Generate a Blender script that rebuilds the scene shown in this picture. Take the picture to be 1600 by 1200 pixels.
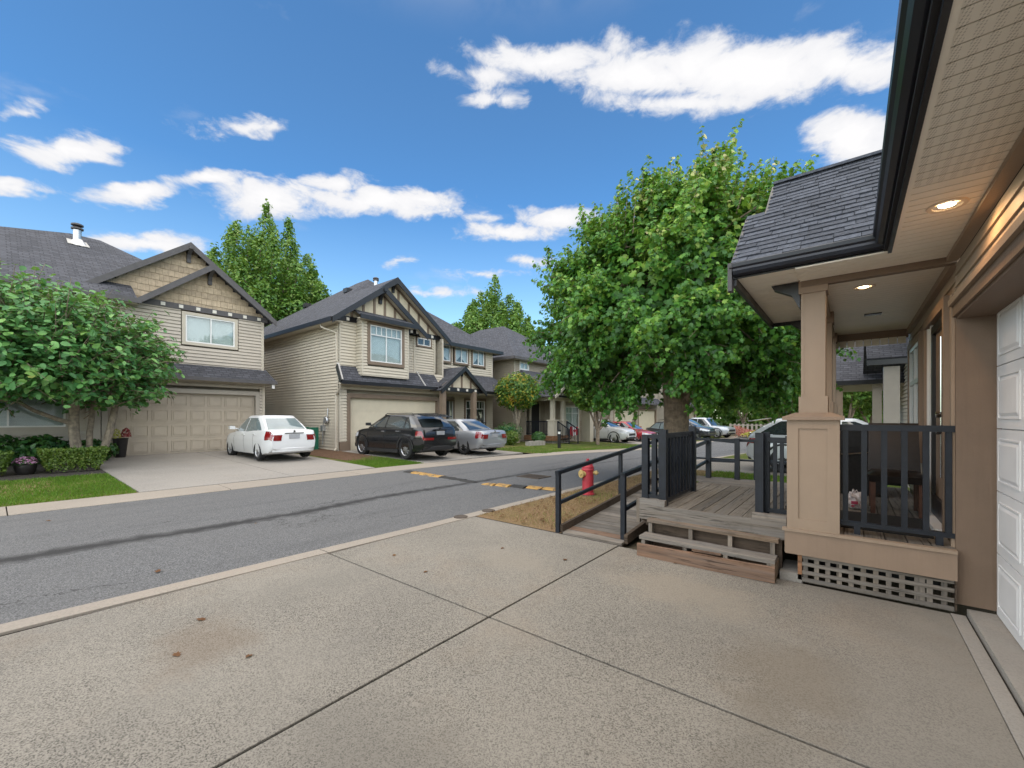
import bpy, bmesh, math, random
import numpy as np
from mathutils import Vector, Matrix, Euler
for _o in list(bpy.data.objects): bpy.data.objects.remove(_o)
S = bpy.context.scene
COL = S.collection
PI = math.pi
rnd = random.Random(7)
nrng = np.random.default_rng(11)

# ------------------------------------------------------------------ camera
YAW = math.radians(38.8); EYE = 1.55; FPX = 659.0
cam = bpy.data.cameras.new('camera'); camo = bpy.data.objects.new('camera', cam); COL.objects.link(camo)
camo.location = (0, 0, EYE); camo.rotation_euler = (PI/2, 0, YAW)
cam.sensor_width = 36; cam.lens = FPX/1600*36; cam.shift_y = 53/1600
cam.clip_start = 0.05; cam.clip_end = 3000
S.camera = camo
S.view_settings.view_transform = 'Standard'; S.view_settings.look = 'None'
S.view_settings.gamma = 1; S.view_settings.use_curve_mapping = False
S.view_settings.exposure = 2.05
S.cycles.max_bounces = 6; S.cycles.transparent_max_bounces = 12
S.cycles.sample_clamp_indirect = 6

# ------------------------------------------------------------------ node helper
class N:
    def __init__(s, nt): s.nt = nt
    def n(s, t, **k):
        x = s.nt.nodes.new(t)
        for a, v in k.items(): setattr(x, a, v)
        return x
    def put(s, sock, v):
        if isinstance(v, bpy.types.NodeSocket): s.nt.links.new(v, sock)
        elif v is not None: sock.default_value = v
    def m(s, op, a, b=None, c=None, clamp=False):
        x = s.n('ShaderNodeMath', operation=op); x.use_clamp = clamp
        for i, v in enumerate((a, b, c)): s.put(x.inputs[i], v)
        return x.outputs[0]
    def vm(s, op, a, b=None):
        x = s.n('ShaderNodeVectorMath', operation=op)
        s.put(x.inputs[0], a)
        if b is not None: s.put(x.inputs[1], b)
        return x.outputs[0]
    def mix(s, f, a, b, blend='MIX'):
        x = s.n('ShaderNodeMix', data_type='RGBA', blend_type=blend)
        s.put(x.inputs[0], f); s.put(x.inputs[6], c4(a)); s.put(x.inputs[7], c4(b))
        return x.outputs[2]
    def ramp(s, f, stops, interp='LINEAR'):
        x = s.n('ShaderNodeValToRGB'); e = x.color_ramp.elements; x.color_ramp.interpolation = interp
        while len(e) > 1: e.remove(e[0])
        e[0].position = stops[0][0]; e[0].color = c4(stops[0][1])
        for p, c in stops[1:]:
            q = e.new(p); q.color = c4(c)
        s.put(x.inputs[0], f); return x.outputs[0]
    def noise(s, v, scale, detail=3, rough=.55, dist=0):
        x = s.n('ShaderNodeTexNoise'); s.put(x.inputs['Vector'], v)
        x.inputs['Scale'].default_value = scale; x.inputs['Detail'].default_value = detail
        x.inputs['Roughness'].default_value = rough; x.inputs['Distortion'].default_value = dist
        return x.outputs[0]
    def map(s, v, sc, loc=(0, 0, 0), rot=(0, 0, 0)):
        x = s.n('ShaderNodeMapping'); s.put(x.inputs[0], v)
        x.inputs['Scale'].default_value = sc; x.inputs['Location'].default_value = loc; x.inputs['Rotation'].default_value = rot
        return x.outputs[0]
    def rng(s, v, a, b, c=0., d=1., smooth=False):
        x = s.n('ShaderNodeMapRange'); x.clamp = True
        if smooth: x.interpolation_type = 'SMOOTHSTEP'
        s.put(x.inputs[0], v)
        for i, q in enumerate((a, b, c, d)): x.inputs[i+1].default_value = q
        return x.outputs[0]
    def bump(s, h, strength=.3, dist=.01):
        x = s.n('ShaderNodeBump'); x.inputs['Strength'].default_value = strength; x.inputs['Distance'].default_value = dist
        s.put(x.inputs['Height'], h); return x.outputs[0]
def c4(c):
    if isinstance(c, bpy.types.NodeSocket) or c is None: return c
    if isinstance(c, (int, float)): return (c, c, c, 1)
    return tuple(c) if len(c) == 4 else tuple(c)+(1,)

# ------------------------------------------------------------------ world: Nishita sky + procedural clouds, sun
SUN_EL, SUN_AZ = math.radians(54), math.radians(150)   # azimuth measured clockwise from +Y
W = bpy.data.worlds.new('World'); S.world = W; W.use_nodes = True
def pix_az_el(px, py):
    r = (px-800)/FPX; u = (653-py)/FPX
    x = -math.sin(YAW)+r*math.cos(YAW); y = math.cos(YAW)+r*math.sin(YAW)
    return math.atan2(x, y), math.atan2(u, math.hypot(x, y))
CLOUDS = [  # px, py, half width px, half height px, density
 (95,228,100,34,1.0),(20,293,60,15,.8),(215,300,95,22,1.0),(335,283,80,20,1.0),(430,308,110,36,1.0),(520,285,70,20,.8),(600,318,150,27,1.0),(660,312,80,22,.8),
 (230,378,100,22,.95),(390,199,75,15,.55),(30,166,40,9,.35),(850,98,130,34,.95),(760,120,60,26,.6),(775,156,55,16,.6),(1000,120,120,48,1.0),(1150,110,260,62,1.15),(1330,100,150,55,1.0),
 (1330,215,95,48,1.1),(1060,160,180,26,.8),(870,343,75,22,.9),(790,362,90,18,.85),(680,457,70,10,.5),(615,406,34,8,.4),(760,340,40,10,.5),(830,410,36,8,.4),(750,428,50,7,.4)]
def build_world():
    nt = W.node_tree; nt.nodes.clear(); n = N(nt)
    out = n.n('ShaderNodeOutputWorld'); bg = n.n('ShaderNodeBackground'); nt.links.new(bg.outputs[0], out.inputs[0])
    sky = n.n('ShaderNodeTexSky', sky_type='NISHITA'); sky.sun_disc = False
    sky.sun_elevation = SUN_EL; sky.sun_rotation = SUN_AZ; sky.altitude = 50; sky.air_density = 1.0; sky.dust_density = .3; sky.ozone_density = 2.2
    tc = n.n('ShaderNodeTexCoord'); D = tc.outputs['Generated']
    sp = n.n('ShaderNodeSeparateXYZ'); nt.links.new(D, sp.inputs[0])
    az = n.m('ARCTAN2', sp.outputs[0], sp.outputs[1]); el = n.m('ARCSINE', sp.outputs[2])
    # the same drift of clouds is carried on all round the horizon (three fields of 120 degrees)
    az = n.m('SUBTRACT', n.m('WRAP', n.m('ADD', az, YAW), PI/3, -PI/3), 0)
    warp = n.noise(n.map(D, (1, 1, 2.2)), 7, 4, .6)
    wv = n.m('MULTIPLY', n.m('SUBTRACT', warp, .5), .11)
    azw = n.m('ADD', az, wv); elw = n.m('ADD', el, n.m('MULTIPLY', wv, -.35))
    F = None
    for px, py, hw, hh, k in CLOUDS:
        a0, e0 = pix_az_el(px, py); a1, e1 = pix_az_el(px+hw*.3, py); a2, e2 = pix_az_el(px, py-hh*.3)
        u1, v1, u2, v2 = (a1-a0)/.3, (e1-e0)/.3, (a2-a0)/.3, (e2-e0)/.3; det = u1*v2-u2*v1; a0 += YAW       # each cloud has its own tilt
        A, E = n.m('SUBTRACT', azw, a0), n.m('SUBTRACT', elw, e0)
        da = n.m('MULTIPLY_ADD', A, v2/det, n.m('MULTIPLY', E, -u2/det)); de = n.m('MULTIPLY_ADD', A, -v1/det, n.m('MULTIPLY', E, u1/det))
        r2 = n.m('MULTIPLY_ADD', da, da, n.m('MULTIPLY', de, de))
        f = n.m('MULTIPLY', n.m('SUBTRACT', 1., n.m('SQRT', r2)), k)
        F = f if F is None else n.m('MAXIMUM', F, f)
    F = n.m('MAXIMUM', F, -.8)
    fine = n.noise(n.map(D, (1, 1, 1.9)), 15, 8, .62, .3)
    wisp = n.noise(n.map(D, (1, 1, 2.6), rot=(0, 0, .4)), 5, 6, .6, .2)
    dens = n.m('ADD', F, n.m('MULTIPLY', n.m('SUBTRACT', fine, .5), 1.9))
    C = n.rng(dens, -.08, .55, smooth=True)
    W2 = n.m('MULTIPLY', n.rng(n.m('ADD', wisp, n.m('MULTIPLY', F, .1)), .56, .8, smooth=True), .30)
    C = n.m('MAXIMUM', C, W2)
    shade = n.rng(n.m('ADD', n.m('MULTIPLY', F, .6), n.m('MULTIPLY', fine, .7)), .3, .85)
    over = n.noise(n.map(D, (1, 1, 1.4), loc=(2, 5, 1)), 3.2, 7, .6, .4)          # thicker broken cloud added above the view for more soft light
    C = n.m('MAXIMUM', C, n.m('MULTIPLY', n.rng(over, .40, .60, smooth=True), n.rng(el, .72, 1.0, smooth=True)))
    cc = n.mix(shade, (1.82, 1.86, 2.0), (2.42, 2.40, 2.42))
    tone = n.ramp(n.rng(el, 0, .62), [(0, (.62, .68, .66)), (.38, (.44, .545, .555)), (.75, (.25, .43, .53)), (1, (.27, .435, .52))])
    skyc = n.mix(1., sky.outputs[0], tone, 'MULTIPLY')
    col = n.mix(C, skyc, cc)
    gr = n.rng(el, -.06, -.01)
    col = n.mix(gr, (.9, .88, .84), col)
    nt.links.new(col, bg.inputs[0]); bg.inputs[1].default_value = 0.1
build_world()
sun = bpy.data.lights.new('sun', 'SUN'); suno = bpy.data.objects.new('sun', sun); COL.objects.link(suno)
sun.energy = 1.5; sun.angle = math.radians(150); sun.color = (1, .90, .74)
_sd = Vector((math.sin(SUN_AZ)*math.cos(SUN_EL), math.cos(SUN_AZ)*math.cos(SUN_EL), math.sin(SUN_EL)))
suno.rotation_euler = _sd.to_track_quat('Z', 'Y').to_euler()
suno.location = (0, -20, 40)

# ------------------------------------------------------------------ mesh builder
class MB:
    def __init__(s): s.v = []; s.f = []; s.uv = None
    def add(s, vs, fs):
        o = len(s.v); s.v += [tuple(p) for p in vs]; s.f += [tuple(i+o for i in f) for f in fs]; return s
    def box(s, x0, x1, y0, y1, z0, z1):
        if x0 > x1: x0, x1 = x1, x0
        if y0 > y1: y0, y1 = y1, y0
        if z0 > z1: z0, z1 = z1, z0
        return s.add([(x0,y0,z0),(x1,y0,z0),(x1,y1,z0),(x0,y1,z0),(x0,y0,z1),(x1,y0,z1),(x1,y1,z1),(x0,y1,z1)],
                     [(0,3,2,1),(4,5,6,7),(0,1,5,4),(1,2,6,5),(2,3,7,6),(3,0,4,7)])
    def beam(s, p0, p1, w, h, up=(0,0,1)):
        p0 = Vector(p0); p1 = Vector(p1); d = (p1-p0).normalized(); u = Vector(up)
        if abs(d.dot(u)) > .98: u = Vector((0, 1, 0))
        r = d.cross(u).normalized()*(w/2); q = r.cross(d).normalized()*(h/2)
        vs = [p+a*r+b*q for p in (p0, p1) for a, b in ((-1,-1),(1,-1),(1,1),(-1,1))]
        return s.add(vs, [(0,1,2,3),(7,6,5,4),(0,4,5,1),(1,5,6,2),(2,6,7,3),(3,7,4,0)])
    def path(s, pts, rad, n=8, cap=True):
        pts = [Vector(p) for p in pts]; rings = []
        if not hasattr(rad, '__len__'): rad = [rad]*len(pts)
        u = None
        for i, p in enumerate(pts):
            d = (pts[min(i+1, len(pts)-1)]-pts[max(i-1, 0)]).normalized()
            if u is None:
                u = d.cross(Vector((0,0,1)) if abs(d.z) < .9 else Vector((1,0,0))).normalized()
            else: u = (u-d*u.dot(d)).normalized()
            w = d.cross(u)
            rings.append([p+(u*math.cos(2*PI*k/n)+w*math.sin(2*PI*k/n))*rad[i] for k in range(n)])
        vs = [q for r in rings for q in r]; fs = []
        for i in range(len(pts)-1):
            for k in range(n):
                a = i*n+k; b = i*n+(k+1) % n; fs.append((a, b, b+n, a+n))
        if cap:
            fs.append(tuple(range(n-1, -1, -1))); o = (len(pts)-1)*n; fs.append(tuple(range(o, o+n)))
        return s.add(vs, fs)
    def lathe(s, prof, n=20, c=(0,0,0), axis='z', cap=True):
        vs = []; fs = []
        for r, z in prof:
            for k in range(n):
                a = 2*PI*k/n; x, y = r*math.cos(a), r*math.sin(a)
                vs.append((c[0]+x, c[1]+y, c[2]+z) if axis == 'z' else ((c[0]+z, c[1]+x, c[2]+y) if axis == 'x' else (c[0]+x, c[1]+z, c[2]+y)))
        for i in range(len(prof)-1):
            for k in range(n):
                a = i*n+k; b = i*n+(k+1) % n; fs.append((a, b, b+n, a+n))
        if cap: fs.append(tuple(range(n-1, -1, -1))); o = (len(prof)-1)*n; fs.append(tuple(range(o, o+n)))
        return s.add(vs, fs)
    def prism(s, poly, ax, a, b):
        """poly in the two other axes (in x,y,z order), extruded along axis ax from a to b"""
        def P(p, t):
            return (t, p[0], p[1]) if ax == 'x' else ((p[0], t, p[1]) if ax == 'y' else (p[0], p[1], t))
        n = len(poly); vs = [P(p, a) for p in poly]+[P(p, b) for p in poly]
        return s.add(vs, [tuple(range(n)), tuple(range(2*n-1, n-1, -1))]+[(i, i+n, (i+1) % n+n, (i+1) % n) for i in range(n)])
    def slab(s, quad, t):
        """polygon of 3-D points thickened by t along minus its normal"""
        q = [Vector(p) for p in quad]; nrm = Vector((0,0,0))
        for i in range(len(q)):
            a, b = q[i], q[(i+1) % len(q)]; nrm += Vector(((a.y-b.y)*(a.z+b.z), (a.z-b.z)*(a.x+b.x), (a.x-b.x)*(a.y+b.y)))
        nrm.normalize()
        if nrm.z < 0 and abs(nrm.z) > 1e-4: q.reverse(); nrm = -nrm
        n = len(q)
        return s.add(q+[p-nrm*t for p in q], [tuple(range(n)), tuple(range(2*n-1, n-1, -1))]+[(i, i+n, (i+1) % n+n, (i+1) % n) for i in range(n)])
    def mesh(s, name, mat=None, smooth=False, sharp=None, fix=True):
        me = bpy.data.meshes.new(name); me.from_pydata(s.v, [], s.f)
        if fix:
            bm = bmesh.new(); bm.from_mesh(me); bmesh.ops.recalc_face_normals(bm, faces=bm.faces); bm.to_mesh(me); bm.free()
        if mat: me.materials.append(mat)
        if smooth:
            me.polygons.foreach_set('use_smooth', [True]*len(me.polygons))
            if sharp: me.set_sharp_from_angle(angle=math.radians(sharp))
        me.update(); return me
ROOTM = {}
def link(name, me, parent=None, kind=None):
    o = bpy.data.objects.new(name, me); COL.objects.link(o)
    if parent is not None:
        o.parent = parent
        if parent.name in ROOTM: o.matrix_parent_inverse = ROOTM[parent.name].inverted()
    if kind: o['kind'] = kind
    return o
def obj(name, mb, mat, parent=None, kind=None, smooth=False, sharp=40, fix=True):
    return link(name, mb.mesh(name, mat, smooth, sharp if smooth else None, fix), parent, kind)
def inst(name, me, parent, M):
    o = link(name, me, parent); o.matrix_basis = M
    return o
def tag(o, label, cat, group=None):
    o['label'] = label; o['category'] = cat
    if group: o['group'] = group
    return o
def thing(name, label, cat, loc=(0,0,0), rz=0, group=None):
    o = bpy.data.objects.new(name, None); COL.objects.link(o); o.empty_display_size = .2
    o.location = loc; o.rotation_euler = (0,0,rz)
    ROOTM[o.name] = Matrix.Translation(loc) @ Matrix.Rotation(rz, 4, 'Z')
    return tag(o, label, cat, group)
def local_thing(name, label, cat, loc=(0,0,0), rz=0, group=None):
    """thing whose parts are built in its own local space"""
    o = bpy.data.objects.new(name, None); COL.objects.link(o); o.empty_display_size = .2
    o.location = loc; o.rotation_euler = (0,0,rz); return tag(o, label, cat, group)
def copy_thing(root, loc, rz, label, group=None):
    def rec(o, par):
        c = o.copy(); COL.objects.link(c)
        if par is not None: c.parent = par
        for ch in list(o.children): rec(ch, c)
        return c
    c = rec(root, None); c.location = loc; c.rotation_euler = (0,0,rz); c['label'] = label
    if group: c['group'] = group
    return c
def struct(name, mb, mat, parent=None, **k):
    o = obj(name, mb, mat, parent, **k); o['kind'] = 'structure'; return o
def T(x, y, z, rz=0, rx=0, ry=0, s=(1,1,1)):
    return Matrix.LocRotScale(Vector((x,y,z)), Euler((rx,ry,rz)), Vector(s))
def gz(x):                       # the left side of the street rises gently towards the houses
    return 0. if x > -11.2 else .027*(min(-x, 20.2)-11.2)
def gy(y):                       # the street drops a little beyond the speed bumps
    return -.25*min(1., max(0., (y-16.)/11.))
def fast_mesh(name, V, k, mat, faces=None):
    """V (n, k, 3): n separate polygons of k vertices"""
    n = V.shape[0]; me = bpy.data.meshes.new(name)
    me.vertices.add(n*k); me.vertices.foreach_set('co', V.reshape(-1).astype(np.float32))
    if faces is None: faces = [list(range(k))]
    tot = sum(len(f) for f in faces)
    idx = (np.concatenate([np.array(f) for f in faces])[None, :]+np.arange(n)[:, None]*k).reshape(-1)
    me.loops.add(n*tot); me.loops.foreach_set('vertex_index', idx.astype(np.int32))
    lens = np.array([len(f) for f in faces]); starts = np.concatenate([[0], np.cumsum(lens)[:-1]])
    me.polygons.add(n*len(faces))
    me.polygons.foreach_set('loop_start', (starts[None, :]+np.arange(n)[:, None]*tot).reshape(-1).astype(np.int32))
    me.polygons.foreach_set('loop_total', np.tile(lens, n).astype(np.int32))
    me.materials.append(mat); me.update(calc_edges=True); me.validate(); return me
# ------------------------------------------------------------------ materials
MATS = {}
def newmat(name):
    m = bpy.data.materials.new(name); m.use_nodes = True; nt = m.node_tree
    b = nt.nodes['Principled BSDF']; return m, N(nt), b
def pos(n): return n.n('ShaderNodeNewGeometry').outputs['Position']
def objco(n): return n.n('ShaderNodeTexCoord').outputs['Object']
def plain(name, c, rough=.6, var=.12, scale=6, metal=0, spec=.4, bump=0, bscale=60, coat=0, space='pos', tint=0, streak=0, grain=0):
    """painted / plain surface with faint mottling, optional grain and per-piece tint"""
    if name in MATS: return MATS[name]
    m, n, b = newmat(name); p = pos(n) if space == 'pos' else objco(n)
    nz = n.noise(p, scale, 5, .6)
    lo = tuple(x*(1-var) for x in c); hi = tuple(min(1, x*(1+var)) for x in c)
    col = n.ramp(nz, [(.3, lo), (.7, hi)])
    if streak:
        st = n.noise(n.map(p, (9, 9, .7)), 2.2, 4, .6)
        col = n.mix(n.m('MULTIPLY', n.rng(st, .52, .75), streak), col, tuple(x*.55 for x in c))
    if tint:
        r = n.n('ShaderNodeObjectInfo').outputs['Random']
        hsv = n.n('ShaderNodeHueSaturation'); n.put(hsv.inputs['Color'], col); n.put(hsv.inputs['Value'], n.rng(r, 0, 1, 1-tint, 1+tint)); col = hsv.outputs[0]
    n.put(b.inputs['Base Color'], col); b.inputs['Metallic'].default_value = metal
    n.put(b.inputs['Roughness'], n.rng(nz, .2, .8, max(.02, rough-.08), min(1, rough+.08)))
    b.inputs['Specular IOR Level'].default_value = spec
    if coat: b.inputs['Coat Weight'].default_value = coat; b.inputs['Coat Roughness'].default_value = .03
    if bump: n.put(b.inputs['Normal'], n.bump(n.m('ADD', n.noise(p, bscale, 4, .6), n.m('MULTIPLY', n.noise(n.map(p, (grain, grain, grain*.04)), 1, 4, .6), 1.6 if grain else 0)), bump, .01))
    MATS[name] = m; return m
def concrete(name, base, speck=.55, stain=.5, fine=95, spots=(), trowel=None):
    m, n, b = newmat(name); p = pos(n)
    v = n.n('ShaderNodeTexVoronoi'); n.put(v.inputs['Vector'], p); v.inputs['Scale'].default_value = fine; 
    sep = n.n('ShaderNodeSeparateColor'); n.put(sep.inputs[0], v.outputs['Color'])
    a = n.noise(p, fine*.55, 5, .7)
    s = n.m('ADD', n.m('MULTIPLY', sep.outputs[0], .5), n.m('MULTIPLY', a, .6))
    zone = n.noise(p, .9, 4, .55)                     # areas where the aggregate shows more
    lowf = n.m('MULTIPLY', speck, n.rng(zone, .3, .72, .5, 1.2))
    if trowel:                                        # less aggregate shows towards the trowelled edge at the garage
        sx = n.n('ShaderNodeSeparateXYZ'); n.put(sx.inputs[0], p); lowf = n.m('MULTIPLY', lowf, n.rng(n.m('ADD', sx.outputs[0], n.m('MULTIPLY', n.m('SUBTRACT', n.noise(p, 1.2, 4), .5), 1.2)), trowel[0], trowel[1], 1, .3))
    k = n.rng(s, .26, .62)
    dark = tuple(x*.30 for x in base); lite = tuple(min(1, x*1.18) for x in base)
    col = n.mix(n.m('MULTIPLY', n.m('SUBTRACT', 1., k), lowf), lite, dark)
    bl = n.noise(n.map(p, (1, 1, 1), loc=(3, 1, 0)), .55, 5, .6)
    col = n.mix(n.m('MULTIPLY', n.rng(bl, .45, .75), .35*stain), col, tuple(x*y for x, y in zip(base, (.60, .62, .66))))
    br = n.noise(n.map(p, (1, 1, 1), loc=(9, 4, 0)), .8, 5, .65)
    col = n.mix(n.m('MULTIPLY', n.rng(br, .55, .8), .26*stain), col, tuple(x*y for x, y in zip(base, (1.0, .80, .64))))
    sp = n.n('ShaderNodeTexVoronoi'); n.put(sp.inputs['Vector'], p); sp.inputs['Scale'].default_value = 4.5
    sm = n.rng(n.m('ADD', sp.outputs['Distance'], n.m('MULTIPLY', n.noise(p, 40, 3), .1)), .075, .10, 1, 0)
    pick = n.m('GREATER_THAN', n.noise(n.map(p, (1,1,1), loc=(5,5,0)), 1.4, 2), .56)
    col = n.mix(n.m('MULTIPLY', n.m('MULTIPLY', sm, pick), .55*stain), col, tuple(x*.3 for x in base))
    for ox, oy, rx_, ry_, tint, k in spots:            # old oil / rust stains lying on the slab
        d = n.vm('MULTIPLY', n.vm('SUBTRACT', p, (ox, oy, 0)), (1/rx_, 1/ry_, 0)); ln = n.n('ShaderNodeVectorMath', operation='LENGTH'); n.put(ln.inputs[0], d)
        f = n.rng(n.m('ADD', ln.outputs['Value'], n.m('MULTIPLY', n.m('SUBTRACT', n.noise(p, 3.5, 5, .65), .5), 1.3)), .25, 1.0, k, 0, True)
        col = n.mix(f, col, tuple(x*y for x, y in zip(base, tint)))
    n.put(b.inputs['Base Color'], col); b.inputs['Roughness'].default_value = .85; b.inputs['Specular IOR Level'].default_value = .25
    n.put(b.inputs['Normal'], n.bump(s, .35, .006))
    MATS[name] = m; return m
def asphalt():
    m, n, b = newmat('asphalt'); p = pos(n)
    v = n.n('ShaderNodeTexVoronoi'); n.put(v.inputs['Vector'], p); v.inputs['Scale'].default_value = 130
    sep = n.n('ShaderNodeSeparateColor'); n.put(sep.inputs[0], v.outputs['Color'])
    a = n.noise(p, 80, 5, .7); s = n.m('ADD', n.m('MULTIPLY', sep.outputs[0], .55), n.m('MULTIPLY', a, .55))
    col = n.ramp(s, [(.2, (.045, .046, .048)), (.5, (.105, .105, .106)), (.78, (.20, .20, .20))])
    z = n.noise(p, .5, 4, .6); col = n.mix(n.rng(z, .4, .75, 0, .4), col, (.14, .137, .134))
    z2 = n.noise(n.map(p, (2.2, .25, 1)), .8, 4, .6); col = n.mix(n.rng(z2, .52, .78, 0, .4), col, (.06, .06, .062))
    ve = n.n('ShaderNodeTexVoronoi', feature='DISTANCE_TO_EDGE'); n.put(ve.inputs['Vector'], n.vm('ADD', n.map(p, (.42, .22, 1)), n.mix(.5, (0, 0, 0), n.noise(p, 2.5, 4, .7)))); ve.inputs['Scale'].default_value = 1
    crack = n.m('MULTIPLY', n.rng(ve.outputs[0], .0, .006, 1, 0), n.m('GREATER_THAN', n.noise(n.map(p, (1, 1, 1), loc=(4, 2, 0)), .45, 2), .53)); col = n.mix(n.m('MULTIPLY', crack, .8), col, (.02, .02, .02))
    xyz = n.n('ShaderNodeSeparateXYZ'); n.put(xyz.inputs[0], p)
    wob = n.m('MULTIPLY', n.m('SUBTRACT', n.noise(p, .35, 3), .5), .5)
    wob2 = n.m('MULTIPLY', n.m('SUBTRACT', n.noise(p, 5, 4), .5), .35)
    curve = n.m('MULTIPLY', n.m('POWER', n.m('MAXIMUM', n.m('SUBTRACT', xyz.outputs[1], 9.), 0.), 1.35), .05)
    d = n.m('ABSOLUTE', n.m('ADD', n.m('ADD', n.m('SUBTRACT', xyz.outputs[0], n.m('ADD', -7.05, curve)), wob), wob2))
    far = n.rng(xyz.outputs[1], 0, 12, .26, .11)
    seam = n.m('MULTIPLY', n.m('SUBTRACT', 1., n.m('DIVIDE', d, far), clamp=True), n.rng(xyz.outputs[1], 4, 16, .95, .5))
    seam = n.m('MULTIPLY', seam, 1.3, clamp=True)
    col = n.mix(seam, col, (.034, .033, .033))
    n.put(b.inputs['Base Color'], col); b.inputs['Roughness'].default_value = .8; b.inputs['Specular IOR Level'].default_value = .3
    n.put(b.inputs['Normal'], n.bump(s, .5, .008)); MATS['asphalt'] = m; return m
def soil(name, c1, c2, c3, scale=3):
    m, n, b = newmat(name); p = pos(n)
    z = n.noise(p, scale, 6, .65); f = n.noise(p, 60, 4, .7)
    col = n.ramp(z, [(.3, c1), (.5, c2), (.72, c3)])
    col = n.mix(n.rng(f, .35, .7, 0, .6), col, tuple(x*.45 for x in c2))
    n.put(b.inputs['Base Color'], col); b.inputs['Roughness'].default_value = .95; b.inputs['Specular IOR Level'].default_value = .1
    n.put(b.inputs['Normal'], n.bump(f, .6, .02)); MATS[name] = m; return m
def wood(name, c, axis='y', grey=.5, rough=.8):
    m, n, b = newmat(name); p = pos(n)
    r = n.n('ShaderNodeObjectInfo').outputs['Random']
    cb = n.n('ShaderNodeCombineXYZ')
    for i in range(3): n.put(cb.inputs[i], n.m('MULTIPLY', r, 13.+i*7))
    q = n.vm('ADD', p, cb.outputs[0])
    sc = {'x': (1.2, 26, 26), 'y': (26, 1.2, 26), 'z': (26, 26, 1.2)}[axis]
    g = n.noise(n.map(q, sc), 1.6, 6, .65, .6)
    g2 = n.noise(n.map(q, tuple(s*.3 for s in sc)), 1.3, 4, .6, 1.2)
    col = n.ramp(g, [(.25, tuple(x*.42 for x in c)), (.5, c), (.75, tuple(min(1, x*1.35) for x in c))])
    gy = sum(c)/3
    col = n.mix(n.rng(g2, .38, .7, 0, grey), col, (gy*1.05, gy*1.02, gy*.98))
    bl = n.noise(q, 4.5, 5, .65)
    col = n.mix(n.rng(bl, .55, .8, 0, .7), col, tuple(x*.25 for x in c))
    ck = n.noise(n.map(q, tuple(s*2.2 for s in sc)), 1.1, 3, .5); col = n.mix(n.rng(ck, .60, .68, 0, .75), col, tuple(x*.16 for x in c))
    hsv = n.n('ShaderNodeHueSaturation'); n.put(hsv.inputs['Color'], col); n.put(hsv.inputs['Value'], n.rng(r, 0, 1, .72, 1.22))
    n.put(b.inputs['Base Color'], hsv.outputs[0]); b.inputs['Roughness'].default_value = rough; b.inputs['Specular IOR Level'].default_value = .25
    n.put(b.inputs['Normal'], n.bump(g, .45, .006)); MATS[name] = m; return m
def leafmat(name, cols, trans=.35, rough=.45, spec=.4, young=None):
    """cols: list of (pos, colour) picked per leaf at random"""
    m, n, b = newmat(name); nt = m.node_tree
    g = n.n('ShaderNodeNewGeometry'); p = g.outputs['Position']
    r = g.outputs['Random Per Island']
    cl = n.noise(p, 1.1, 3, .6)
    f = n.m('ADD', n.m('MULTIPLY', r, .62), n.m('MULTIPLY', n.m('SUBTRACT', cl, .31), .95))
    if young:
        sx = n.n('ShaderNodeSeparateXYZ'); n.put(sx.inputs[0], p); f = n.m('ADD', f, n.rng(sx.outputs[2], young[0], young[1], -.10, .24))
    f = n.m('ADD', f, 0., clamp=True)
    col = n.ramp(f, cols)
    n.put(b.inputs['Base Color'], col); b.inputs['Roughness'].default_value = rough; b.inputs['Specular IOR Level'].default_value = spec
    t = n.n('ShaderNodeBsdfTranslucent'); n.put(t.inputs[0], n.mix(.5, col, (.30, .42, .04), 'MIX'))
    mx = n.n('ShaderNodeMixShader'); mx.inputs[0].default_value = trans
    nt.links.new(b.outputs[0], mx.inputs[1]); nt.links.new(t.outputs[0], mx.inputs[2])
    nt.links.new(mx.outputs[0], nt.nodes['Material Output'].inputs[0]); MATS[name] = m; return m
def shingle(name, c):
    """roofing seen from afar: courses and tabs from the roof's own UVs (metres)"""
    m, n, b = newmat(name)
    uv = n.n('ShaderNodeUVMap', uv_map='roof').outputs[0]
    br = n.n('ShaderNodeTexBrick'); n.put(br.inputs['Vector'], uv)
    br.inputs['Scale'].default_value = 1; br.inputs['Brick Width'].default_value = .24; br.inputs['Row Height'].default_value = .142
    br.inputs['Mortar Size'].default_value = .012; br.inputs['Bias'].default_value = 0; br.offset = .37
    br.inputs['Color1'].default_value = c4(tuple(x*.62 for x in c)); br.inputs['Color2'].default_value = c4(tuple(x*1.3 for x in c)); br.inputs['Mortar'].default_value = c4(tuple(x*.3 for x in c))
    nz = n.noise(n.map(uv, (2, 6, 1)), 3, 5, .6)
    col = n.mix(n.rng(nz, .3, .7, 0, .5), br.outputs[0], tuple(x*1.15 for x in c))
    gr = n.noise(pos(n), 120, 3, .7)
    col = n.mix(n.rng(gr, .35, .65, .35, 0), col, tuple(x*.35 for x in c))
    n.put(b.inputs['Base Color'], col); b.inputs['Roughness'].default_value = .9; b.inputs['Specular IOR Level'].default_value = .25
    sx = n.n('ShaderNodeSeparateXYZ'); n.put(sx.inputs[0], uv)
    saw = n.m('FRACT', n.m('DIVIDE', sx.outputs[1], .142))
    n.put(b.inputs['Normal'], n.bump(n.m('SUBTRACT', n.m('MULTIPLY', br.outputs[1], -.4), saw), .8, .02)); MATS[name] = m; return m
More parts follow.
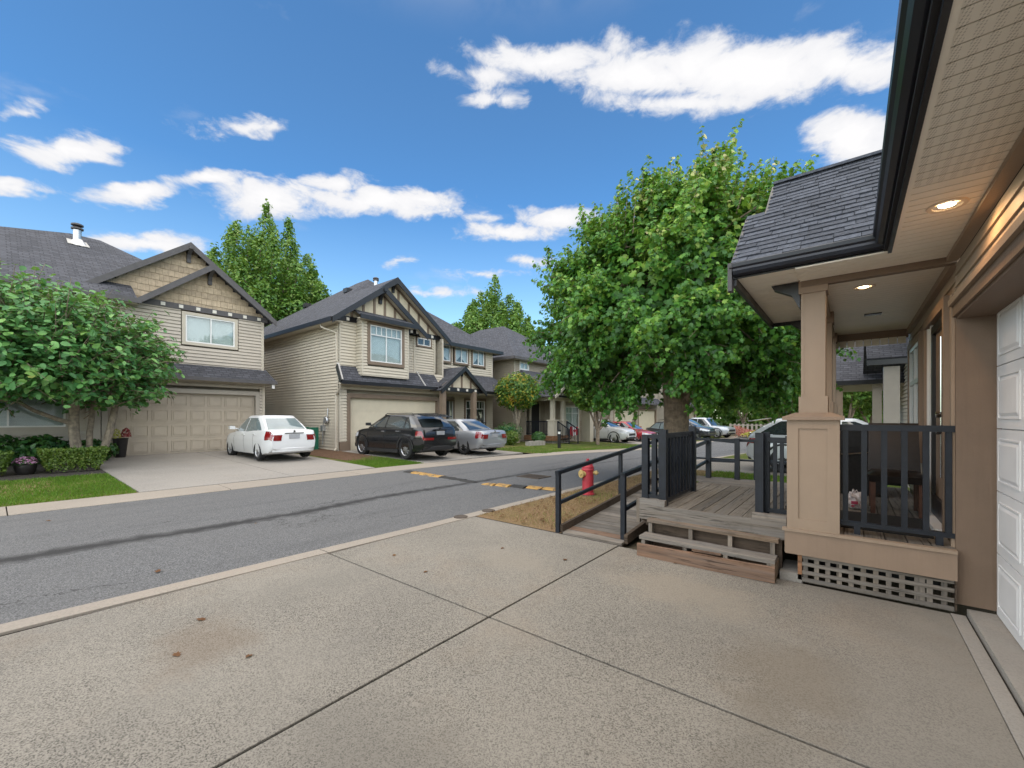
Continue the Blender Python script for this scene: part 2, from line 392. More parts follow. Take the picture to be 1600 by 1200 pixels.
def glass():
    m, n, b = newmat('window_glass'); nt = m.node_tree
    t = n.n('ShaderNodeBsdfTransparent'); t.inputs[0].default_value = (.84, .88, .88, 1)
    g = n.n('ShaderNodeBsdfGlossy'); g.inputs['Roughness'].default_value = .02; g.inputs[0].default_value = (.95, .97, 1, 1)
    fr = n.n('ShaderNodeFresnel'); fr.inputs[0].default_value = 1.5
    n.put(fr.inputs['Normal'], n.bump(n.noise(pos(n), 1.3, 2), .05, .05))
    bf = n.n('ShaderNodeNewGeometry').outputs['Backfacing']
    mx = n.n('ShaderNodeMixShader'); nt.links.new(n.m('MULTIPLY', n.m('ADD', fr.outputs[0], .06, clamp=True), n.m('SUBTRACT', 1., bf)), mx.inputs[0])
    nt.links.new(t.outputs[0], mx.inputs[1]); nt.links.new(g.outputs[0], mx.inputs[2])
    nt.links.new(mx.outputs[0], nt.nodes['Material Output'].inputs[0]); MATS['glass'] = m; return m
def emis(name, c, s):
    m, n, b = newmat(name); b.inputs['Base Color'].default_value = c4(c); b.inputs['Emission Color'].default_value = c4(c); b.inputs['Emission Strength'].default_value = s; MATS[name] = m; return m
def carpaint(name, c, metal=.0, flake=0, rough=.28, coat=.8, dirt_=.35):
    m, n, b = newmat(name); p = objco(n)
    nz = n.noise(p, 2.5, 4, .6)
    sx = n.n('ShaderNodeSeparateXYZ'); n.put(sx.inputs[0], p)
    dirt = n.m('MULTIPLY', n.rng(sx.outputs[2], .15, .55, dirt_, 0), n.rng(nz, .3, .7, .4, 1))
    col = n.mix(dirt, c, (.16, .145, .125))
    n.put(b.inputs['Base Color'], col); b.inputs['Metallic'].default_value = metal
    n.put(b.inputs['Roughness'], n.m('ADD', rough, n.m('MULTIPLY', dirt, .6)))
    b.inputs['Coat Weight'].default_value = coat; b.inputs['Coat Roughness'].default_value = .06
    n.put(b.inputs['Normal'], n.bump(n.noise(p, 1.6, 2), .02, .05)); MATS[name] = m; return m

M_drive = concrete('aggregate_concrete', (.240, .219, .186), 1.15, 1.3, 170, [(-3.5,.95,.55,.42,(.66,.52,.41),.42),(-1.2,3.9,.9,.55,(1.15,1.08,1.0),.6),(-2.9,3.6,.7,.5,(1.12,1.08,1.03),.5),(-1.6,1.1,.8,.5,(.62,.62,.62),.45),(-3.9,2.0,.5,.8,(.7,.72,.74),.35),(-.3,3.0,.5,.7,(.75,.66,.55),.4),(-.35,2.0,.25,1.2,(.68,.66,.62),.35)], (-.5, .5))
M_apron = concrete('smooth_concrete', (.30, .28, .25), .25, 1.0, 120)
M_drive_far = concrete('old_concrete', (.27, .25, .225), .35, .9, 60)
M_kerb = concrete('kerb_concrete', (.28, .245, .205), .28, .7, 90)
M_asph = asphalt()
M_ground = soil('bare_ground', (.10, .085, .06), (.12, .10, .07), (.09, .10, .045), 1.2)
M_lawn = soil('lawn_soil', (.075, .12, .022), (.10, .125, .03), (.24, .18, .09), 1.6)
M_dry = soil('dry_lawn_soil', (.30, .19, .115), (.26, .18, .10), (.20, .16, .07), 2.2)
M_bark_mulch = soil('bark_mulch', (.10, .06, .04), (.16, .10, .065), (.08, .05, .035), 6)
M_joint = soil('dark_joint', (.012, .011, .010), (.016, .014, .012), (.02, .022, .012), 5)
M_bed = soil('bed_soil', (.07, .06, .05), (.10, .09, .08), (.055, .05, .045), 5)
M_wood_y = wood('weathered_deck_wood_along', (.165, .14, .112), 'y', .65)
M_wood_x = wood('weathered_deck_wood_across', (.20, .172, .143), 'x', .7)
M_wood_step = wood('step_wood', (.25, .175, .115), 'x', .45)
M_wood_tan = wood('fresh_wood', (.21, .125, .08), 'x', .4)
M_wood_dark = wood('dark_brown_wood', (.085, .06, .042), 'x', .2)  # darker brown wood for frames, curbs and backing boards
M_wood_z = wood('lattice_wood', (.21, .175, .14), 'z', .6)
M_cedar = wood('cedar_fascia', (.26, .135, .07), 'x', .1)
M_bark = plain('bark', (0.250, 0.194, 0.144), .95, .45, 9, bump=.8, bscale=22, streak=.7, grain=22)
M_bark_pale = plain('pale_bark', (.25, .21, .16), .95, .4, 10, bump=.6, bscale=20, streak=.6, grain=30)
M_black = plain('black_paint', (.011, .014, .021), .42, .3, 14, bump=.12, bscale=70, spec=.35)
M_fascia = plain('black_fascia', (.011, .011, .013), .35, .2, 4, spec=.5)
M_gutter = plain('black_gutter', (.006, .009, .017), .4, .25, 3, spec=.55, streak=.3)
M_fascia_grey = plain('charcoal_fascia', (.085, .08, .082), .6, .15, 5)
M_taupe = plain('taupe_trim', (0.271, 0.194, 0.138), .62, .07, 3, bump=.12, bscale=55, streak=.12, grain=70)
M_taupe_dk = plain('dark_taupe_trim', (0.180, 0.125, 0.087), .62, .09, 3, bump=.15, bscale=60, streak=.15, grain=70)
M_col = plain('column_paint', (0.319, 0.238, 0.171), .62, .06, 3, bump=.12, bscale=55, streak=.08, grain=70)
M_soffit = plain('vinyl_soffit', (0.806, 0.728, 0.605), .45, .05, 4)
M_siding_near = plain('taupe_siding', (.36, .29, .22), .55, .06, 5, tint=.03)
M_white_door = plain('white_steel_door', (.74, .74, .74), .5, .05, 3, bump=.06, bscale=120)
M_sid1 = plain('grey_beige_siding', (0.459, 0.409, 0.342), .6, .07, 2, streak=.15)
M_sid2 = plain('cream_siding', (0.526, 0.470, 0.375), .6, .07, 2, streak=.15)
M_sid3 = plain('tan_siding', (.36, .31, .24), .6, .07, 2, streak=.15)
M_cream = plain('cream_trim', (.50, .45, .365), .6, .05, 3)
M_greytrim = plain('grey_beige_trim', (.40, .36, .305), .6, .06, 3)
M_browntrim = plain('brown_trim', (.19, .14, .10), .6, .1, 4)
M_stucco = plain('cream_stucco', (.58, .51, .38), .85, .08, 6, bump=.2, bscale=50)
M_shake = plain('tan_shake', (.42, .335, .235), .8, .22, 7, bump=.3, bscale=30, tint=.14, streak=.25)
M_gd1 = plain('taupe_garage_door', (0.429, 0.370, 0.293), .55, .05, 3, streak=.06)
M_gd2 = plain('cream_garage_door', (0.616, 0.549, 0.414), .55, .05, 3, streak=.08)
M_white = plain('white_vinyl', (.72, .72, .70), .4, .04, 4)
M_dot = plain('white_block', (.66, .63, .56), .6, .06, 6)
M_roof1 = shingle('slate_shingles', (.085, .087, .10))
M_roof_near = plain('asphalt_shingle', (.078, .085, .102), .9, .34, 26, bump=.5, bscale=140, tint=.22, spec=.2)
M_under = plain('roof_underlay', (.02, .02, .022), .9, .2, 5)
M_flash = plain('pale_flashing', (.45, .43, .40), .5, .1, 6)
M_blind = plain('window_blind', (.72, .74, .72), .7, .06, 4)
M_curtain = plain('lace_curtain', (.66, .66, .66), .8, .1, 14)
M_room = plain('dim_room', (.06, .065, .07), .9, .2, 2)  # dark sheet colour stands in for the unlit room behind the glass
M_glass = glass()
M_metal = plain('galvanised_metal', (.50, .51, .52), .35, .1, 9, metal=.8)
M_grate = plain('cast_iron', (.085, .065, .05), .8, .3, 20)
M_rubber = plain('black_rubber', (.032, .031, .030), .85, .3, 9, bump=.3, bscale=60)
def worn_paint():
    m, n, b = newmat('worn_yellow_paint'); p = pos(n)
    w = n.noise(p, 5.5, 6, .7, .5); k = n.rng(w, .53, .62)
    n.put(b.inputs['Base Color'], n.mix(k, n.ramp(n.noise(p, 14, 4, .6), [(.3, (.32, .17, .04)), (.7, (.42, .26, .08))]), (.075, .07, .062)))
    b.inputs['Roughness'].default_value = .8; n.put(b.inputs['Normal'], n.bump(n.noise(p, 60, 4), .3, .01)); MATS['worn_yellow_paint'] = m; return m
M_yellow = worn_paint()
M_red = plain('faded_hydrant_red', (.38, .035, .05), .5, .28, 7, bump=.15, bscale=40, streak=.25)
M_brass = plain('hydrant_cap_yellow', (.46, .33, .13), .5, .3, 12)
M_chair = plain('brown_leather', (.012, .009, .008), .33, .3, 18, bump=.12, bscale=45)
M_chairwood = plain('dark_chair_wood', (.085, .035, .02), .4, .3, 12)
M_mat = plain('charcoal_mat', (.018, .018, .018), .95, .3, 30, bump=.4, bscale=150)
M_bag = plain('white_plastic_bag', (.62, .58, .58), .4, .12, 14)
M_bagred = plain('bag_print', (.35, .04, .09), .4, .2, 14)
M_pot = plain('black_pot', (.02, .018, .018), .4, .2, 8)
M_green = plain('green_plastic', (.015, .13, .075), .4, .25, 9)
M_blue = plain('blue_plastic', (.02, .035, .14), .4, .2, 9)
M_dead = leafmat('dead_leaf', [(0, (.06, .028, .016)), (.4, (.12, .05, .028)), (.7, (.18, .10, .055)), (1, (.24, .18, .10))], .15, .8, .1)
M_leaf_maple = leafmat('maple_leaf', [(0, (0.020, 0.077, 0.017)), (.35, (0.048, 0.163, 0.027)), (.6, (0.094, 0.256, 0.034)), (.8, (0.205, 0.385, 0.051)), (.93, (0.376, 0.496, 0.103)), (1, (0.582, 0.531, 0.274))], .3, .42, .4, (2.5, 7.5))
M_leaf_big = leafmat('broad_leaf', [(0, (0.031, 0.116, 0.039)), (.4, (0.072, 0.223, 0.065)), (.7, (0.152, 0.357, 0.097)), (.92, (0.269, 0.464, 0.125)), (1, (0.428, 0.500, 0.142))], .22, .4)
M_leaf_pop = leafmat('hornbeam_leaf', [(0, (0.027, 0.083, 0.016)), (.4, (0.076, 0.189, 0.027)), (.7, (0.167, 0.302, 0.053)), (1, (0.333, 0.423, 0.136))], .3, .5)
M_leaf_ball = leafmat('autumn_leaf', [(0, (.02, .085, .016)), (.45, (.05, .15, .022)), (.6, (.16, .24, .03)), (.75, (.38, .33, .03)), (.9, (.42, .22, .03)), (1, (.32, .12, .03))], .3, .5)
M_leaf_hedge = leafmat('box_leaf', [(0, (.03, .07, .010)), (.4, (.075, .14, .018)), (.75, (.13, .20, .030)), (1, (.24, .24, .06))], .25, .45)
M_leaf_dark = leafmat('shrub_leaf', [(0, (0.018, 0.053, 0.018)), (.5, (0.038, 0.120, 0.033)), (.85, (0.090, 0.210, 0.045)), (1, (0.180, 0.300, 0.075))], .2, .4)
M_leaf_far = leafmat('street_tree_leaf', [(0, (0.037, 0.099, 0.022)), (.4, (0.086, 0.197, 0.031)), (.75, (0.185, 0.308, 0.056)), (1, (0.320, 0.394, 0.099))], .35, .5)
M_grass = leafmat('grass_blade', [(0, (.045, .11, .012)), (.45, (.085, .19, .018)), (.75, (.14, .24, .03)), (.93, (.26, .26, .09)), (1, (.36, .30, .15))], .3, .6, .2)
M_straw = leafmat('dry_grass_blade', [(0, (.22, .13, .07)), (.4, (.36, .24, .14)), (.7, (.44, .32, .19)), (.88, (.30, .25, .10)), (1, (.14, .18, .04))], .25, .7, .1)
M_pink = leafmat('pink_flower', [(0, (.40, .12, .28)), (.6, (.58, .28, .50)), (1, (.70, .55, .66))], .2, .6)
M_redfl = leafmat('red_flower', [(0, (.18, .015, .03)), (1, (.35, .03, .06))], .2, .6)
M_coral = leafmat('coral_flower', [(0, (0.294, 0.070, 0.049)), (.6, (0.385, 0.140, 0.112)), (1, (0.385, 0.224, 0.182))], .2, .6)
M_yelfl = leafmat('yellow_foliage', [(0, (.20, .22, .03)), (1, (.48, .44, .06))], .2, .6)
M_tyre = plain('tyre', (.016, .016, .017), .85, .2, 20, space='obj')
M_rim = plain('alloy', (.42, .42, .43), .3, .1, 9, metal=.85, space='obj')
M_rimdk = plain('dark_alloy', (.04, .04, .042), .35, .1, 9, metal=.6, space='obj')
M_well = plain('wheel_well', (.008, .008, .008), .9, .2, 5, space='obj')
M_clad = plain('black_cladding', (.022, .022, .023), .6, .15, 8, space='obj')
M_cglass = plain('car_glass', (.028, .036, .038), .04, .1, 2, spec=.9, space='obj', coat=1)
M_cglass_lt = plain('painted_reflection_glass', (.16, .21, .22), .05, .15, 2, spec=.9, space='obj', coat=1)  # paler car glass with the reflection put into its base colour
M_tail = plain('tail_lamp', (.20, .007, .009), .18, .1, 20, spec=.6, space='obj', coat=1)
M_lampclr = plain('head_lamp', (.55, .57, .6), .12, .15, 20, spec=.7, space='obj', coat=1)
M_plate = plain('blurred_plate', (.34, .35, .37), .5, .1, 12, space='obj')
M_chrome = plain('chrome', (.6, .6, .6), .12, .05, 5, metal=1, space='obj')
# ------------------------------------------------------------------ setting: ground, road, kerbs, drives, lawns
def interp(tab, y): return float(np.interp(y, [t[0] for t in tab], [t[1] for t in tab]))
FAR = [(-60,-10.9),(0,-10.5),(8,-10.42),(12.6,-10.1),(16,-9.5),(21,-8.7),(30,-8.3),(45,-8.0),(80,-6.2),(140,-1)]
NEAR = [(-60,-5.1),(0,-4.98),(4,-4.84),(8,-4.8),(12,-4.7),(16,-4.5),(25,-3.9),(45,-2.6),(80,0),(140,6)]
g = MB()
xs = [-1500, -300, -60, -20.2, -11.2, 1500]; ys = [-1500, 16, 27, 1500]
for x in xs:
    for y in ys: g.v.append((x, y, gz(x)+gy(y)-.06))
for i in range(len(xs)-1):
    for j in range(len(ys)-1):
        a = i*4+j; g.f.append((a, a+4, a+5, a+1))
struct('ground', g, M_ground)
rd = MB(); YS = [-60,-30,-15,-8,-4,0,2,4,6,8,10,12,14,16,18,20,22,25,28,32,38,45,55,65,80,100,140]
for i, y in enumerate(YS):
    f, nr = interp(FAR, y), interp(NEAR, y)
    rd.v += [(f, y, gy(y)-.012), ((f+nr)/2, y, gy(y)+.014), (nr, y, gy(y)-.012)]
    if i: b = i*3; rd.f += [(b-3, b-2, b+1, b), (b-2, b-1, b+2, b+1)]
struct('road', rd, M_asph, smooth=True, sharp=60)
def kerb(name, tab, side, w, y0, y1, step, lift):
    root = bpy.data.objects.new(name, None); COL.objects.link(root); root['kind'] = 'structure'
    y = y0
    while y < y1:
        m = MB(); ya, yb = y+.008, y+step-.008
        n = 4
        for k in range(n+1):
            yy = ya+(yb-ya)*k/n; x = interp(tab, yy)
            prof = [(0, -.05), (0, -.004), (.04*w, .004+lift*.25), (.55*w, .006+lift*.6), (w, .006+lift), (w, -.05)]
            m.v += [(x+side*dx, yy, z+gy(yy)) for dx, z in prof]
            if k:
                for q in range(5): b = k*6+q; m.f.append((b-6, b-5, b+1, b))
        m.f += [(0,1,2,3,4,5), tuple(n*6+q for q in (5,4,3,2,1,0))]
        o = obj('kerb_segment', m, M_kerb, root)
        y += step
kerb('near_kerb', NEAR, 1, .22, -9.55, 44, 3.0, .002)
kerb('far_kerb', FAR, -1, .80, -9.1, 62, 3.1, .025)
# near driveway of the taupe house: slabs with open joints
drv = bpy.data.objects.new('driveway', None); COL.objects.link(drv); drv['kind'] = 'structure'
def slab_(x0, x1, y0, y1, mat, top=0., name='slab'):
    m = MB(); c = .003
    m.v += [(x0,y0,-.055),(x1,y0,-.055),(x1,y1,-.055),(x0,y1,-.055),(x0,y0,top-c),(x1,y0,top-c),(x1,y1,top-c),(x0,y1,top-c),
            (x0+c,y0+c,top),(x1-c,y0+c,top),(x1-c,y1-c,top),(x0+c,y1-c,top)]
    m.f += [(0,3,2,1),(0,1,5,4),(1,2,6,5),(2,3,7,6),(3,0,4,7),(4,5,9,8),(5,6,10,9),(6,7,11,10),(7,4,8,11),(8,9,10,11)]
    return obj(name, m, mat, drv)
slab_(-4.70, -2.210, -5, 2.441, M_drive); slab_(-2.190, .612, -5, 2.441, M_drive)
slab_(-4.64, -2.210, 2.459, 4.80, M_drive); slab_(-2.190, .612, 2.459, 4.78, M_drive)
slab_(.616, .70, -5, 4.80, M_apron)
for b in ((-2.210,-2.190,-5,4.80),(-2.190,.70,2.441,2.459),(-4.70,-2.210,2.441,2.459),(.612,.616,-5,4.80),(-4.765,-4.70,-5,2.45),(-4.66,-4.64,2.45,4.8)):
    m = MB(); m.box(*b, -.056, -.012); obj('joint_filler', m, M_joint, drv)
m = MB(); m.box(.715, .90, -5, 4.87, -.055, .035); o = obj('door_sill', m, M_apron, drv)
m = MB(); m.box(.70, .715, -5, 4.87, -.055, -.02); obj('joint_filler', m, M_rubber, drv)
m = MB(); m.box(-4.74, -2.2, 4.80, 4.83, -.055, -.004); obj('slab_edge', m, M_bed, drv)
# concrete beside the steps
m = MB(); m.box(-.54, -.36, 4.82, 5.25, -.05, .07); obj('footing', m, M_apron, drv)
# left-hand drives (they rise to the garages)
def sloped(name, x0, x1, y0, y1, mat, parent, lift=0., t=.05, dx=None):
    m = MB(); xs = [x0, -11.2, x1] if x0 > -11.2 > x1 else [x0, x1]
    for x in xs:
        for y in (y0, y1): m.v.append((x, y, gz(x)+gy(y)+lift))
    for x in xs:
        for y in (y0, y1): m.v.append((x, y, gz(x)+gy(y)+lift-t))
    k = len(xs)
    for i in range(k-1):
        a = 2*i; m.f += [(a, a+1, a+3, a+2), (a+2*k, a+2+2*k, a+3+2*k, a+1+2*k), (a, a+2, a+2+2*k, a+2*k), (a+1, a+1+2*k, a+3+2*k, a+3)]
    m.f += [(0, 2*k, 2*k+1, 1), (2*k-2, 2*k-1, 4*k-1, 4*k-2)]
    return obj(name, m, mat, parent)
def drive(name, x0, x1, y0, y1, ymid, xs):
    r = bpy.data.objects.new(name, None); COL.objects.link(r); r['kind'] = 'structure'
    cut = [x0]+xs+[x1]
    for a, b in zip(cut[:-1], cut[1:]):
        sloped('slab', a-.008, b+.008, y0, ymid-.008, M_drive_far, r, .028); sloped('slab', a-.008, b+.008, ymid+.008, y1, M_drive_far, r, .028)
drive('far_driveway', -11.34, -19.38, 1.95, 7.42, 5.0, [-15.2])
drive('far_driveway', -11.2, -16.58, 9.25, 14.7, 12.0, [])
drive('far_driveway', -9.2, -17.3, 27.0, 32.6, 29.6, [])
r = bpy.data.objects.new('neighbour_driveway', None); COL.objects.link(r); r['kind'] = 'structure'
for y0, y1 in ((13.2, 15.4), (15.42, 17.8)):
    m = MB(); m.box(interp(NEAR, y0)+.22, 3.2, y0, y1, -.09, .004); obj('slab', m, M_drive, r)
# lawns and beds: soil sheet + blades
def lawn_sheet(name, pts, mat, lift=.012):
    m = MB(); m.add([(x, y, gz(x)+gy(y)+lift) for x, y in pts], [tuple(range(len(pts)))]); return struct(name, m, mat)
lawn_sheet('lawn', [(-11.32,-6),(-11.32,1.93),(-14.95,1.93),(-14.95,-6)], M_lawn, .02)
lawn_sheet('planting_bed', [(-14.95,-6),(-14.95,1.93),(-19.4,2.15),(-19.4,-6)], M_bed, .02)
lawn_sheet('lawn', [(-11.2,7.44),(-11.2,9.23),(-16.9,9.15),(-16.9,7.44)], M_lawn, .02)
lawn_sheet('mulch', [(-13.6,7.7),(-12.4,9.22),(-19,9.15),(-19,7.46)], M_bark_mulch, .03)
lawn_sheet('lawn', [(-10.7,14.72),(-10.45,16),(-9.15,24.5),(-8.95,26.98),(-16.5,26.98),(-17.6,16),(-17.6,14.72)], M_lawn, .02)
lawn_sheet('lawn', [(-9.0,32.65),(-8.7,44),(-16,44),(-16,32.65)], M_lawn, .02)
lawn_sheet('dry_lawn', [(-4.62,4.83),(-3.05,4.83),(-3.05,9.0),(-2.0,9.0),(-2.0,13.2),(-4.35,13.2),(-4.57,9)], M_dry, .0)
lawn_sheet('green_lawn', [(-2.0,9.0),(1.0,9.0),(1.0,13.2),(-2.0,13.2)], M_lawn, .0)
lawn_sheet('green_lawn', [(-4.2,17.8),(1.0,17.8),(3,30),(-3.3,30)], M_lawn, .0)
def grass(name, label, boxes, n, h, mat, w=.006, seed=1, cat='grass', mask=None):
    g = np.random.default_rng(seed); ar = np.array([(b[1]-b[0])*(b[3]-b[2]) for b in boxes]); ch = g.choice(len(boxes), n, p=ar/ar.sum())
    B = np.array(boxes)[ch]; x = B[:, 0]+(B[:, 1]-B[:, 0])*g.random(n); y = B[:, 2]+(B[:, 3]-B[:, 2])*g.random(n)
    if mask is not None: k = mask(x, y, g); x, y = x[k], y[k]; n = len(x)
    z = np.where(x > -11.2, 0, .027*(np.minimum(-x, 20.2)-11.2))+.008-.25*np.clip((y-16)/11, 0, 1)
    hh = h*(.5+g.random(n)*.8); a = g.random(n)*2*PI; ln = hh*(.2+.7*g.random(n)); b2 = g.random(n)*2*PI
    V = np.zeros((n, 3, 3)); dx, dy = np.cos(a)*w, np.sin(a)*w
    V[:, 0] = np.stack([x-dx, y-dy, z], 1); V[:, 1] = np.stack([x+dx, y+dy, z], 1); V[:, 2] = np.stack([x+np.cos(b2)*ln, y+np.sin(b2)*ln, z+hh], 1)
    o = link(name, fast_mesh(name, V, 3, mat), None, 'stuff'); return tag(o, label, cat)
def patch(sc, thr, seed):
    def f(x, y, g):
        v = np.sin(x*sc+seed)+np.sin(y*sc*1.3+seed*2)+np.sin((x+y)*sc*.7+seed)*.8+g.normal(0, .7, len(x)); return v > thr
    return f
grass('grass', 'short green lawn in front of the low hedges across the road', [(-14.9,-11.36,-3,1.92)], 26000, .055, M_grass, .010, 1)
grass('grass', 'narrow green strip of grass between the two driveways across the road', [(-14.2,-11.22,7.46,9.2)], 9000, .06, M_grass, .012, 2, mask=lambda x, y, g: x > -13.2-.6*(y-8.3)+g.normal(0, .35, len(x)))
grass('grass', 'strip of lawn in front of the railed porch and ball-shaped tree', [(-13.2,-10.2,14.8,21.8),(-12.5,-9.1,21.8,26.9)], 17000, .06, M_grass, .014, 3)
grass('dry_grass', 'brown dried-out grass around the hydrant beside the ramp', [(-4.6,-3.06,4.86,9.0),(-4.5,-2.0,9.0,13.1)], 30000, .032, M_straw, .0035, 4)
grass('grass', 'few green tufts left in the dried-out grass by the ramp', [(-4.5,-3.1,4.86,9.0),(-4.4,-2,9,13)], 11000, .045, M_grass, .004, 5, mask=patch(2.1, 1.9, 3))
grass('grass', 'bright green lawn with fallen leaves behind the deck railing', [(-3.0,.6,8.85,13.1)], 26000, .06, M_grass, .006, 6)
# speed bumps, lids, drain grate
def speed_bump(label, x0, x1, y0, y1, cols):
    r = thing('speed_bump', label, 'speed bump', ((x0+x1)/2, (y0+y1)/2, 0), 0, 'rubber speed bumps across the road')
    n = len(cols)
    for i, c in enumerate(cols):
        xa, xb = x0+(x1-x0)*i/n+.004, x0+(x1-x0)*(i+1)/n-.004; ya = y0+(y1-y0)*(i+.5)/n
        m = MB(); e0 = .12 if i == 0 else 0; e1 = .12 if i == n-1 else 0
        prof = [(-.14, .0), (-.10, .026), (-.04, .040), (.04, .040), (.10, .026), (.14, .0)]
        for xx, s in ((xa, .35 if e0 else 1), (xa+max(e0, .01), 1), (xb-max(e1, .01), 1), (xb, .35 if e1 else 1)):
            m.v += [(xx, ya+py*(.8+.2*s), .0+pz*s) for py, pz in prof]
        for k in range(3):
            for q in range(5): b = k*6+q; m.f.append((b, b+1, b+7, b+6))
        m.f += [(0,1,2,3,4,5)[::-1], (18,19,20,21,22,23), ]
        o = obj('bump_segment', m, M_yellow if c else M_rubber, r); 
        if not c: o['label'] = 'black segment with its paint worn off'
speed_bump('worn speed bump on the far lane, half yellow and half bare black rubber', -10.05, -6.98, 7.62, 7.28, [0,1,1,1,0,0,0])
speed_bump('yellow painted speed bump on the near lane, ending at the kerb by the hydrant', -6.72, -4.86, 7.25, 7.72, [1,1,0,1,1])
for (x, y), lb in zip(((-4.74, 4.62), (-4.70, 5.22)), ('small rusty lid in the near kerb, at the corner of the driveway', 'small rusty lid in the near kerb, beside the dry grass')):
    m = MB(); m.lathe([(.0, .0), (.105, .0), (.11, .013), (.09, .016), (.085, .013), (.0, .013)][1:5], 20, (x, y, .003)); tag(obj('utility_lid', m, M_grate), lb, 'utility lid', 'lids in the near kerb')
dg = thing('drain_grate', 'iron storm drain grate set in the asphalt past the speed bumps', 'drain grate', (-6.5, 9.0, 0))
m = MB()
for a in ((-6.85,-6.82,8.7,9.3),(-6.18,-6.15,8.7,9.3),(-6.82,-6.18,8.7,8.73),(-6.82,-6.18,9.27,9.3)): m.box(*a, -.02, .02)
obj('grate_frame', m, M_grate, dg)
for i in range(8):
    m = MB(); m.box(-6.80+.08*i, -6.76+.08*i, 8.735, 9.265, -.02, .018); obj('grate_bar', m, M_grate, dg)
# fallen leaves
LEAFV = [(0,-.5),(.16,-.28),(.42,-.34),(.30,-.08),(.5,.08),(.24,.14),(.2,.34),(0,.5),(-.2,.34),(-.24,.14),(-.5,.08),(-.30,-.08),(-.42,-.34),(-.16,-.28)]
def leaf_mesh(seed):
    r = random.Random(seed); m = MB()
    m.add([(x*.085, y*.11, .004+.02*abs(x)*r.uniform(.4, 1.4)+.012*max(0, y)*r.random()) for x, y in LEAFV], [tuple(range(14))]); return m.mesh('fallen_leaf', M_dead, fix=False)
LM = [leaf_mesh(i) for i in range(5)]
def Gp(px, py, z=0.):
    r = (px-800)/FPX; u = (653-py)/FPX; t = (z-EYE)/u
    return ((-math.sin(YAW)+r*math.cos(YAW))*t, (math.cos(YAW)+r*math.sin(YAW))*t)
FL = [((616,868),'long brown leaf on the driveway nearest the road kerb',0),((665,894),'dark curled leaf on the driveway slab beyond the long joint',0),((785,857),'small brown leaf on the driveway just short of the dry grass',0),
 ((883,875),'brown leaf lying on the driveway in front of the ramp foot',0),((276,1024),'dark leaf on the near left driveway slab, leftmost of two',0),((389,1026),'dark leaf on the near left driveway slab, right one of two',0),
 ((314,969),'tiny dark leaf on the brown stain of the driveway',0),((948,846),'leaf against the right-hand ramp post',.0),((400,818),'orange leaf on the road near the dark seam',.014),((247,893),'pale leaf on the asphalt close to the near kerb',.0),
 ((75,814),'pale leaf on the asphalt by the far kerb',.0),((1047,877),'rust-red leaf against the bottom step board, left of the pile',0),((1033,872),'rust-red leaf at the bottom step board, left end of the pile',0),((1057,880),'rust-red leaf against the bottom step board, middle of the pile',0),((1064,881),'rust-red leaf at the bottom step board, right end of the pile',0),
 ((1010,848),'leaf caught between ramp and steps',0)]
for i, ((px, py), lb, z) in enumerate(FL):
    x, y = Gp(px, py, z); o = link('fallen_leaf', LM[i % 5]); s = rnd.uniform(.6, 1.05)*(.8 if y < 6 else 1.4)
    o.matrix_basis = T(x, y, z+.002, rnd.uniform(0, 6), rnd.uniform(-.15, .15), 0, (s, s, s)); tag(o, lb, 'leaf', 'fallen leaves on the concrete and asphalt')
V = []
for i in range(60):
    x, y = rnd.uniform(-2.8, .3), rnd.uniform(9.1, 12.9); a = rnd.uniform(0, 6); s = rnd.uniform(.06, .10)
    V.append([(x+s*(px*math.cos(a)-py*math.sin(a)), y+s*(px*math.sin(a)+py*math.cos(a)), .05+.03*abs(px)) for px, py in LEAFV])
tag(link('leaf_litter', fast_mesh('leaf_litter', np.array(V), 14, M_yelfl), None, 'stuff'), 'pale fallen leaves scattered over the bright green lawn', 'leaf litter')
V = []
for i in range(220):
    x, y = rnd.uniform(-4.6, -3.1), rnd.uniform(4.9, 9); a = rnd.uniform(0, 6); s = rnd.uniform(.03, .075)
    V.append([(x+s*(px*math.cos(a)-py*math.sin(a)), y+s*(px*math.sin(a)+py*math.cos(a)), .025+.03*abs(px)) for px, py in LEAFV])
tag(link('leaf_litter', fast_mesh('leaf_litter', np.array(V), 14, M_dead), None, 'stuff'), 'brown leaf litter scattered over the dried-out grass', 'leaf litter')

grass('dry_grass', 'yellowed dry patch in the lawn at the left edge across the road', [(-14.2,-12.4,-3,.9)], 5200, .05, M_straw, .009, 11, mask=lambda x, y, g: (np.abs(x+13.3+.25*np.sin(y*2.3))+.35*g.normal(size=len(x))) < .62)
# ------------------------------------------------------------------ near house (taupe, right-hand side)
NH = thing('house', 'taupe sided house at the right edge with covered porch and white garage door', 'house', (.7, 5, 0))
def bx(name, b, mat, parent, **k):
    m = MB(); m.box(*b); return obj(name, m, mat, parent, **k)
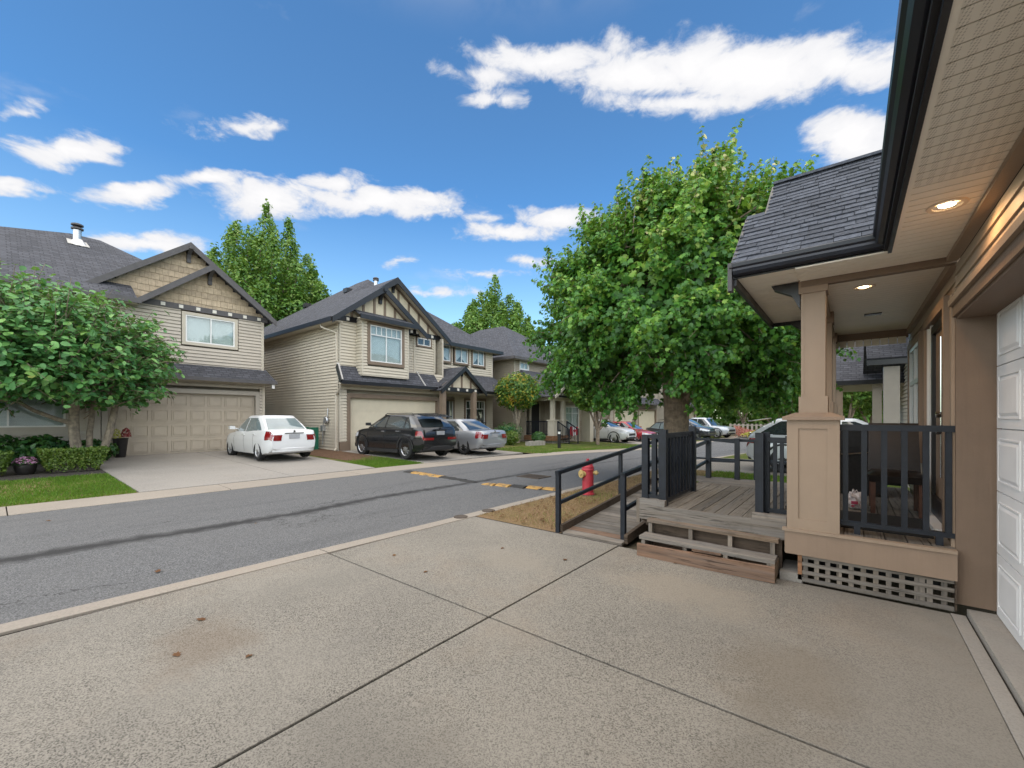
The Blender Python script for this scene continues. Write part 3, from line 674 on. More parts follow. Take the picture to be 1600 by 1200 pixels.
# garage door: five sections with raised panels
gd = bx('garage_door', (.90, .95, -3.2, 4.86, .036, 2.42), M_white_door, NH)
def raised(m, X, y0, y1, z0, z1, out=-1, d=.010, b=.022):
    """raised panel in a groove, on a plane x = X facing out*x"""
    g = .007
    for q in ((y0-.012, y0, z0-.012, z1+.012),(y1, y1+.012, z0-.012, z1+.012),(y0, y1, z0-.012, z0),(y0, y1, z1, z1+.012)):
        m.box(X-out*.004, X+out*g, *q)
    m.add([(X+out*.001,y0+.012,z0+.012),(X+out*.001,y1-.012,z0+.012),(X+out*.001,y1-.012,z1-.012),(X+out*.001,y0+.012,z1-.012),
           (X+out*d,y0+b+.012,z0+b+.012),(X+out*d,y1-b-.012,z0+b+.012),(X+out*d,y1-b-.012,z1-b-.012),(X+out*d,y0+b+.012,z1-b-.012)],
          [(0,1,5,4),(1,2,6,5),(2,3,7,6),(3,0,4,7),(4,5,6,7)])
for k in range(5):
    z0 = .04+.476*k; m = MB(); m.box(.872, .90, -3.2, 4.855, z0+.004, z0+.472)
    y = 4.78
    while y > -3: raised(m, .872, y-.50, y, z0+.085, z0+.39); y -= .60
    obj('door_section', m, M_white_door, gd)
bx('garage_jamb', (.655, .905, 4.872, 5.05, .06, 2.362), M_taupe_dk, NH)
bx('garage_header', (.64, .868, -3.2, 4.905, 2.365, 2.455), M_taupe_dk, NH)
bx('header_soffit', (.66, .868, -3.2, 4.872, 2.345, 2.364), M_taupe_dk, NH)
bx('header_trim', (.615, .66, -3.2, 4.91, 2.452, 2.50), M_col, NH)
bx('wall_core', (.668, 1.2, -3.2, 4.87, 2.46, 2.80), M_taupe, NH)
bx('wall_core', (.69, 1.2, 5.05, 8.75, .1, 2.80), M_taupe, NH)
bx('corner_trim', (.635, .668, 4.915, 4.99, .3, 2.56), M_col, NH)
# siding boards, one by one
def board(y0, y1, z, h, X=.668, o=.016):
    m = MB(); m.prism([(X, z), (X-o, z), (X-o-.001, z+.006), (X-.003, z+h), (X, z+h)], 'y', y0, y1) if False else None
    vs = [(X,y0,z),(X-o,y0,z),(X-.003,y0,z+h),(X,y0,z+h),(X,y1,z),(X-o,y1,z),(X-.003,y1,z+h),(X,y1,z+h)]
    m.add(vs, [(0,1,2,3),(7,6,5,4),(0,4,5,1),(1,5,6,2),(2,6,7,3),(3,7,4,0)]); return obj('siding_board', m, M_siding_near, NH)
for k in range(3): board(-3.2, 4.91, 2.502+.099*k, .098)
DOOR = (5.25, 6.62); WIN = (7.1, 8.42)
for k in range(20):
    z = .53+.1135*k
    if z+.1135 > 2.80: break
    iv = [(5.05, 8.72)]
    for (a, b), (lo, hi) in ((DOOR, (.4, 2.62)), (WIN, (1.0, 2.62))):
        if z < hi and z+.11 > lo:
            iv = [q for (p, r_) in iv for q in ((p, min(r_, a)), (max(p, b), r_)) if q[1]-q[0] > .02]
    for a, b in iv: board(a, b, z, .113, .69)
# front door with sidelight, storm door handle
fd = bx('front_door', (.70, .74, 5.42, 6.28, .56, 2.50), M_fascia, NH)
m = MB()
for b in ((.63,.70,5.25,5.33,.5,2.62),(.63,.70,6.54,6.62,.5,2.62),(.63,.70,5.33,6.54,2.53,2.62)): m.box(*b)
obj('door_trim', m, M_taupe, fd)
m = MB()
for b in ((.655,.70,6.28,6.31,.55,2.53),(.655,.70,6.50,6.54,.55,2.53),(.655,.70,6.31,6.50,.55,1.0)): m.box(*b)
obj('sidelight_frame', m, M_white, fd)
bx('sidelight_pane', (.672,.68,6.31,6.50,1.0,2.53), M_glass, fd); bx('sidelight_back', (.71,.72,6.3,6.52,.6,2.53), M_room, fd)
m = MB()
for b in ((.66,.695,5.36,5.44,.56,2.5),(.66,.695,6.20,6.28,.56,2.5),(.66,.695,5.44,6.20,2.42,2.5),(.66,.695,5.44,6.20,.56,.75)): m.box(*b)
obj('storm_door', m, M_fascia, fd)
m = MB(); m.path([(.645,5.5,1.0),(.645,5.5,2.3)], .008, 8); m.lathe([(.004,-.05),(.03,-.045),(.03,-.02),(.012,-.015),(.012,.02)], 12, (.655,5.5,1.58), 'x'); m.lathe([(.004,-.05),(.026,-.04),(.026,-.02),(.012,.02)], 12, (.655,5.5,1.42), 'x')
obj('door_handle', m, M_chrome, fd, smooth=True)
m = MB(); m.box(.58,.70,5.33,6.54,.515,.555); obj('threshold', m, M_white, fd)
# window beside the door
wn = MB()
for b in ((.64,.69,7.1,7.18,1.0,2.6),(.64,.69,8.34,8.42,1.0,2.6),(.64,.69,7.18,8.34,2.52,2.6),(.64,.69,7.18,8.34,1.0,1.08)): wn.box(*b)
wo = obj('window', wn, M_taupe, NH)
m = MB()
for b in ((.655,.70,7.18,7.23,1.08,2.52),(.655,.70,8.29,8.34,1.08,2.52),(.655,.70,7.23,8.29,2.47,2.52),(.655,.70,7.23,8.29,1.08,1.13),(.655,.70,7.23,8.29,2.0,2.06),(.655,.70,7.74,7.79,1.13,2.47)): m.box(*b)
obj('frame', m, M_white, wo)
for y0, y1 in ((7.23,7.74),(7.79,8.29)):
    for z0, z1 in ((1.13,2.0),(2.06,2.47)): bx('pane', (.675,.68,y0,y1,z0,z1), M_glass, wo)
bx('blind', (.702,.706,7.2,8.3,1.1,2.5), M_room, wo)
# soffit: separate vinyl panels
m = MB(); m.box(.30,.62,-3,4.3,2.845,2.86); 
bx('soffit_backing', (.20, .70, -3.2, 4.9, 2.86, 2.90), M_under, NH)
def soffit_panel(x0, x1, y0, y1, z, vent):
    m = MB(); m.box(x0, x1, y0+.0035, y1-.0035, z, z+.012)
    
    return obj('soffit_panel', m, M_soffit_v if vent else M_soffit, NH)
def vent_soffit():
    m, n, b = newmat('vented_soffit'); p = pos(n)
    sx = n.n('ShaderNodeSeparateXYZ'); n.put(sx.inputs[0], p)
    u = n.m('MULTIPLY', n.m('ADD', sx.outputs[0], n.m('MULTIPLY', sx.outputs[1], .25)), 1/.0115); v = n.m('MULTIPLY', sx.outputs[1], 1/.0128)
    v2 = n.m('ADD', v, n.m('MULTIPLY', n.m('FLOOR', u), .5))
    du = n.m('SUBTRACT', n.m('FRACT', u), .5); dv = n.m('SUBTRACT', n.m('FRACT', v2), .5)
    r = n.m('SQRT', n.m('MULTIPLY_ADD', du, du, n.m('MULTIPLY', n.m('MULTIPLY', dv, dv), .5)))
    hole = n.m('LESS_THAN', r, .26)
    band = n.m('LESS_THAN', n.m('FRACT', n.m('MULTIPLY', sx.outputs[0], 1/.046)), .55)
    n.put(b.inputs['Base Color'], n.mix(n.m('MULTIPLY', hole, band), (.76, .69, .58), (.50, .44, .36))); b.inputs['Roughness'].default_value = .5; return m
M_soffit_v = vent_soffit()
y = -1.2
while y < 4.41:
    soffit_panel(.268, .60, y, y+.0895, 2.845, True if y < 3.25 else False); y += .0895
y = 4.42
while y < 4.8: soffit_panel(-.38 if y > 4.39 else .2, .66, y, y+.0895, 2.850, False); y += .0895
bx('soffit_trim', (.60, .668, -3.2, 4.86, 2.812, 2.86), M_col, NH); bx('soffit_trim', (.246, .27, -3.2, 4.42, 2.838, 2.86), M_soffit, NH)
y = 4.95
while y < 8.6: soffit_panel(-.36, .66, y, y+.10, 2.872, False); y += .10
bx('porch_ceiling_core', (-.40, .70, 4.80, 8.7, 2.888, 2.95), M_under, NH)
bx('soffit_trim', (.64, .69, 4.95, 8.6, 2.80, 2.872), M_col, NH)
bx('porch_beam', (-.37, .66, 4.855, 4.935, 2.795, 2.888), M_taupe_dk, NH)
bx('porch_beam', (-.38, -.20, 4.94, 8.55, 2.80, 2.87), M_col, NH)
bx('porch_beam', (-.36, .66, 8.52, 8.60, 2.75, 2.88), M_taupe, NH)
y = -.36
for k in range(10): bx('frieze_tile', (-.34+.098*k, -.25+.098*k, 8.50, 8.518, 2.66, 2.76), M_soffit, NH)
# recessed lights
def pot_light(x, y, z, p):
    r = MB(); r.lathe([(.050,.05),(.068,-.003),(.090,-.006),(.095,-.001),(.095,.002)], 28, (x, y, z), 'z', False); o = obj('recessed_light', r, M_brassring, NH, smooth=True)
    c = MB(); c.lathe([(.054,.020),(.052,.004),(.036,-.003),(.002,-.005)], 24, (x, y, z+.004)); obj('bulb', c, M_bulb, o, smooth=True)
    L = bpy.data.lights.new('recessed_light_lamp', 'SPOT'); L.energy = p; L.color = (1, .55, .24); L.spot_size = math.radians(165); L.spot_blend = .6; L.shadow_soft_size = .045
    lo = bpy.data.objects.new('recessed_light_lamp', L); COL.objects.link(lo); lo.location = (x, y, z-.02); lo.parent = NH; lo.matrix_parent_inverse = ROOTM[NH.name].inverted()
M_bulb = emis('warm_bulb', (1, .80, .50), 14); M_brassring = plain('white_light_ring', (.62, .50, .38), .4, .05, 8)
pot_light(.455, 3.66, 2.843, 4.2); pot_light(.10, 5.55, 2.871, 3.2)
bx('smoke_grille', (.13, .30, 7.0, 7.12, 2.862, 2.873), M_fascia, NH)
# gutter along the garage eave (moulded profile) and porch eave
def gutter(p0, p1, outdir, name='gutter'):
    """extrude a K-style profile between two points; profile (out, z)"""
    prof = [(0,-.0),(0,-.105),(.035,-.112),(.062,-.098),(.074,-.070),(.072,-.050),(.088,-.036),(.092,-.006),(.086,0)]
    p0, p1 = Vector(p0), Vector(p1); od = Vector(outdir); m = MB()
    n = len(prof); m.v += [tuple(p+od*a+Vector((0,0,b))) for p in (p0, p1) for a, b in prof]
    m.f += [tuple(range(n)), tuple(range(2*n-1, n-1, -1))]+[(i, i+n, (i+1) % n+n, (i+1) % n) for i in range(n)]
    return obj(name, m, M_gutter, NH)
gutter((.222, -3.2, 3.0), (.222, 4.33, 3.0), (-1, 0, 0)); bx('fascia', (.222, .245, -3.2, 4.40, 2.832, 3.04), M_fascia, NH)
PE = 4.42
gutter((-.86, PE, 2.985), (.222, PE, 2.985), (0, -1, 0)); bx('fascia', (-.88, .222, PE, PE+.022, 2.862, 2.99), M_fascia, NH)
# main garage roof (seen only edge on) and porch gable roof
def roof_uv(me):
    uvl = me.uv_layers.new(name='roof')
    for p in me.polygons:
        n = p.normal; h = Vector((0,0,1)).cross(n)
        if h.length < 1e-3: h = Vector((1,0,0))
        h.normalize(); s = n.cross(h)
        for li in p.loop_indices:
            co = me.vertices[me.loops[li].vertex_index].co; uvl.data[li].uv = (co.dot(h), co.dot(s))
def roof(name, polys, mat, parent, t=.045):
    m = MB()
    for p in polys: m.slab(p, t)
    me = m.mesh(name, mat); roof_uv(me); return link(name, me, parent)
roof('garage_roof', [[(.16,-3.2,3.03),(.16,4.36,3.03),(1.6,4.36,3.9),(4,5.7,5.2),(4,-3.2,5.2)]], M_roof1, NH)
RY, RZ, EZ = 5.76, 4.26, 3.0
PIT = (RZ-EZ)/(RY-PE)
bx('gable_wall', (-.52, -.46, 4.9, 6.65, 2.9, 3.45), M_col, NH)
m = MB(); m.prism([(4.62,3.05),(RY,RZ-.14),(6.9,3.05)], 'x', -.50, -.44); obj('gable_wall', m, M_col, NH)
deck = [(-.87,PE,EZ),(.16,PE,EZ),(.55,PE+.35,EZ+.35*PIT),(1.9,RY,RZ),(-.69,RY,RZ),(-.69,5.2,EZ+(5.2-PE)*PIT),(-.87,5.2,EZ+(5.2-PE)*PIT)]
porch_roof = obj('porch_roof', MB().slab([(x,y,z-.012) for x,y,z in deck], .05), M_under, NH)
obj('roof_back_slope', MB().slab([(-.69,RY,RZ),(1.9,RY,RZ),(1.9,7.10,EZ),(-.69,7.10,EZ)], .05), M_under, NH)
# shingles, one by one
cs = math.cos(math.atan(PIT)); sn = math.sin(math.atan(PIT)); EXP = .090
sh = MB(); sh.add([(0,-.006,.017),(1,-.006,.017),(1,.12,.002),(0,.12,.002),(0,-.006,.0),(1,-.006,.0)], [(0,1,2,3),(4,5,1,0),(4,0,3),(5,2,1)]); SHM = sh.mesh('shingle', M_roof_near, fix=False)
rw = random.Random(3); row = 0; s = 0.
slope_len = (RY-PE)/cs
while s < slope_len-.02:
    yy = PE+s*cs; zz = EZ+s*sn
    xl = -.885 if yy < 5.2 else -.70; xr = .20+max(0, (yy-PE)-.0)*1.05
    xr = min(xr, 1.5); x = xl-rw.uniform(0, .2)
    while x < xr:
        w = rw.choice((.13, .18, .23, .28)); a, b = max(x, xl), min(x+w-.004, xr); x += w
        if b-a < .02: continue
        o = link('shingle', SHM, porch_roof); lift = rw.choice((.0, .0, .004, .007))
        M = Matrix(((1,0,0,a),(0,cs,-sn,yy),(0,sn,cs,zz+lift),(0,0,0,1))) @ Matrix.Diagonal((b-a, 1, 1, 1)); o.matrix_basis = M
    s += EXP; row += 1
bx('ridge_cap', (-.70, 1.9, RY-.07, RY+.07, RZ-.01, RZ+.018), M_roof_near, NH)
# rake boards, gable end soffit, bracket
def rake(X, y0, y1, w=.03, h=.14, dz=-.08):
    m = MB(); m.beam((X, y0, EZ+(y0-PE)*PIT+dz), (X, y1, EZ+(y1-PE)*PIT+dz), w, h, (0,0,1)); return obj('rake_board', m, M_fascia, NH)
rake(-.875, PE-.02, 5.2); rake(-.70, 5.2, RY)
m = MB(); m.beam((-.70, 7.1, EZ-.08), (-.70, RY, RZ-.08), .03, .14); obj('rake_board', m, M_fascia, NH)
m = MB(); m.beam((-.875, 6.9, EZ-.02+.0), (-.875, 6.3, EZ+.6*PIT), .03, .12); obj('rake_board', m, M_fascia, NH)
bx('rake_return', (-.905, -.87, PE-.06, PE+.03, 2.74, 3.0), M_fascia_grey, NH)
y = 4.44
while y < 6.85: soffit_panel(-.84, -.385, y, y+.145, 2.866, False); y += .145
bx('fascia', (-.88, -.845, PE+.02, 6.92, 2.80, 2.90), M_fascia, NH); bx('fascia', (-.845, -.36, 6.86, 6.90, 2.82, 2.90), M_fascia, NH)
bx('eave_core', (-.85, -.40, 4.45, 6.85, 2.88, 2.95), M_under, NH)
m = MB(); m.prism([(-.385,2.60),(-.385,2.86),(-.62,2.86),(-.60,2.82),(-.45,2.74)], 'y', 4.90, 4.99); obj('bracket', m, M_fascia, NH)
m = MB(); m.prism([(-.385,2.45),(-.385,2.80),(-.62,2.80),(-.60,2.76),(-.45,2.66)], 'y', 6.62, 6.70); obj('bracket', m, M_fascia, NH)
# porch columns
def column(y, base=True, x0=-.48, x1=-.08):
    c = bx('porch_column', (-.37, -.19, y+.09, y+.27, 1.585, 2.80), M_col, NH)
    m = MB()
    for b in ((-.374,-.35,y+.086,y+.274,1.75,2.74),(-.21,-.186,y+.086,y+.274,1.75,2.74)): m.box(*b)
    obj('corner_bead', m, M_col, c)
    bx('collar', (-.392,-.168,y+.068,y+.292,1.60,1.752), M_col, c); bx('collar', (-.392,-.168,y+.068,y+.292,2.735,2.90), M_taupe, c)
    if not base: return
    m = MB(); m.box(x0+.012, x1-.012, y+.012, y+.35, .5, 1.53); obj('base_core', m, M_col, c)
    for b in ((x0,x0+.09,y,y+.012,.5,1.53),(x1-.09,x1,y,y+.012,.5,1.53),(x0+.09,x1-.09,y,y+.012,1.45,1.53),(x0+.09,x1-.09,y,y+.012,.5,.60)): bx('panel_stile', b, M_col, c)
    bx('base_side', (x1-.012,x1,y+.012,y+.36,.5,1.53), M_col, c); bx('base_side', (x0,x0+.012,y+.012,y+.36,.5,1.53), M_col, c)
    m = MB(); z0, z1, z2 = 1.53, 1.56, 1.60; e = .035
    m.v += [(a, b, z) for z, q in ((z0, e), (z1, e), (z2, -.06)) for a, b in ((x0-q,y-q),(x1+q,y-q),(x1+q,y+.36+q),(x0-q,y+.36+q))]
    m.f += [(3,2,1,0),(8,9,10,11)]+[(i+4*k, (i+1)%4+4*k, (i+1)%4+4+4*k, i+4+4*k) for k in (0, 1) for i in range(4)]
    obj('cap', m, M_taupe, c)
column(4.80); column(6.50, False); column(8.20, False)
# porch floor, skirt, lattice
bx('porch_floor_frame', (-.44, .655, 4.86, 8.6, .36, .462), M_wood_dark, NH)
for k in range(8):
    o = bx('floor_board', (-.475+.142*k, -.475+.142*k+.134, 4.815, 8.6, .463, .50), M_wood_y, NH)
bx('skirt_board', (-.49, .653, 4.782, 4.812, .262, .475), M_taupe, NH); bx('skirt_nosing', (-.515, .653, 4.768, 4.83, .476, .502), M_col, NH)
bx('skirt_board', (-.50, -.47, 4.815, 5.2, .262, .475), M_taupe, NH)
lat = bx('lattice', (-.36, .645, 4.835, 4.84, .0, .01), M_wood_z, NH)
for k in range(12):
    if k == 9: bx('lattice_slat', (-.352+.0835*k+.01, -.352+.0835*k+.075, 4.828, 4.835, .01, .25), M_wood_z, lat)
    else: bx('lattice_slat', (-.352+.0835*k, -.352+.0835*k+.036, 4.826, 4.834, .005, .255), M_wood_z, lat)
for z in (.012, .080, .158, .228): bx('lattice_slat', (-.36, .64, 4.816, 4.825, z, z+.034), M_wood_x, lat)
bx('corner_post', (-.395, -.362, 4.82, 4.87, .02, .26), M_cedar, NH); bx('corner_post', (.643, .652, 4.80, 4.86, .02, .27), M_wood_dark, NH)
bx('under_wall', (-.45, .65, 5.6, 5.65, -.05, .36), M_under, NH)
# porch railing
RYP = 4.92
rl = bx('porch_railing', (-.08, .662, RYP-.03, RYP+.035, 1.435, 1.487), M_black, NH)
bx('bottom_rail', (-.08, .66, RYP-.02, RYP+.025, .572, .612), M_black, rl)
for x in (-.06, .070, .205, .335, .468, .60): bx('baluster', (x, x+.040, RYP-.018, RYP+.022, .612, 1.435), M_black, rl)
for x in (.02, .545): bx('rail_foot', (x, x+.045, RYP-.018, RYP+.022, .502, .572), M_black, rl)
# far porch rail along the deck side and end rail
rl2 = bx('porch_railing', (-.30, .60, 8.30, 8.34, 1.40, 1.45), M_black, NH)
for k in range(9): bx('baluster', (-.28+.1*k, -.25+.1*k, 8.305, 8.335, .60, 1.40), M_black, rl2)
bx('bottom_rail', (-.30, .60, 8.305, 8.335, .56, .60), M_black, rl2)
# things on the porch
ch = thing('chair', 'dark brown leather dining chair behind the porch railing, facing the driveway', 'chair', (.36, 6.3, .5))
m = MB(); m.add([(.15,6.0,.86),(.60,6.0,.86),(.60,6.50,.86),(.15,6.50,.86),(.14,5.99,.93),(.61,5.99,.93),(.61,6.51,.93),(.14,6.51,.93),(.19,6.04,.965),(.56,6.04,.965),(.56,6.46,.965),(.19,6.46,.965)],
    [(3,2,1,0),(0,1,5,4),(1,2,6,5),(2,3,7,6),(3,0,4,7),(4,5,9,8),(5,6,10,9),(6,7,11,10),(7,4,8,11),(8,9,10,11)]); obj('seat', m, M_chair, ch, smooth=True, sharp=50)
m = MB(); m.add([(.15,6.42,.90),(.60,6.42,.90),(.60,6.52,.90),(.15,6.52,.90),(.16,6.49,1.28),(.59,6.49,1.28),(.59,6.57,1.28),(.16,6.57,1.28),(.16,6.55,1.49),(.59,6.55,1.49),(.59,6.62,1.48),(.16,6.62,1.48)],
    [(3,2,1,0),(0,1,5,4),(1,2,6,5),(2,3,7,6),(3,0,4,7),(4,5,9,8),(5,6,10,9),(6,7,11,10),(7,4,8,11),(8,9,10,11)]); obj('backrest', m, M_chair, ch, smooth=True, sharp=50)
for x in (.165, .545):
    for y in (6.01, 6.46):
        m = MB(); m.beam((x+.02,y+.02,.517),(x+.02,y+.02,.86), .042, .042); obj('leg', m, M_chairwood, ch)
mt = MB(); mt.box(-.10, .56, 5.14, 6.02, .5005, .513); tag(obj('doormat', mt, M_mat), 'black ribbed mat lying on the porch boards behind the railing', 'mat')
bg = thing('plastic_bag', 'crumpled white plastic bag with red print on the porch floor', 'bag', (.03, 6.25, .5))
bm = bmesh.new(); bmesh.ops.create_icosphere(bm, subdivisions=3, radius=1)
for v in bm.verts:
    c = v.co; k = 1+.16*math.sin(c.x*7+c.z*5)+.12*math.sin(c.y*9+c.z*3)+.08*math.sin(c.x*15)
    v.co = Vector((.03+c.x*.085*k, 6.25+c.y*.075*k, .595+max(-.082, c.z*.10*k)))
me = bpy.data.meshes.new('bag_body'); bm.to_mesh(me); bm.free(); me.materials.append(M_bag); link('bag_body', me, bg)
m = MB()
for a in (0, 2.1, 4.0): m.path([(.03+.05*math.cos(a),6.25+.05*math.sin(a),.66),(.03+.02*math.cos(a),6.25+.03*math.sin(a),.72),(.03-.03*math.cos(a),6.25-.03*math.sin(a),.66)], .008, 6)
obj('handle', m, M_bag, bg, smooth=True)
m = MB(); m.box(.0, .06, 6.168, 6.172, .57, .605); m.box(.0,.03,6.166,6.171,.54,.56); obj('print', m, M_bagred, bg)

bq = thing('covered_barbecue', 'tall black covered object at the far end of the porch behind the railing', 'barbecue', (.0, 7.7, .5))
m = MB(); m.v = [(x, y, z) for z, e in ((.52, .0), (1.15, .01), (1.36, .10), (1.40, .18)) for x, y in ((-.34+e, 7.4+e), (.33-e, 7.4+e), (.33-e, 8.0-e), (-.34+e, 8.0-e))]
m.f = [(3,2,1,0),(12,13,14,15)]+[(i+4*k, (i+1)%4+4*k, (i+1)%4+4+4*k, i+4+4*k) for k in range(3) for i in range(4)]; obj('cover', m, M_mat, bq)
m = MB(); m.path([(-.36,7.39,1.02),(.34,7.39,1.10)], .012, 6); obj('handle', m, M_chrome, bq)
# ------------------------------------------------------------------ deck, steps, ramp, hydrant
DK = thing('deck', 'grey weathered wooden deck in front of the porch with black railings', 'deck', (-1.25, 6.1, 0))
for k in range(11):
    x = -1.995+.1365*k
    m = MB(); dz = rnd.uniform(-.003, .003); m.box(x, x+.129, 4.998, 7.22+rnd.uniform(-.01,.01), .462+dz, .50+dz); obj('plank', m, M_wood_y, DK)
m = MB(); m.box(-2.0, -.50, 4.955, 4.996, .335, .505); obj('fascia_board', m, M_wood_x, DK)
m = MB(); m.box(-2.0, -1.70, 4.957, 5.03, .507, .575); obj('raised_curb', m, M_wood_x, DK)
m = MB(); m.box(-.80, -.50, 4.957, 5.03, .507, .568); obj('raised_curb', m, M_wood_x, DK)
m = MB(); m.box(-2.045, -2.002, 4.97, 5.02, .28, .575); obj('end_block', m, M_wood_z, DK)
m = MB(); m.box(-1.99, -1.95, 5.0, 7.2, .30, .46); m.box(-.55, -.51, 5.0, 7.2, .30, .46); m.box(-1.95, -.55, 7.16, 7.2, .30, .46); m.box(-1.94, -.56, 5.0, 5.04, .26, .455); obj('joist_frame', m, M_wood_dark, DK)
m = MB(); m.box(-.60, -.53, 4.90, 4.955, .03, .335); obj('support_post', m, M_wood_dark, DK)
m = MB(); m.box(-.61, -.52, 4.893, 4.962, .01, .06); obj('post_shoe', m, M_fascia, DK)
for i in range(7):      # lower landing at the back
    y = 7.24+.143*i; m = MB(); m.box(-2.1, -.45, y, y+.136, .385, .42); obj('plank', m, M_wood_x, DK)
for i in range(4):
    y = 8.245+.143*i; m = MB(); m.box(-3.05, -.45, y, y+.136, .375, .41); obj('plank', m, M_wood_x, DK)
m = MB(); m.box(-2.2, -1.45, 7.18, 7.235, .425, .50); obj('edge_board', m, M_wood_dark, DK)
def rail_run(parent, posts, rails, bal=None, pw=.075):
    """posts: (x,y,z0,z1[,w]); rails: (p0,p1,w,h); bal: list of (x,y,z0,z1,w)"""
    for p in posts:
        w = (p[4] if len(p) > 4 else pw)/2; m = MB(); m.box(p[0]-w, p[0]+w, p[1]-w, p[1]+w, p[2], p[3]); obj('post', m, M_black, parent)
    for p0, p1, w, h in rails:
        m = MB(); m.beam(p0, p1, w, h); obj('rail', m, M_black, parent)
    for x, y, z0, z1, w in bal or []:
        m = MB(); m.box(x-w/2, x+w/2, y-w/2, y+w/2, z0, z1); obj('baluster', m, M_black, parent)
rail_run(DK, [(-1.965,5.065,.50,1.345),(-1.75,5.07,.48,1.41,.085),(-1.78,6.36,.48,1.43,.085)],
  [((-1.93,5.065,1.325),(-1.79,5.067,1.325),.05,.045),((-1.93,5.065,.60),(-1.79,5.067,.60),.045,.04),
   ((-1.775,5.11,1.33),(-1.79,6.32,1.33),.05,.06),((-1.775,5.11,.545),(-1.79,6.32,.545),.045,.04),((-1.83,5.3,.95),(-1.83,6.3,.95),.03,.04)],
  [(-1.86,5.075,.60,1.32,.055)]+[(-1.778,5.22+.13*k,.545,1.33,.042) for k in range(9)]+[(-1.83,5.30+.15*k,.545,1.30,.03) for k in range(6)])
rail_run(DK, [(-.745,5.065,.50,1.395,.075),(-.695,5.17,.52,1.40,.055)], [((-.68,5.13,1.325),(-.50,5.12,1.325),.045,.045),((-.68,5.13,.585),(-.50,5.12,.585),.04,.04)],
  [(-.615,5.125,.59,1.31,.034),(-.555,5.125,.59,1.31,.034)])
rail_run(DK, [(-.52,7.0,.5,1.40,.07)], [((-.52,5.3,1.33),(-.52,7.0,1.33),.05,.05),((-.52,5.3,.6),(-.52,7.0,.6),.045,.04)], [(-.52,5.45+.14*k,.6,1.33,.035) for k in range(11)])
# steps
ST = thing('wooden_steps', 'two weathered wooden steps with open fronts leading up to the deck', 'steps', (-1.2, 4.78, 0))
def plank_x(name, x0, x1, y0, y1, z0, z1, mat, parent, tilt=0):
    m = MB(); n = 6; e = .004
    for k in range(n+1):
        x = x0+(x1-x0)*k/n; j = rnd.uniform(-.003, .003); dz = tilt*(k/n-.5)
        m.v += [(x,y0,z0+dz),(x,y1,z0+dz),(x,y1,z1-e+dz+j),(x,y1-e,z1+dz+j),(x,y0+e+j,z1+dz+j),(x,y0+j*.5,z1-e+dz)]
        if k:
            for q in range(6): b = k*6; m.f.append((b-6+q, b-6+(q+1)%6, b+(q+1)%6, b+q))
    m.f += [(5,4,3,2,1,0), tuple(n*6+q for q in range(6))]
    return obj(name, m, mat, parent)
plank_x('tread', -1.865, -.555, 4.845, 4.91, .325, .362, M_wood_step, ST, -.012); plank_x('tread', -1.855, -.555, 4.915, 4.953, .327, .36, M_wood_step, ST, -.012)
plank_x('tread', -1.88, -.56, 4.645, 4.74, .172, .212, M_wood_x, ST, -.012); plank_x('tread', -1.875, -.56, 4.746, 4.84, .172, .214, M_wood_x, ST, -.012)
plank_x('riser', -1.885, -.555, 4.595, 4.63, .0, .145, M_wood_tan, ST, .012)
plank_x('back_board', -1.82, -.58, 4.93, 4.953, .04, .325, M_wood_dark, ST)
for x in (-1.83, -1.38, -.985, -.605):
    m = MB(); m.prism([(4.64,.0),(4.94,.0),(4.94,.322),(4.852,.322),(4.852,.172),(4.64,.172)], 'x', x-.02, x+.02); obj('stringer', m, M_wood_z, ST)
m = MB(); m.beam((-1.30,4.635,.165),(-1.02,4.625,.172), .03, .018); obj('split_strip', m, M_wood_tan, ST)
m = MB(); m.box(-.585, -.557, 4.632, 4.93, .02, .17); obj('side_board', m, M_wood_step, ST)
# ramp
RP = thing('ramp', 'long grey plank wheelchair ramp with black handrails rising beside the dry grass', 'ramp', (-2.65, 6.2, 0))
def rz_(y): return .012+.078*(y-4.85)
i = 0; y = 4.86
while y < 8.2:
    m = MB(); x0, x1 = -3.03, -2.19; zz = rz_(y)
    zz2 = rz_(y+.134); m.add([(x0,y,zz-.03),(x1,y,zz-.03),(x1,y+.134,zz2-.03),(x0,y+.134,zz2-.03),(x0,y,zz),(x1,y,zz),(x1,y+.134,zz2),(x0,y+.134,zz2)],[(0,3,2,1),(4,5,6,7),(0,1,5,4),(1,2,6,5),(2,3,7,6),(3,0,4,7)])
    obj('plank', m, M_wood_tan if i == 1 else M_wood_x, RP); y += .141; i += 1
m = MB(); m.beam((-3.055,4.86,.05),(-3.055,8.8,rz_(8.8)+.05), .045, .11); obj('side_curb', m, M_wood_dark, RP)
m = MB(); m.beam((-2.165,4.93,.05),(-2.165,7.1,rz_(7.1)+.05), .045, .11); obj('side_curb', m, M_wood_dark, RP)
m = MB(); m.beam((-3.0,4.9,-.03),(-3.0,8.2,rz_(8.2)-.07), .04, .05); m.beam((-2.22,4.9,-.03),(-2.22,8.2,rz_(8.2)-.07), .04, .05); obj('bearer', m, M_wood_dark, RP)
L0, L1 = (-3.10,4.86,.815), (-3.08,8.72,1.085)
rail_run(RP, [(-3.10,4.86,-.03,.81,.058),(-3.09,6.82,.05,.935,.055),(-3.08,8.72,.1,1.15,.06)], [((-3.10,4.82,.805),(-3.08,8.72,1.10),.055,.05),((-3.10,4.88,.395),(-3.08,8.72,.72),.04,.045)])
rail_run(RP, [(-2.235,5.02,-.03,.835,.058),(-2.12,8.62,.3,1.17,.085)], [((-2.235,4.99,.83),(-2.14,8.6,1.10),.055,.05),((-2.235,5.04,.395),(-2.14,8.6,.73),.045,.045)])
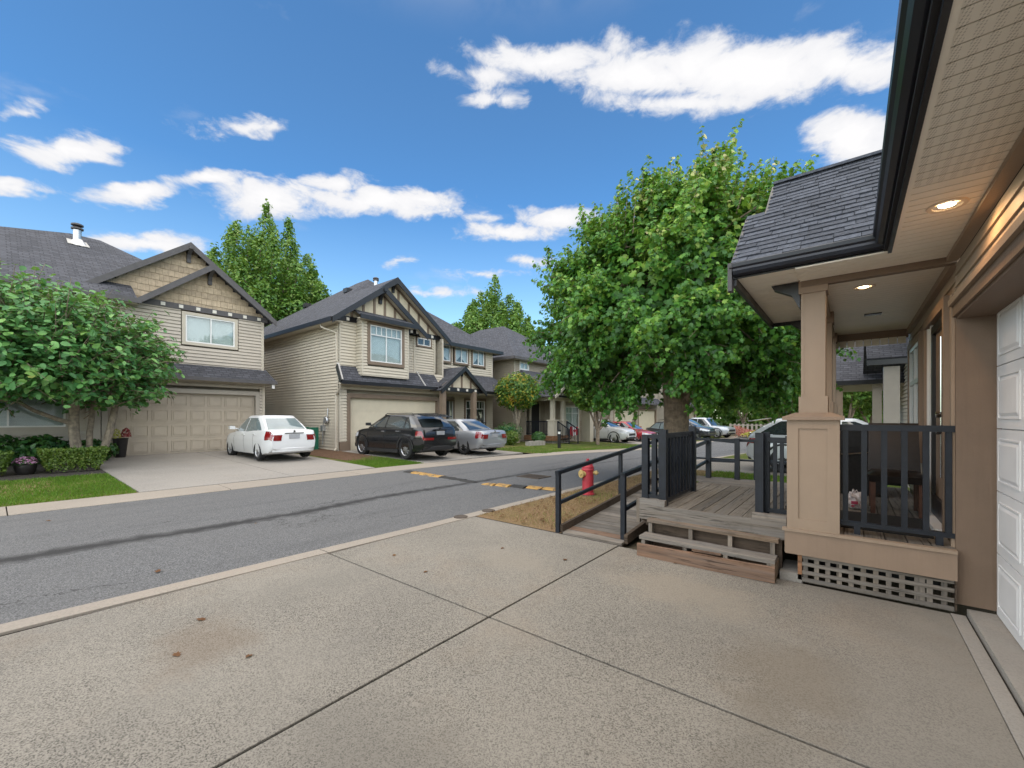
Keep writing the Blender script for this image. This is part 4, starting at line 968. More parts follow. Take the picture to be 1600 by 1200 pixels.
rail_run(RP, [(-1.64,8.68,.35,1.17,.08),(-1.37,8.86,.1,1.13,.055),(-.42,8.86,.1,1.13,.055)], [((-2.12,8.63,1.14),(-1.64,8.68,1.10),.06,.05),((-3.08,8.76,1.14),(-.42,8.86,1.12),.045,.05),((-2.12,8.63,.74),(-1.64,8.68,.74),.04,.045),((-3.08,8.76,.76),(-.42,8.86,.76),.035,.035)])
# hydrant
HY = thing('fire_hydrant', 'faded red fire hydrant with tan outlet cap standing in the dry grass', 'fire hydrant', (-4.10, 7.52, 0))
hx, hy = -4.10, 7.52
m = MB(); m.lathe([(.13,-.02),(.13,.05),(.112,.06),(.112,.50),(.125,.51),(.125,.53),(.112,.545),(.108,.56)], 24, (hx,hy,0)); obj('barrel', m, M_red, HY, smooth=True, sharp=35)
m = MB(); m.lathe([(.118,.56),(.118,.578),(.105,.59),(.085,.645),(.05,.685),(.03,.695),(.03,.73),(.022,.735)], 24, (hx,hy,0)); obj('bonnet', m, M_red, HY, smooth=True, sharp=35)
m = MB(); m.lathe([(.135,-.03),(.15,.0),(.14,.025),(.11,.03)], 12, (hx,hy,0)); obj('base_flange', m, M_grate, HY)
dirs = {'pumper_cap': (-.35,-.94,.44,.075), 'hose_cap': (-.98,.2,.46,.045), 'hose_cap.': (.94,.35,.46,.045)}
for nm, (dx, dy, z, r) in dirs.items():
    p = Vector((hx+dx*.09, hy+dy*.09, z)); d = Vector((dx, dy, 0)).normalized()
    m = MB(); m.path([p, p+d*.06, p+d*.062, p+d*.095, p+d*.1, p+d*.115], [r*.8, r*.8, r, r, r*.45, r*.4], 12); obj(nm.strip('.'), m, M_brass, HY, smooth=True, sharp=35)
m = MB(); m.path([(hx-.03,hy-.115,.40),(hx-.05,hy-.135,.34),(hx-.04,hy-.12,.31)], .008, 6); obj('chain', m, M_grate, HY)
# ------------------------------------------------------------------ houses across the road
class Face:
    """axis-aligned facade: '+x', '-y' ... with (a, z, d): a along the wall, d outward"""
    def __init__(s, ax, p): s.ax, s.p = ax, p
    def pt(s, a, z, d=0):
        return {'+x': (s.p+d, a, z), '-x': (s.p-d, a, z), '-y': (a, s.p-d, z), '+y': (a, s.p+d, z)}[s.ax]
    def box(s, m, a0, a1, z0, z1, d0, d1):
        p, q = s.pt(a0, z0, d0), s.pt(a1, z1, d1); return m.box(p[0], q[0], p[1], q[1], p[2], q[2])
def siding(face, a0, a1, z0, z1, mat, parent, holes=(), pitch=.128, gable=None, core=.12, name='siding', out=.036):
    """lap siding courses, clipped by openings (a0,a1,z0,z1) and by a gable apex (a, z)"""
    m = MB(); z = z0
    while z < z1-.01:
        ze = min(z+pitch, z1); zt = ze-.011
        iv = [(a0, a1)]
        if gable:
            ap, az = gable; t = (z-z0)/(az-z0) if az > z0 else 1
            iv = [(a0+(ap-a0)*t, a1+(ap-a1)*t)]
        for h in holes:
            if z < h[3]-.005 and ze > h[2]+.005:
                iv = [q for p, r in iv for q in ((p, min(r, h[0])), (max(p, h[1]), r)) if q[1]-q[0] > .01]
        for p, r in iv:
            vs = [face.pt(p,z,-.01),face.pt(p,z,out),face.pt(p,zt,.001),face.pt(p,zt,-.01),face.pt(r,z,-.01),face.pt(r,z,out),face.pt(r,zt,.001),face.pt(r,zt,-.01)]
            m.add(vs, [(0,1,2,3),(7,6,5,4),(0,4,5,1),(1,5,6,2),(2,6,7,3),(3,7,4,0)])
        z += pitch
    return obj(name, m, mat, parent, 'stuff')
def part(name, parent, mat, *boxes, face=None, **k):
    m = MB()
    for b in boxes:
        if face: face.box(m, *b)
        else: m.box(*b)
    return obj(name, m, mat, parent, **k)
def window(face, a0, a1, z0, z1, parent, trim, tw=.09, vx=(.5,), hz=(), back=None, fr=.045, sub=(), curtain=False):
    w = part('window', parent, trim, (a0-tw,a0,z0-tw,z1+tw,-.02,.045),(a1,a1+tw,z0-tw,z1+tw,-.02,.045),(a0,a1,z1,z1+tw,-.02,.045),(a0,a1,z0-tw,z0,-.02,.05), face=face)
    bs = [(a0,a0+fr,z0,z1,-.03,.03),(a1-fr,a1,z0,z1,-.03,.03),(a0+fr,a1-fr,z1-fr,z1,-.03,.03),(a0+fr,a1-fr,z0,z0+fr,-.03,.03)]
    xs = [a0+fr]+[a0+(a1-a0)*v for v in vx]+[a1-fr]; zs = [z0+fr]+[z0+(z1-z0)*v for v in hz]+[z1-fr]
    for x in xs[1:-1]: bs.append((x-fr*.45, x+fr*.45, z0+fr, z1-fr, -.03, .026))
    for z in zs[1:-1]: bs.append((a0+fr, a1-fr, z-fr*.45, z+fr*.45, -.03, .022))
    for (p, q, r, t) in sub: bs.append((a0+(a1-a0)*p, a0+(a1-a0)*q, z0+(z1-z0)*r, z0+(z1-z0)*t, -.028, .018))
    part('frame', w, M_white, *bs, face=face)
    for i in range(len(xs)-1):
        for j in range(len(zs)-1): part('pane', w, M_glass, (xs[i], xs[i+1], zs[j], zs[j+1], -.004, .002), face=face)
    if curtain:
        m = MB(); ac = (a0+a1)/2; d = -.09; n = 10
        for s in (0, 1):
            A, B = (a0+.02, ac) if s == 0 else (ac, a1-.02)
            for k in range(n):
                t0, t1 = k/n, (k+1)/n; zz = [z0+.05+(z1-z0)*.42*((t if s == 0 else 1-t)**1.6) for t in (t0, t1)]
                p0, p1 = A+(B-A)*t0, A+(B-A)*t1; f = .012*(-1)**k
                m.add([face.pt(p0,zz[0],d+f),face.pt(p1,zz[1],d-f),face.pt(p1,z1,d-f),face.pt(p0,z1,d+f)], [(0,1,2,3)])
        obj('curtain', m, M_curtain, w, fix=False); part('room', w, M_room, (a0,a1,z0,z1,-.16,-.15), face=face)
    else:
        m = MB(); z = z0+.01
        while z < z1-.02:
            face.box(m, a0+.03, a1-.03, z, z+.036, -.085, -.081); z += .04
        obj('blind', m, back or M_blind, w); part('room', w, M_room, (a0,a1,z0,z1,-.16,-.15), face=face)
    return w
def beam_(name, p0, p1, w, h, mat, parent):
    m = MB(); m.beam(p0, p1, w, h); return obj(name, m, mat, parent)
def garage(face, a0, a1, z0, z1, mat, trim, parent, cols=0, rows=4, tw=.14, head=.14, rec=-.14):
    part('garage_frame', parent, trim, (a0-tw,a0,z0,z1+head,-.2,.04),(a1,a1+tw,z0,z1+head,-.2,.04),(a0,a1,z1,z1+head,-.2,.04), face=face)
    d = part('garage_door', parent, mat, (a0,a1,z0,z1,rec-.04,rec-.02), face=face)
    hgt = (z1-z0)/rows
    for r in range(rows):
        m = MB(); za, zb = z0+hgt*r+.004, z0+hgt*(r+1)-.004
        face.box(m, a0+.005, a1-.005, za, zb, rec-.02, rec)
        if cols:
            cw = (a1-a0)/cols
            for c in range(cols):
                x0, x1 = a0+cw*c+.07, a0+cw*(c+1)-.07; y0, y1 = za+.10, zb-.10; g = .022
                for q in ((x0-.02,x0,y0-.02,y1+.02),(x1,x1+.02,y0-.02,y1+.02),(x0,x1,y0-.02,y0),(x0,x1,y1,y1+.02)): face.box(m, *q, rec-.002, rec+g)
                face.box(m, x0+.035, x1-.035, y0+.03, y1-.03, rec-.002, rec+.016)
        else:
            for k in (1, 2): 
                zz = za+(zb-za)*k/3; face.box(m, a0+.005, a1-.005, zz-.012, zz+.002, rec-.002, rec+.006)
        obj('door_section', m, mat, d)
    return d
def shakes(face, a0, a1, z0, apex, parent, seed, pitch=.235):
    """gable of individual shakes, one mesh per course"""
    r = random.Random(seed); z = z0; ap, az = apex
    while z < az-.08:
        t = (z-z0)/(az-z0); A, B = a0+(ap-a0)*t, a1+(ap-a1)*t; m = MB(); a = A
        ze = z+pitch*1.02; t2 = min(1, (ze-z0)/(az-z0)); 
        while a < B-.02:
            w = r.uniform(.11, .24); b = min(a+w, B); lo = z-r.choice((0, 0, .008, .016)); d = .026+r.uniform(0, .008)
            m.add([face.pt(a,lo,0),face.pt(a,lo,d),face.pt(a,ze,.006),face.pt(a,ze,0),face.pt(b-.006,lo,0),face.pt(b-.006,lo,d),face.pt(b-.006,ze,.006),face.pt(b-.006,ze,0)],[(0,1,2,3),(7,6,5,4),(0,4,5,1),(1,5,6,2),(2,6,7,3),(3,7,4,0)]); a = b
        if m.v: obj('shake_course', m, M_shake, parent)
        z += pitch
def gable_roof(X0, X1, yl, yr, zl, yp, zp, parent, over=0, name='roof', fas=None, fh=.2, t=.05, zr=None):
    """two slopes with ridge along x (X0 front) and barge boards at the front"""
    zr = zl if zr is None else zr
    o = roof(name, [[(X0,yl,zl),(X0,yp,zp),(X1,yp,zp),(X1,yl,zl)],[(X0,yp,zp),(X0,yr,zr),(X1,yr,zr),(X1,yp,zp)]], M_roof1, parent, t)
    if fas:
        for y, z, s in ((yl, zl, 1), (yr, zr, -1)):
            m = MB(); d = fh
            m.v += [(X0+e, yy, zz) for e in (.03, -.02) for yy, zz in ((y, z+.01), (yp, zp+.01), (yp, zp-d*1.15), (y+s*.02, z-d*1.0))]
            m.f += [(0,1,2,3),(7,6,5,4),(0,4,5,1),(1,5,6,2),(2,6,7,3),(3,7,4,0)]; obj('barge_board', m, fas, o)
    return o
def corbel(X, y, z, parent, mat, s=1.):
    m = MB(); m.prism([(X,z-.55*s),(X,z-.02),(X+.42*s,z-.02),(X+.42*s,z-.12*s),(X+.16*s,z-.26*s),(X+.10*s,z-.42*s),(X+.10*s,z-.55*s)], 'y', y-.06*s, y+.06*s) if False else None
    pr = [(X,z-.55*s),(X,z-.02),(X+.42*s,z-.02),(X+.42*s,z-.12*s),(X+.16*s,z-.26*s),(X+.10*s,z-.42*s),(X+.10*s,z-.55*s)]
    n = len(pr); m = MB(); m.v = [(x, y-.06*s, q) for x, q in pr]+[(x, y+.06*s, q) for x, q in pr]
    m.f = [tuple(range(n)), tuple(range(2*n-1, n-1, -1))]+[(i, i+n, (i+1)%n+n, (i+1)%n) for i in range(n)]
    return obj('corbel', m, mat, parent)
# ---- house one: grey-beige, shake gables
H1 = thing('house', 'grey-beige house with tan shake gables behind the broad-leaved tree', 'house', (-19.4, 2.5, .22))
F1 = Face('+x', -19.4); F1u = Face('+x', -19.5); F1g = Face('+x', -20.0)
part('wall', H1, M_sid1, (-31, -19.74, -6, 7.30, .1, 5.62)); part('gable_core', H1, M_sid1, (-20.4,-19.74,3.75,7.2,5.63,5.7))
siding(F1, -6, 7.36, .2, 3.5, M_sid1, H1, holes=[(2.36,7.18,0,2.64),(-1.9,1.7,1.1,2.5)]); siding(F1u, 2.4, 7.36, 3.5, 5.72, M_sid1, H1, holes=[(4.52,6.42,4.28,5.6)])
siding(Face('+y', 7.36), -30, -19.5, .2, 5.6, M_sid1, H1)
part('corner_board', H1, M_cream, (7.27,7.37,.2,3.4,-.02,.03), face=F1); part('corner_board', H1, M_cream, (7.27,7.37,3.4,5.7,-.02,.03), face=F1u)
garage(F1, 2.52, 7.02, .235, 2.48, M_gd1, M_greytrim, H1, 8, 4, .15, .16)
part('pilaster', H1, M_greytrim, (2.0,2.34,.2,3.0,-.05,.06), face=F1)
window(F1u, 4.66, 6.28, 4.42, 5.44, H1, M_cream, .11)
window(F1, -1.9, 1.55, 1.27, 2.35, H1, M_greytrim, .13, vx=(.33,.66)); part('sill_band', H1, M_greytrim, (-6,2.0,1.02,1.14,-.01,.07), face=F1)
roof('skirt_roof', [[(-18.8,1.9,3.06),(-18.8,7.62,3.06),(-19.52,7.45,3.60),(-19.52,1.9,3.60)]], M_roof1, H1, .05)
part('eave_fascia', H1, M_fascia_grey, (-18.83,-18.78,1.9,7.64,2.95,3.08)); part('soffit', H1, M_cream, (-19.4,-18.83,1.9,7.5,2.955,2.985))
part('downspout', H1, M_white, (-18.92,-18.84,7.45,7.55,2.78,2.95))
# gables
shakes(F1u, 3.62, 7.34, 5.70, (5.42, 7.32), H1, 4); part('gable_wall', H1, M_shake, (3.6,7.3,5.60,5.70,-.06,-.01), face=F1u)
m = MB(); m.prism([(3.55,5.62),(7.36,5.62),(5.42,7.25)], 'x', -19.75, -19.515); obj('gable_wall', m, M_shake, H1)
part('belly_band', H1, M_fascia_grey, (3.45,7.5,5.60,5.80,-.01,.06), face=F1u)
for k in range(7): part('band_block', H1, M_dot, (3.92+.53*k,4.05+.53*k,5.64,5.76,.055,.085), face=F1u)
gable_roof(-19.0, -24.0, 3.20, 7.70, 5.64, 5.42, 7.44, H1, fas=M_fascia_grey, fh=.20)
corbel(-19.5, 5.42, 7.30, H1, M_fascia_grey, 1.05)
shakes(F1g, 1.95, 7.6, 5.72, (4.87, 8.10), H1, 9); m = MB(); m.prism([(1.9,5.7),(7.6,5.7),(4.87,8.02)], 'x', -20.3, -20.02); obj('gable_wall', m, M_shake, H1)
gable_roof(-19.65, -25.5, 2.0, 7.72, 6.02, 4.87, 8.25, H1, fas=M_fascia_grey, fh=.20)
corbel(-20.0, 4.87, 8.12, H1, M_fascia_grey, 1.05)
# main hip roof
roof('main_roof', [[(-18.9,-7,5.6),(-18.9,3.2,5.6),(-20.2,3.2,6.39),(-20.2,6.58,6.39),(-24.4,2.95,8.95),(-24.4,2.08,8.95)],[(-20.2,6.58,6.39),(-20.2,7.7,5.6),(-31.5,7.7,5.6),(-26.2,2.95,8.95),(-24.4,2.95,8.95)],
   [(-18.9,-7,5.6),(-24.4,2.08,8.95),(-26.2,2.08,8.95),(-31.5,-7,5.6)],[(-24.4,2.08,8.95),(-24.4,2.95,8.95),(-26.2,2.95,8.95),(-26.2,2.08,8.95)],[(-26.2,2.08,8.95),(-26.2,2.95,8.95),(-31.5,7.7,5.6),(-31.5,-7,5.6)]], M_roof1, H1)
part('eave_fascia', H1, M_fascia_grey, (-18.94,-18.88,-7,3.3,5.46,5.62)); part('soffit', H1, M_cream, (-19.5,-18.94,-7,3.3,5.48,5.50))
def vent(x, y, z, h, parent, r=.11):
    m = MB(); m.lathe([(r,-.6),(r,h*.62),(r*1.05,h*.62),(r*1.05,h*.66)], 14, (x,y,z)); o = obj('vent_pipe', m, M_metal, parent, smooth=True, sharp=30)
    for q in (.70, .88):
        m = MB(); m.lathe([(r*.8,h*q-.02),(r*1.5,h*q),(r*1.5,h*q+.05),(r*.8,h*q+.09)], 14, (x,y,z)); obj('vent_cap', m, M_fascia_grey, o, smooth=True, sharp=30)
    return o
v1 = vent(-23.35, 2.18, 8.28, .80, H1, .12); m = MB(); m.lathe([(.30,-.18),(.13,.12)], 8, (-23.30,2.2,8.33)); obj('flashing_cone', m, M_metal, v1); m = MB(); m.slab([(-23.05,1.9,8.17),(-23.05,2.5,8.17),(-23.55,2.45,8.475),(-23.55,1.9,8.475)], .015); obj('flashing_sheet', m, M_flash, v1)
# ---- house two: cream, half-timbered gables
H2 = thing('house', 'cream sided house with half-timbered twin gables behind the black suv', 'house', (-16.6, 14.5, .15))
X2 = -16.6; F2 = Face('+x', X2); F2b = Face('+x', -17.8); F2w = Face('+x', -16.9); FB = Face('+x', -16.18); SL = Face('-y', 9.16)
part('wall', H2, M_sid2, (-29,-16.92,9.22,12.36,.05,5.6),(-29,-16.92,12.36,14.88,.05,3.72),(-29,-18.06,12.36,20.1,.06,5.7))
siding(SL, -29, X2, .2, 5.62, M_sid2, H2); siding(Face('+y', 20.15), -29, -17.8, .2, 5.7, M_sid2, H2)
part('foundation', H2, M_apron, (-29,-16.58,9.13,9.2,-.1,.22))
siding(F2, 9.16, 14.9, .2, 3.78, M_sid2, H2, holes=[(9.5,14.72,0,2.66)]); siding(F2, 9.16, 12.37, 3.784, 5.7, M_sid2, H2)
siding(F2b, 14.9, 20.15, .2, 5.75, M_sid2, H2, holes=[(15.35,16.85,0,2.75),(17.6,19.55,.95,2.72),(15.3,16.6,4.6,5.75),(16.7,18.0,4.6,5.75),(18.2,19.5,4.6,5.75)])
siding(Face('+y', 14.9), -17.8, X2, .2, 5.7, M_sid2, H2)
for f, a in ((F2, 9.16), (F2, 14.82), (F2b, 20.06)): part('corner_board', H2, M_cream, (a,a+.09,.2,5.65,-.02,.025), face=f)
part('corner_board', H2, M_cream, (-16.69,-16.6,.2,5.6,-.02,.025), face=SL)
garage(F2, 9.66, 14.5, .15, 2.42, M_gd2, M_browntrim, H2, 0, 4, .16, .18)
part('stone_base', H2, M_browntrim, (9.16,9.52,.1,.55,0,.09), face=F2)
# skirt roof over the garage, continuing over the entry
roof('skirt_roof', [[(-16.08,8.98,3.06),(-16.08,14.3,3.06),(-16.62,14.3,3.78),(-16.62,9.1,3.78)]], M_roof1, H2)
part('eave_fascia', H2, M_fascia, (-16.11,-16.05,8.98,14.1,2.94,3.09)); part('soffit', H2, M_cream, (-16.6,-16.11,9.0,14.2,2.95,2.975))
beam_('hip_flashing', (-16.10,9.02,3.12), (-16.62,9.12,3.84), .10, .03, M_flash, H2); beam_('eave_end', (-16.1,8.97,3.02), (-16.62,9.07,3.72), .04, .22, M_fascia, H2)
beam_('hip_flashing', (-16.12,13.35,3.11), (-16.62,13.2,3.83), .08, .03, M_flash, H2)
roof('entry_roof', [[(-16.3,14.3,3.06),(-16.3,20.45,3.06),(-17.82,20.2,4.15),(-17.82,14.3,4.15)]], M_roof1, H2)
part('eave_fascia', H2, M_fascia, (-16.33,-16.27,17.2,20.48,2.94,3.09)); part('soffit', H2, M_cream, (-17.8,-16.33,14.95,20.3,2.90,2.93))
roof('eave_end_roof', [[(-16.3,20.45,3.06),(-17.8,20.2,4.15),(-17.8,20.45,3.06)]], M_roof1, H2)
# bay with its own lean-to roof
part('bay', H2, M_sid2, (-16.6,-16.38,9.98,12.34,3.42,5.7)); siding(FB, 9.95, 12.37, 3.42, 5.8, M_sid2, H2, holes=[(10.22,12.1,3.88,5.72)]); siding(Face('-y', 9.95), -16.6, -16.18, 3.42, 5.8, M_sid2, H2)
for a in (9.94, 12.29): part('corner_board', H2, M_cream, (a,a+.09,3.40,5.8,-.02,.025), face=FB)
part('bay_sill', H2, M_cream, (9.95,12.37,3.36,3.44,-.4,.02), face=FB)
window(FB, 10.34, 11.98, 4.0, 5.58, H2, M_browntrim, .14, vx=(.5,), hz=(.74,), sub=[(.18,.2,.76,.97),(.34,.36,.76,.97),(.66,.68,.76,.97),(.82,.84,.76,.97)])
roof('bay_roof', [[(-15.82,9.7,5.86),(-15.82,12.62,5.86),(-16.62,12.5,6.22),(-16.62,9.8,6.22)]], M_roof1, H2); part('eave_fascia', H2, M_fascia, (-15.85,-15.79,9.68,12.64,5.70,5.88)); part('soffit', H2, M_cream, (-16.2,-15.85,9.75,12.6,5.74,5.77))
# half-timbered gables
def timber(face, a0, a1, z0, apex, parent, n):
    m = MB(); ap, az = apex; P = [face.pt(a0,z0,0),face.pt(a1,z0,0),face.pt(ap,az,0)]; Q = [face.pt(a0,z0,-.1),face.pt(a1,z0,-.1),face.pt(ap,az,-.1)]
    m.add(P+Q, [(0,1,2),(5,4,3),(0,3,4,1),(1,4,5,2),(2,5,3,0)]); g = obj('stucco_gable', m, M_stucco, parent)
    for k in range(1, n):
        a = a0+(a1-a0)*k/n; t = 1-abs(a-ap)/max(ap-a0, a1-ap); h = z0+(az-z0)*t
        if h-z0 > .2: part('timber', g, M_browntrim, (a-.055,a+.055,z0,h-.02,.0,.03), face=face)
    for s, e in ((a0, 1), (a1, -1)):
        p0, p1 = face.pt(s,z0,.015), face.pt(ap,az,.015); beam_('timber', p0, p1, .03, .14, M_browntrim, g)
    return g
timber(F2, 9.2, 13.0, 5.86, (11.1, 7.30), H2, 7); part('belly_band', H2, M_fascia, (9.0,13.3,5.62,5.84,-.02,.07), face=F2)
for a in (9.45, 12.75, 13.1): part('band_block', H2, M_dot, (a,a+.13,5.66,5.79,.06,.09), face=F2)
timber(F2w, 9.3, 14.75, 5.86, (12.0, 7.92), H2, 9); part('belly_band', H2, M_fascia, (12.4,15.0,5.62,5.84,-.02,.07), face=F2w)
for a in (13.6, 14.3): part('band_block', H2, M_dot, (a,a+.13,5.66,5.79,.06,.09), face=F2w)
part('wall_wing', H2, M_sid2, (-18.0,-17.12,12.4,14.56,3.6,5.72)); siding(F2w, 12.38, 14.6, 3.7, 5.62, M_sid2, H2, holes=[(13.36,14.4,5.12,5.62)]); siding(Face('+y', 14.6), -17.8, -16.9, 3.9, 5.7, M_sid2, H2)
part('corner_board', H2, M_cream, (13.22,13.30,3.75,5.6,-.02,.045), face=F2w); part('corner_board', H2, M_cream, (14.52,14.61,3.9,5.6,-.02,.045), face=F2w)
window(F2w, 13.45, 14.3, 5.2, 5.58, H2, M_browntrim, .07, vx=(.5,), back=M_room)
for a in (15.5, 16.9, 18.33): window(F2b, a, a+1.0, 4.76, 5.66, H2, M_browntrim, .10, curtain=True, fr=.05)
part('frieze', H2, M_cream, (14.9,20.15,5.72,5.80,-.02,.03), face=F2b)
# main roofs (all one pitch)
k2 = .739
roof('main_roof', [[(-16.2,8.66,5.62),(-16.2,11.1,7.44),(-16.5,11.1,7.44),(-16.5,12.0,8.11),(-20.57,12.0,8.11),(-23.3,14.75,10.12),(-24.6,14.75,10.12),(-30,8.66,5.62)],
  [(-16.2,11.1,7.44),(-16.2,13.56,5.62),(-17.0,13.56,5.62),(-17.0,11.1,7.44)],
  [(-16.5,12.0,8.11),(-16.5,15.36,5.62),(-17.2,15.36,5.62),(-20.57,12.0,8.11)],
  [(-17.36,15.2,5.75),(-17.36,20.66,5.75),(-23.3,14.75,10.12),(-20.57,12.0,8.11)],
  [(-17.36,20.66,5.75),(-30,20.66,5.75),(-24.6,14.75,10.12),(-23.3,14.75,10.12)],
  [(-30,20.66,5.75),(-30,8.66,5.62),(-24.6,14.75,10.12)]], M_roof1, H2, .05)
def barge(X, y0, z0, y1, z1, h, mat, parent, w=.05):
    m = MB(); m.v = [(X+e, y, z) for e in (w*.6, -w*.4) for y, z in ((y0,z0+.012),(y1,z1+.012),(y1,z1-h*1.2),(y0,z0-h))]
    m.f = [(0,1,2,3),(7,6,5,4),(0,4,5,1),(1,5,6,2),(2,6,7,3),(3,7,4,0)]; return obj('barge_board', m, mat, parent)
for X, yl, yr, yp, zl, zr, zp in ((-16.2,8.66,13.56,11.1,5.62,5.62,7.44),(-16.5,8.9,15.36,12.0,5.80,5.62,8.11)):
    if X > -16.4: barge(X, yl, zl, yp, zp, .24, M_fascia, H2)
    else: barge(X, 11.0, 7.37, yp, zp, .24, M_fascia, H2)
    barge(X, yr, zr, yp, zp, .24, M_fascia, H2)
    m = MB(); m.slab([(X,yp,zp-.10),(X,yr,zr-.10),(X-.42,yr,zr-.10),(X-.42,yp,zp-.10)], .03); obj('soffit', m, M_cream, H2)
part('eave_fascia', H2, M_fascia, (-30,-16.25,8.62,8.68,5.46,5.64)); part('soffit', H2, M_cream, (-29.5,-16.3,8.68,9.15,5.50,5.53))
part('eave_fascia', H2, M_fascia, (-17.38,-17.32,15.3,20.68,5.58,5.77)); part('soffit', H2, M_cream, (-17.8,-17.38,15.6,20.6,5.62,5.65)); part('eave_fascia', H2, M_fascia, (-30,-17.38,20.63,20.68,5.58,5.77))
corbel(-16.6, 11.1, 7.32, H2, M_fascia, 1.15); corbel(-16.9, 12.0, 7.98, H2, M_fascia, .95)
vent(-21.3, 14.0, 9.05, .55, H2, .11)
part('roof_vent', H2, M_fascia, (-22.4,-22.0,12.6,12.95,8.62,8.86)); part('roof_vent', H2, M_fascia, (-26.6,-26.2,12.3,12.65,8.42,8.66))
# entry porch
PX2 = -15.7
gable_roof(PX2, -17.4, 13.98, 17.30, 2.94, 15.64, 4.24, H2, fas=M_fascia, fh=.20); timber(Face('+x', -15.98), 14.3, 16.98, 3.12, (15.64, 4.1), H2, 4)
part('porch_beam', H2, M_fascia, (-16.0,-15.86,14.1,17.15,2.90,3.12))
for a in (14.55,15.2,15.85,16.5): part('band_block', H2, M_dot, (-15.865,-15.83,a,a+.13,2.95,3.07))
corbel(-15.98, 15.64, 4.12, H2, M_fascia, .7)
for a in (14.15, 16.35):
    c = part('porch_post', H2, M_browntrim, (-16.03,-15.80,a,a+.24,1.35,2.95)); part('post_pier', c, M_wood_tan2 if False else M_browntrim, (-16.16,-15.68,a-.13,a+.37,.15,1.28)); part('pier_cap', c, M_greytrim, (-16.2,-15.64,a-.17,a+.41,1.28,1.36))
part('porch_floor', H2, M_apron, (-17.7,-15.6,14.95,20.0,.1,.42))
pr = part('porch_railing', H2, M_fascia, (-15.96,-15.91,16.75,17.5,1.25,1.30)); 
for k in range(7): part('baluster', pr, M_fascia, (-15.95,-15.92,16.8+.1*k,16.83+.1*k,.45,1.25))
dr = part('front_door', H2, M_fascia, (15.45,16.4,.42,2.5,-.05,.0), face=F2b); part('door_trim', dr, M_browntrim, (15.36,15.45,.42,2.6,-.05,.04),(16.75,16.84,.42,2.6,-.05,.04),(15.45,16.75,2.5,2.6,-.05,.04), face=F2b); part('sidelight', dr, M_white, (16.44,16.47,.42,2.5,-.04,.03),(16.68,16.72,.42,2.5,-.04,.03), face=F2b); part('sidelight_pane', dr, M_glass, (16.47,16.68,.45,2.5,-.02,-.015), face=F2b)
window(F2b, 17.75, 19.40, 1.08, 2.58, H2, M_browntrim, .12, vx=(.42,), hz=(.68,), sub=[(.2,.22,.70,.96),(.55,.57,.70,.96),(.7,.72,.70,.96),(.85,.87,.70,.96)], back=M_room)
# downspouts and services on the side wall
def pipe(name, pts, r, mat, parent): m = MB(); m.path(pts, r, 8); return obj(name, m, mat, parent, smooth=True)
pipe('downspout', [(-17.3,8.72,5.5),(-17.25,8.75,5.35),(-16.72,9.10,5.1),(-16.70,9.12,3.9)], .04, M_cream, H2)
pipe('downspout', [(-16.16,8.97,2.98),(-16.3,9.05,2.78),(-16.72,9.10,2.5),(-16.74,9.11,.9),(-16.74,9.11,.3),(-16.66,9.02,.18)], .045, M_cream, H2)
gm = thing('gas_meter', 'grey gas meter with pipework on the cream side wall', 'meter', (-17.6, 9.08, 1.1))
m = MB(); m.lathe([(.02,-.05),(.13,-.045),(.16,-.01),(.16,.03),(.13,.06),(.02,.065)], 16, (-17.45,9.04,1.45), 'y'); obj('meter_body', m, M_metal, gm, smooth=True)
m = MB(); m.box(-17.85,-17.66,9.0,9.14,.98,1.24); obj('regulator', m, M_metal, gm)
pipe('pipework', [(-17.75,9.06,.4),(-17.75,9.06,1.15),(-17.62,9.06,1.55),(-17.5,9.06,1.62)], .025, M_metal, gm); pipe('pipework', [(-17.4,9.06,1.4),(-17.36,9.07,1.8),(-17.4,9.1,1.95)], .022, M_metal, gm)
hr = thing('hose_cart', 'green plastic hose cart with coiled hose beside the cream side wall', 'hose cart', (-18.2, 8.75, .2))
m = MB()
for x in (-18.62,-17.82): m.box(x-.02,x+.02,8.55,8.9,.2,1.15)
m.box(-18.62,-17.82,8.7,8.76,.28,.34); m.box(-18.62,-17.82,8.7,8.76,1.05,1.1); obj('cart_frame', m, M_green, hr)
for k in range(7):
    m = MB(); m.path([(-18.22+(.26-.012*k)*math.cos(a),8.60+.04*k,.68+(.30-.012*k)*math.sin(a)) for a in np.linspace(0, 2*PI, 22)], .018, 6, False); obj('hose_coil', m, M_green if k % 2 else M_metal, hr, smooth=True)
bn = thing('recycling_bin', 'dark blue lidded bin beside the hose cart behind the white car', 'bin', (-19.0, 8.6, .2))
m = MB(); m.prism([(-19.3,8.35),(-18.72,8.35),(-18.72,8.9),(-19.3,8.9)], 'z', .2, 1.05); obj('bin_body', m, M_blue, bn); m = MB(); m.box(-19.34,-18.68,8.31,8.94,1.05,1.14); obj('lid', m, M_blue, bn)
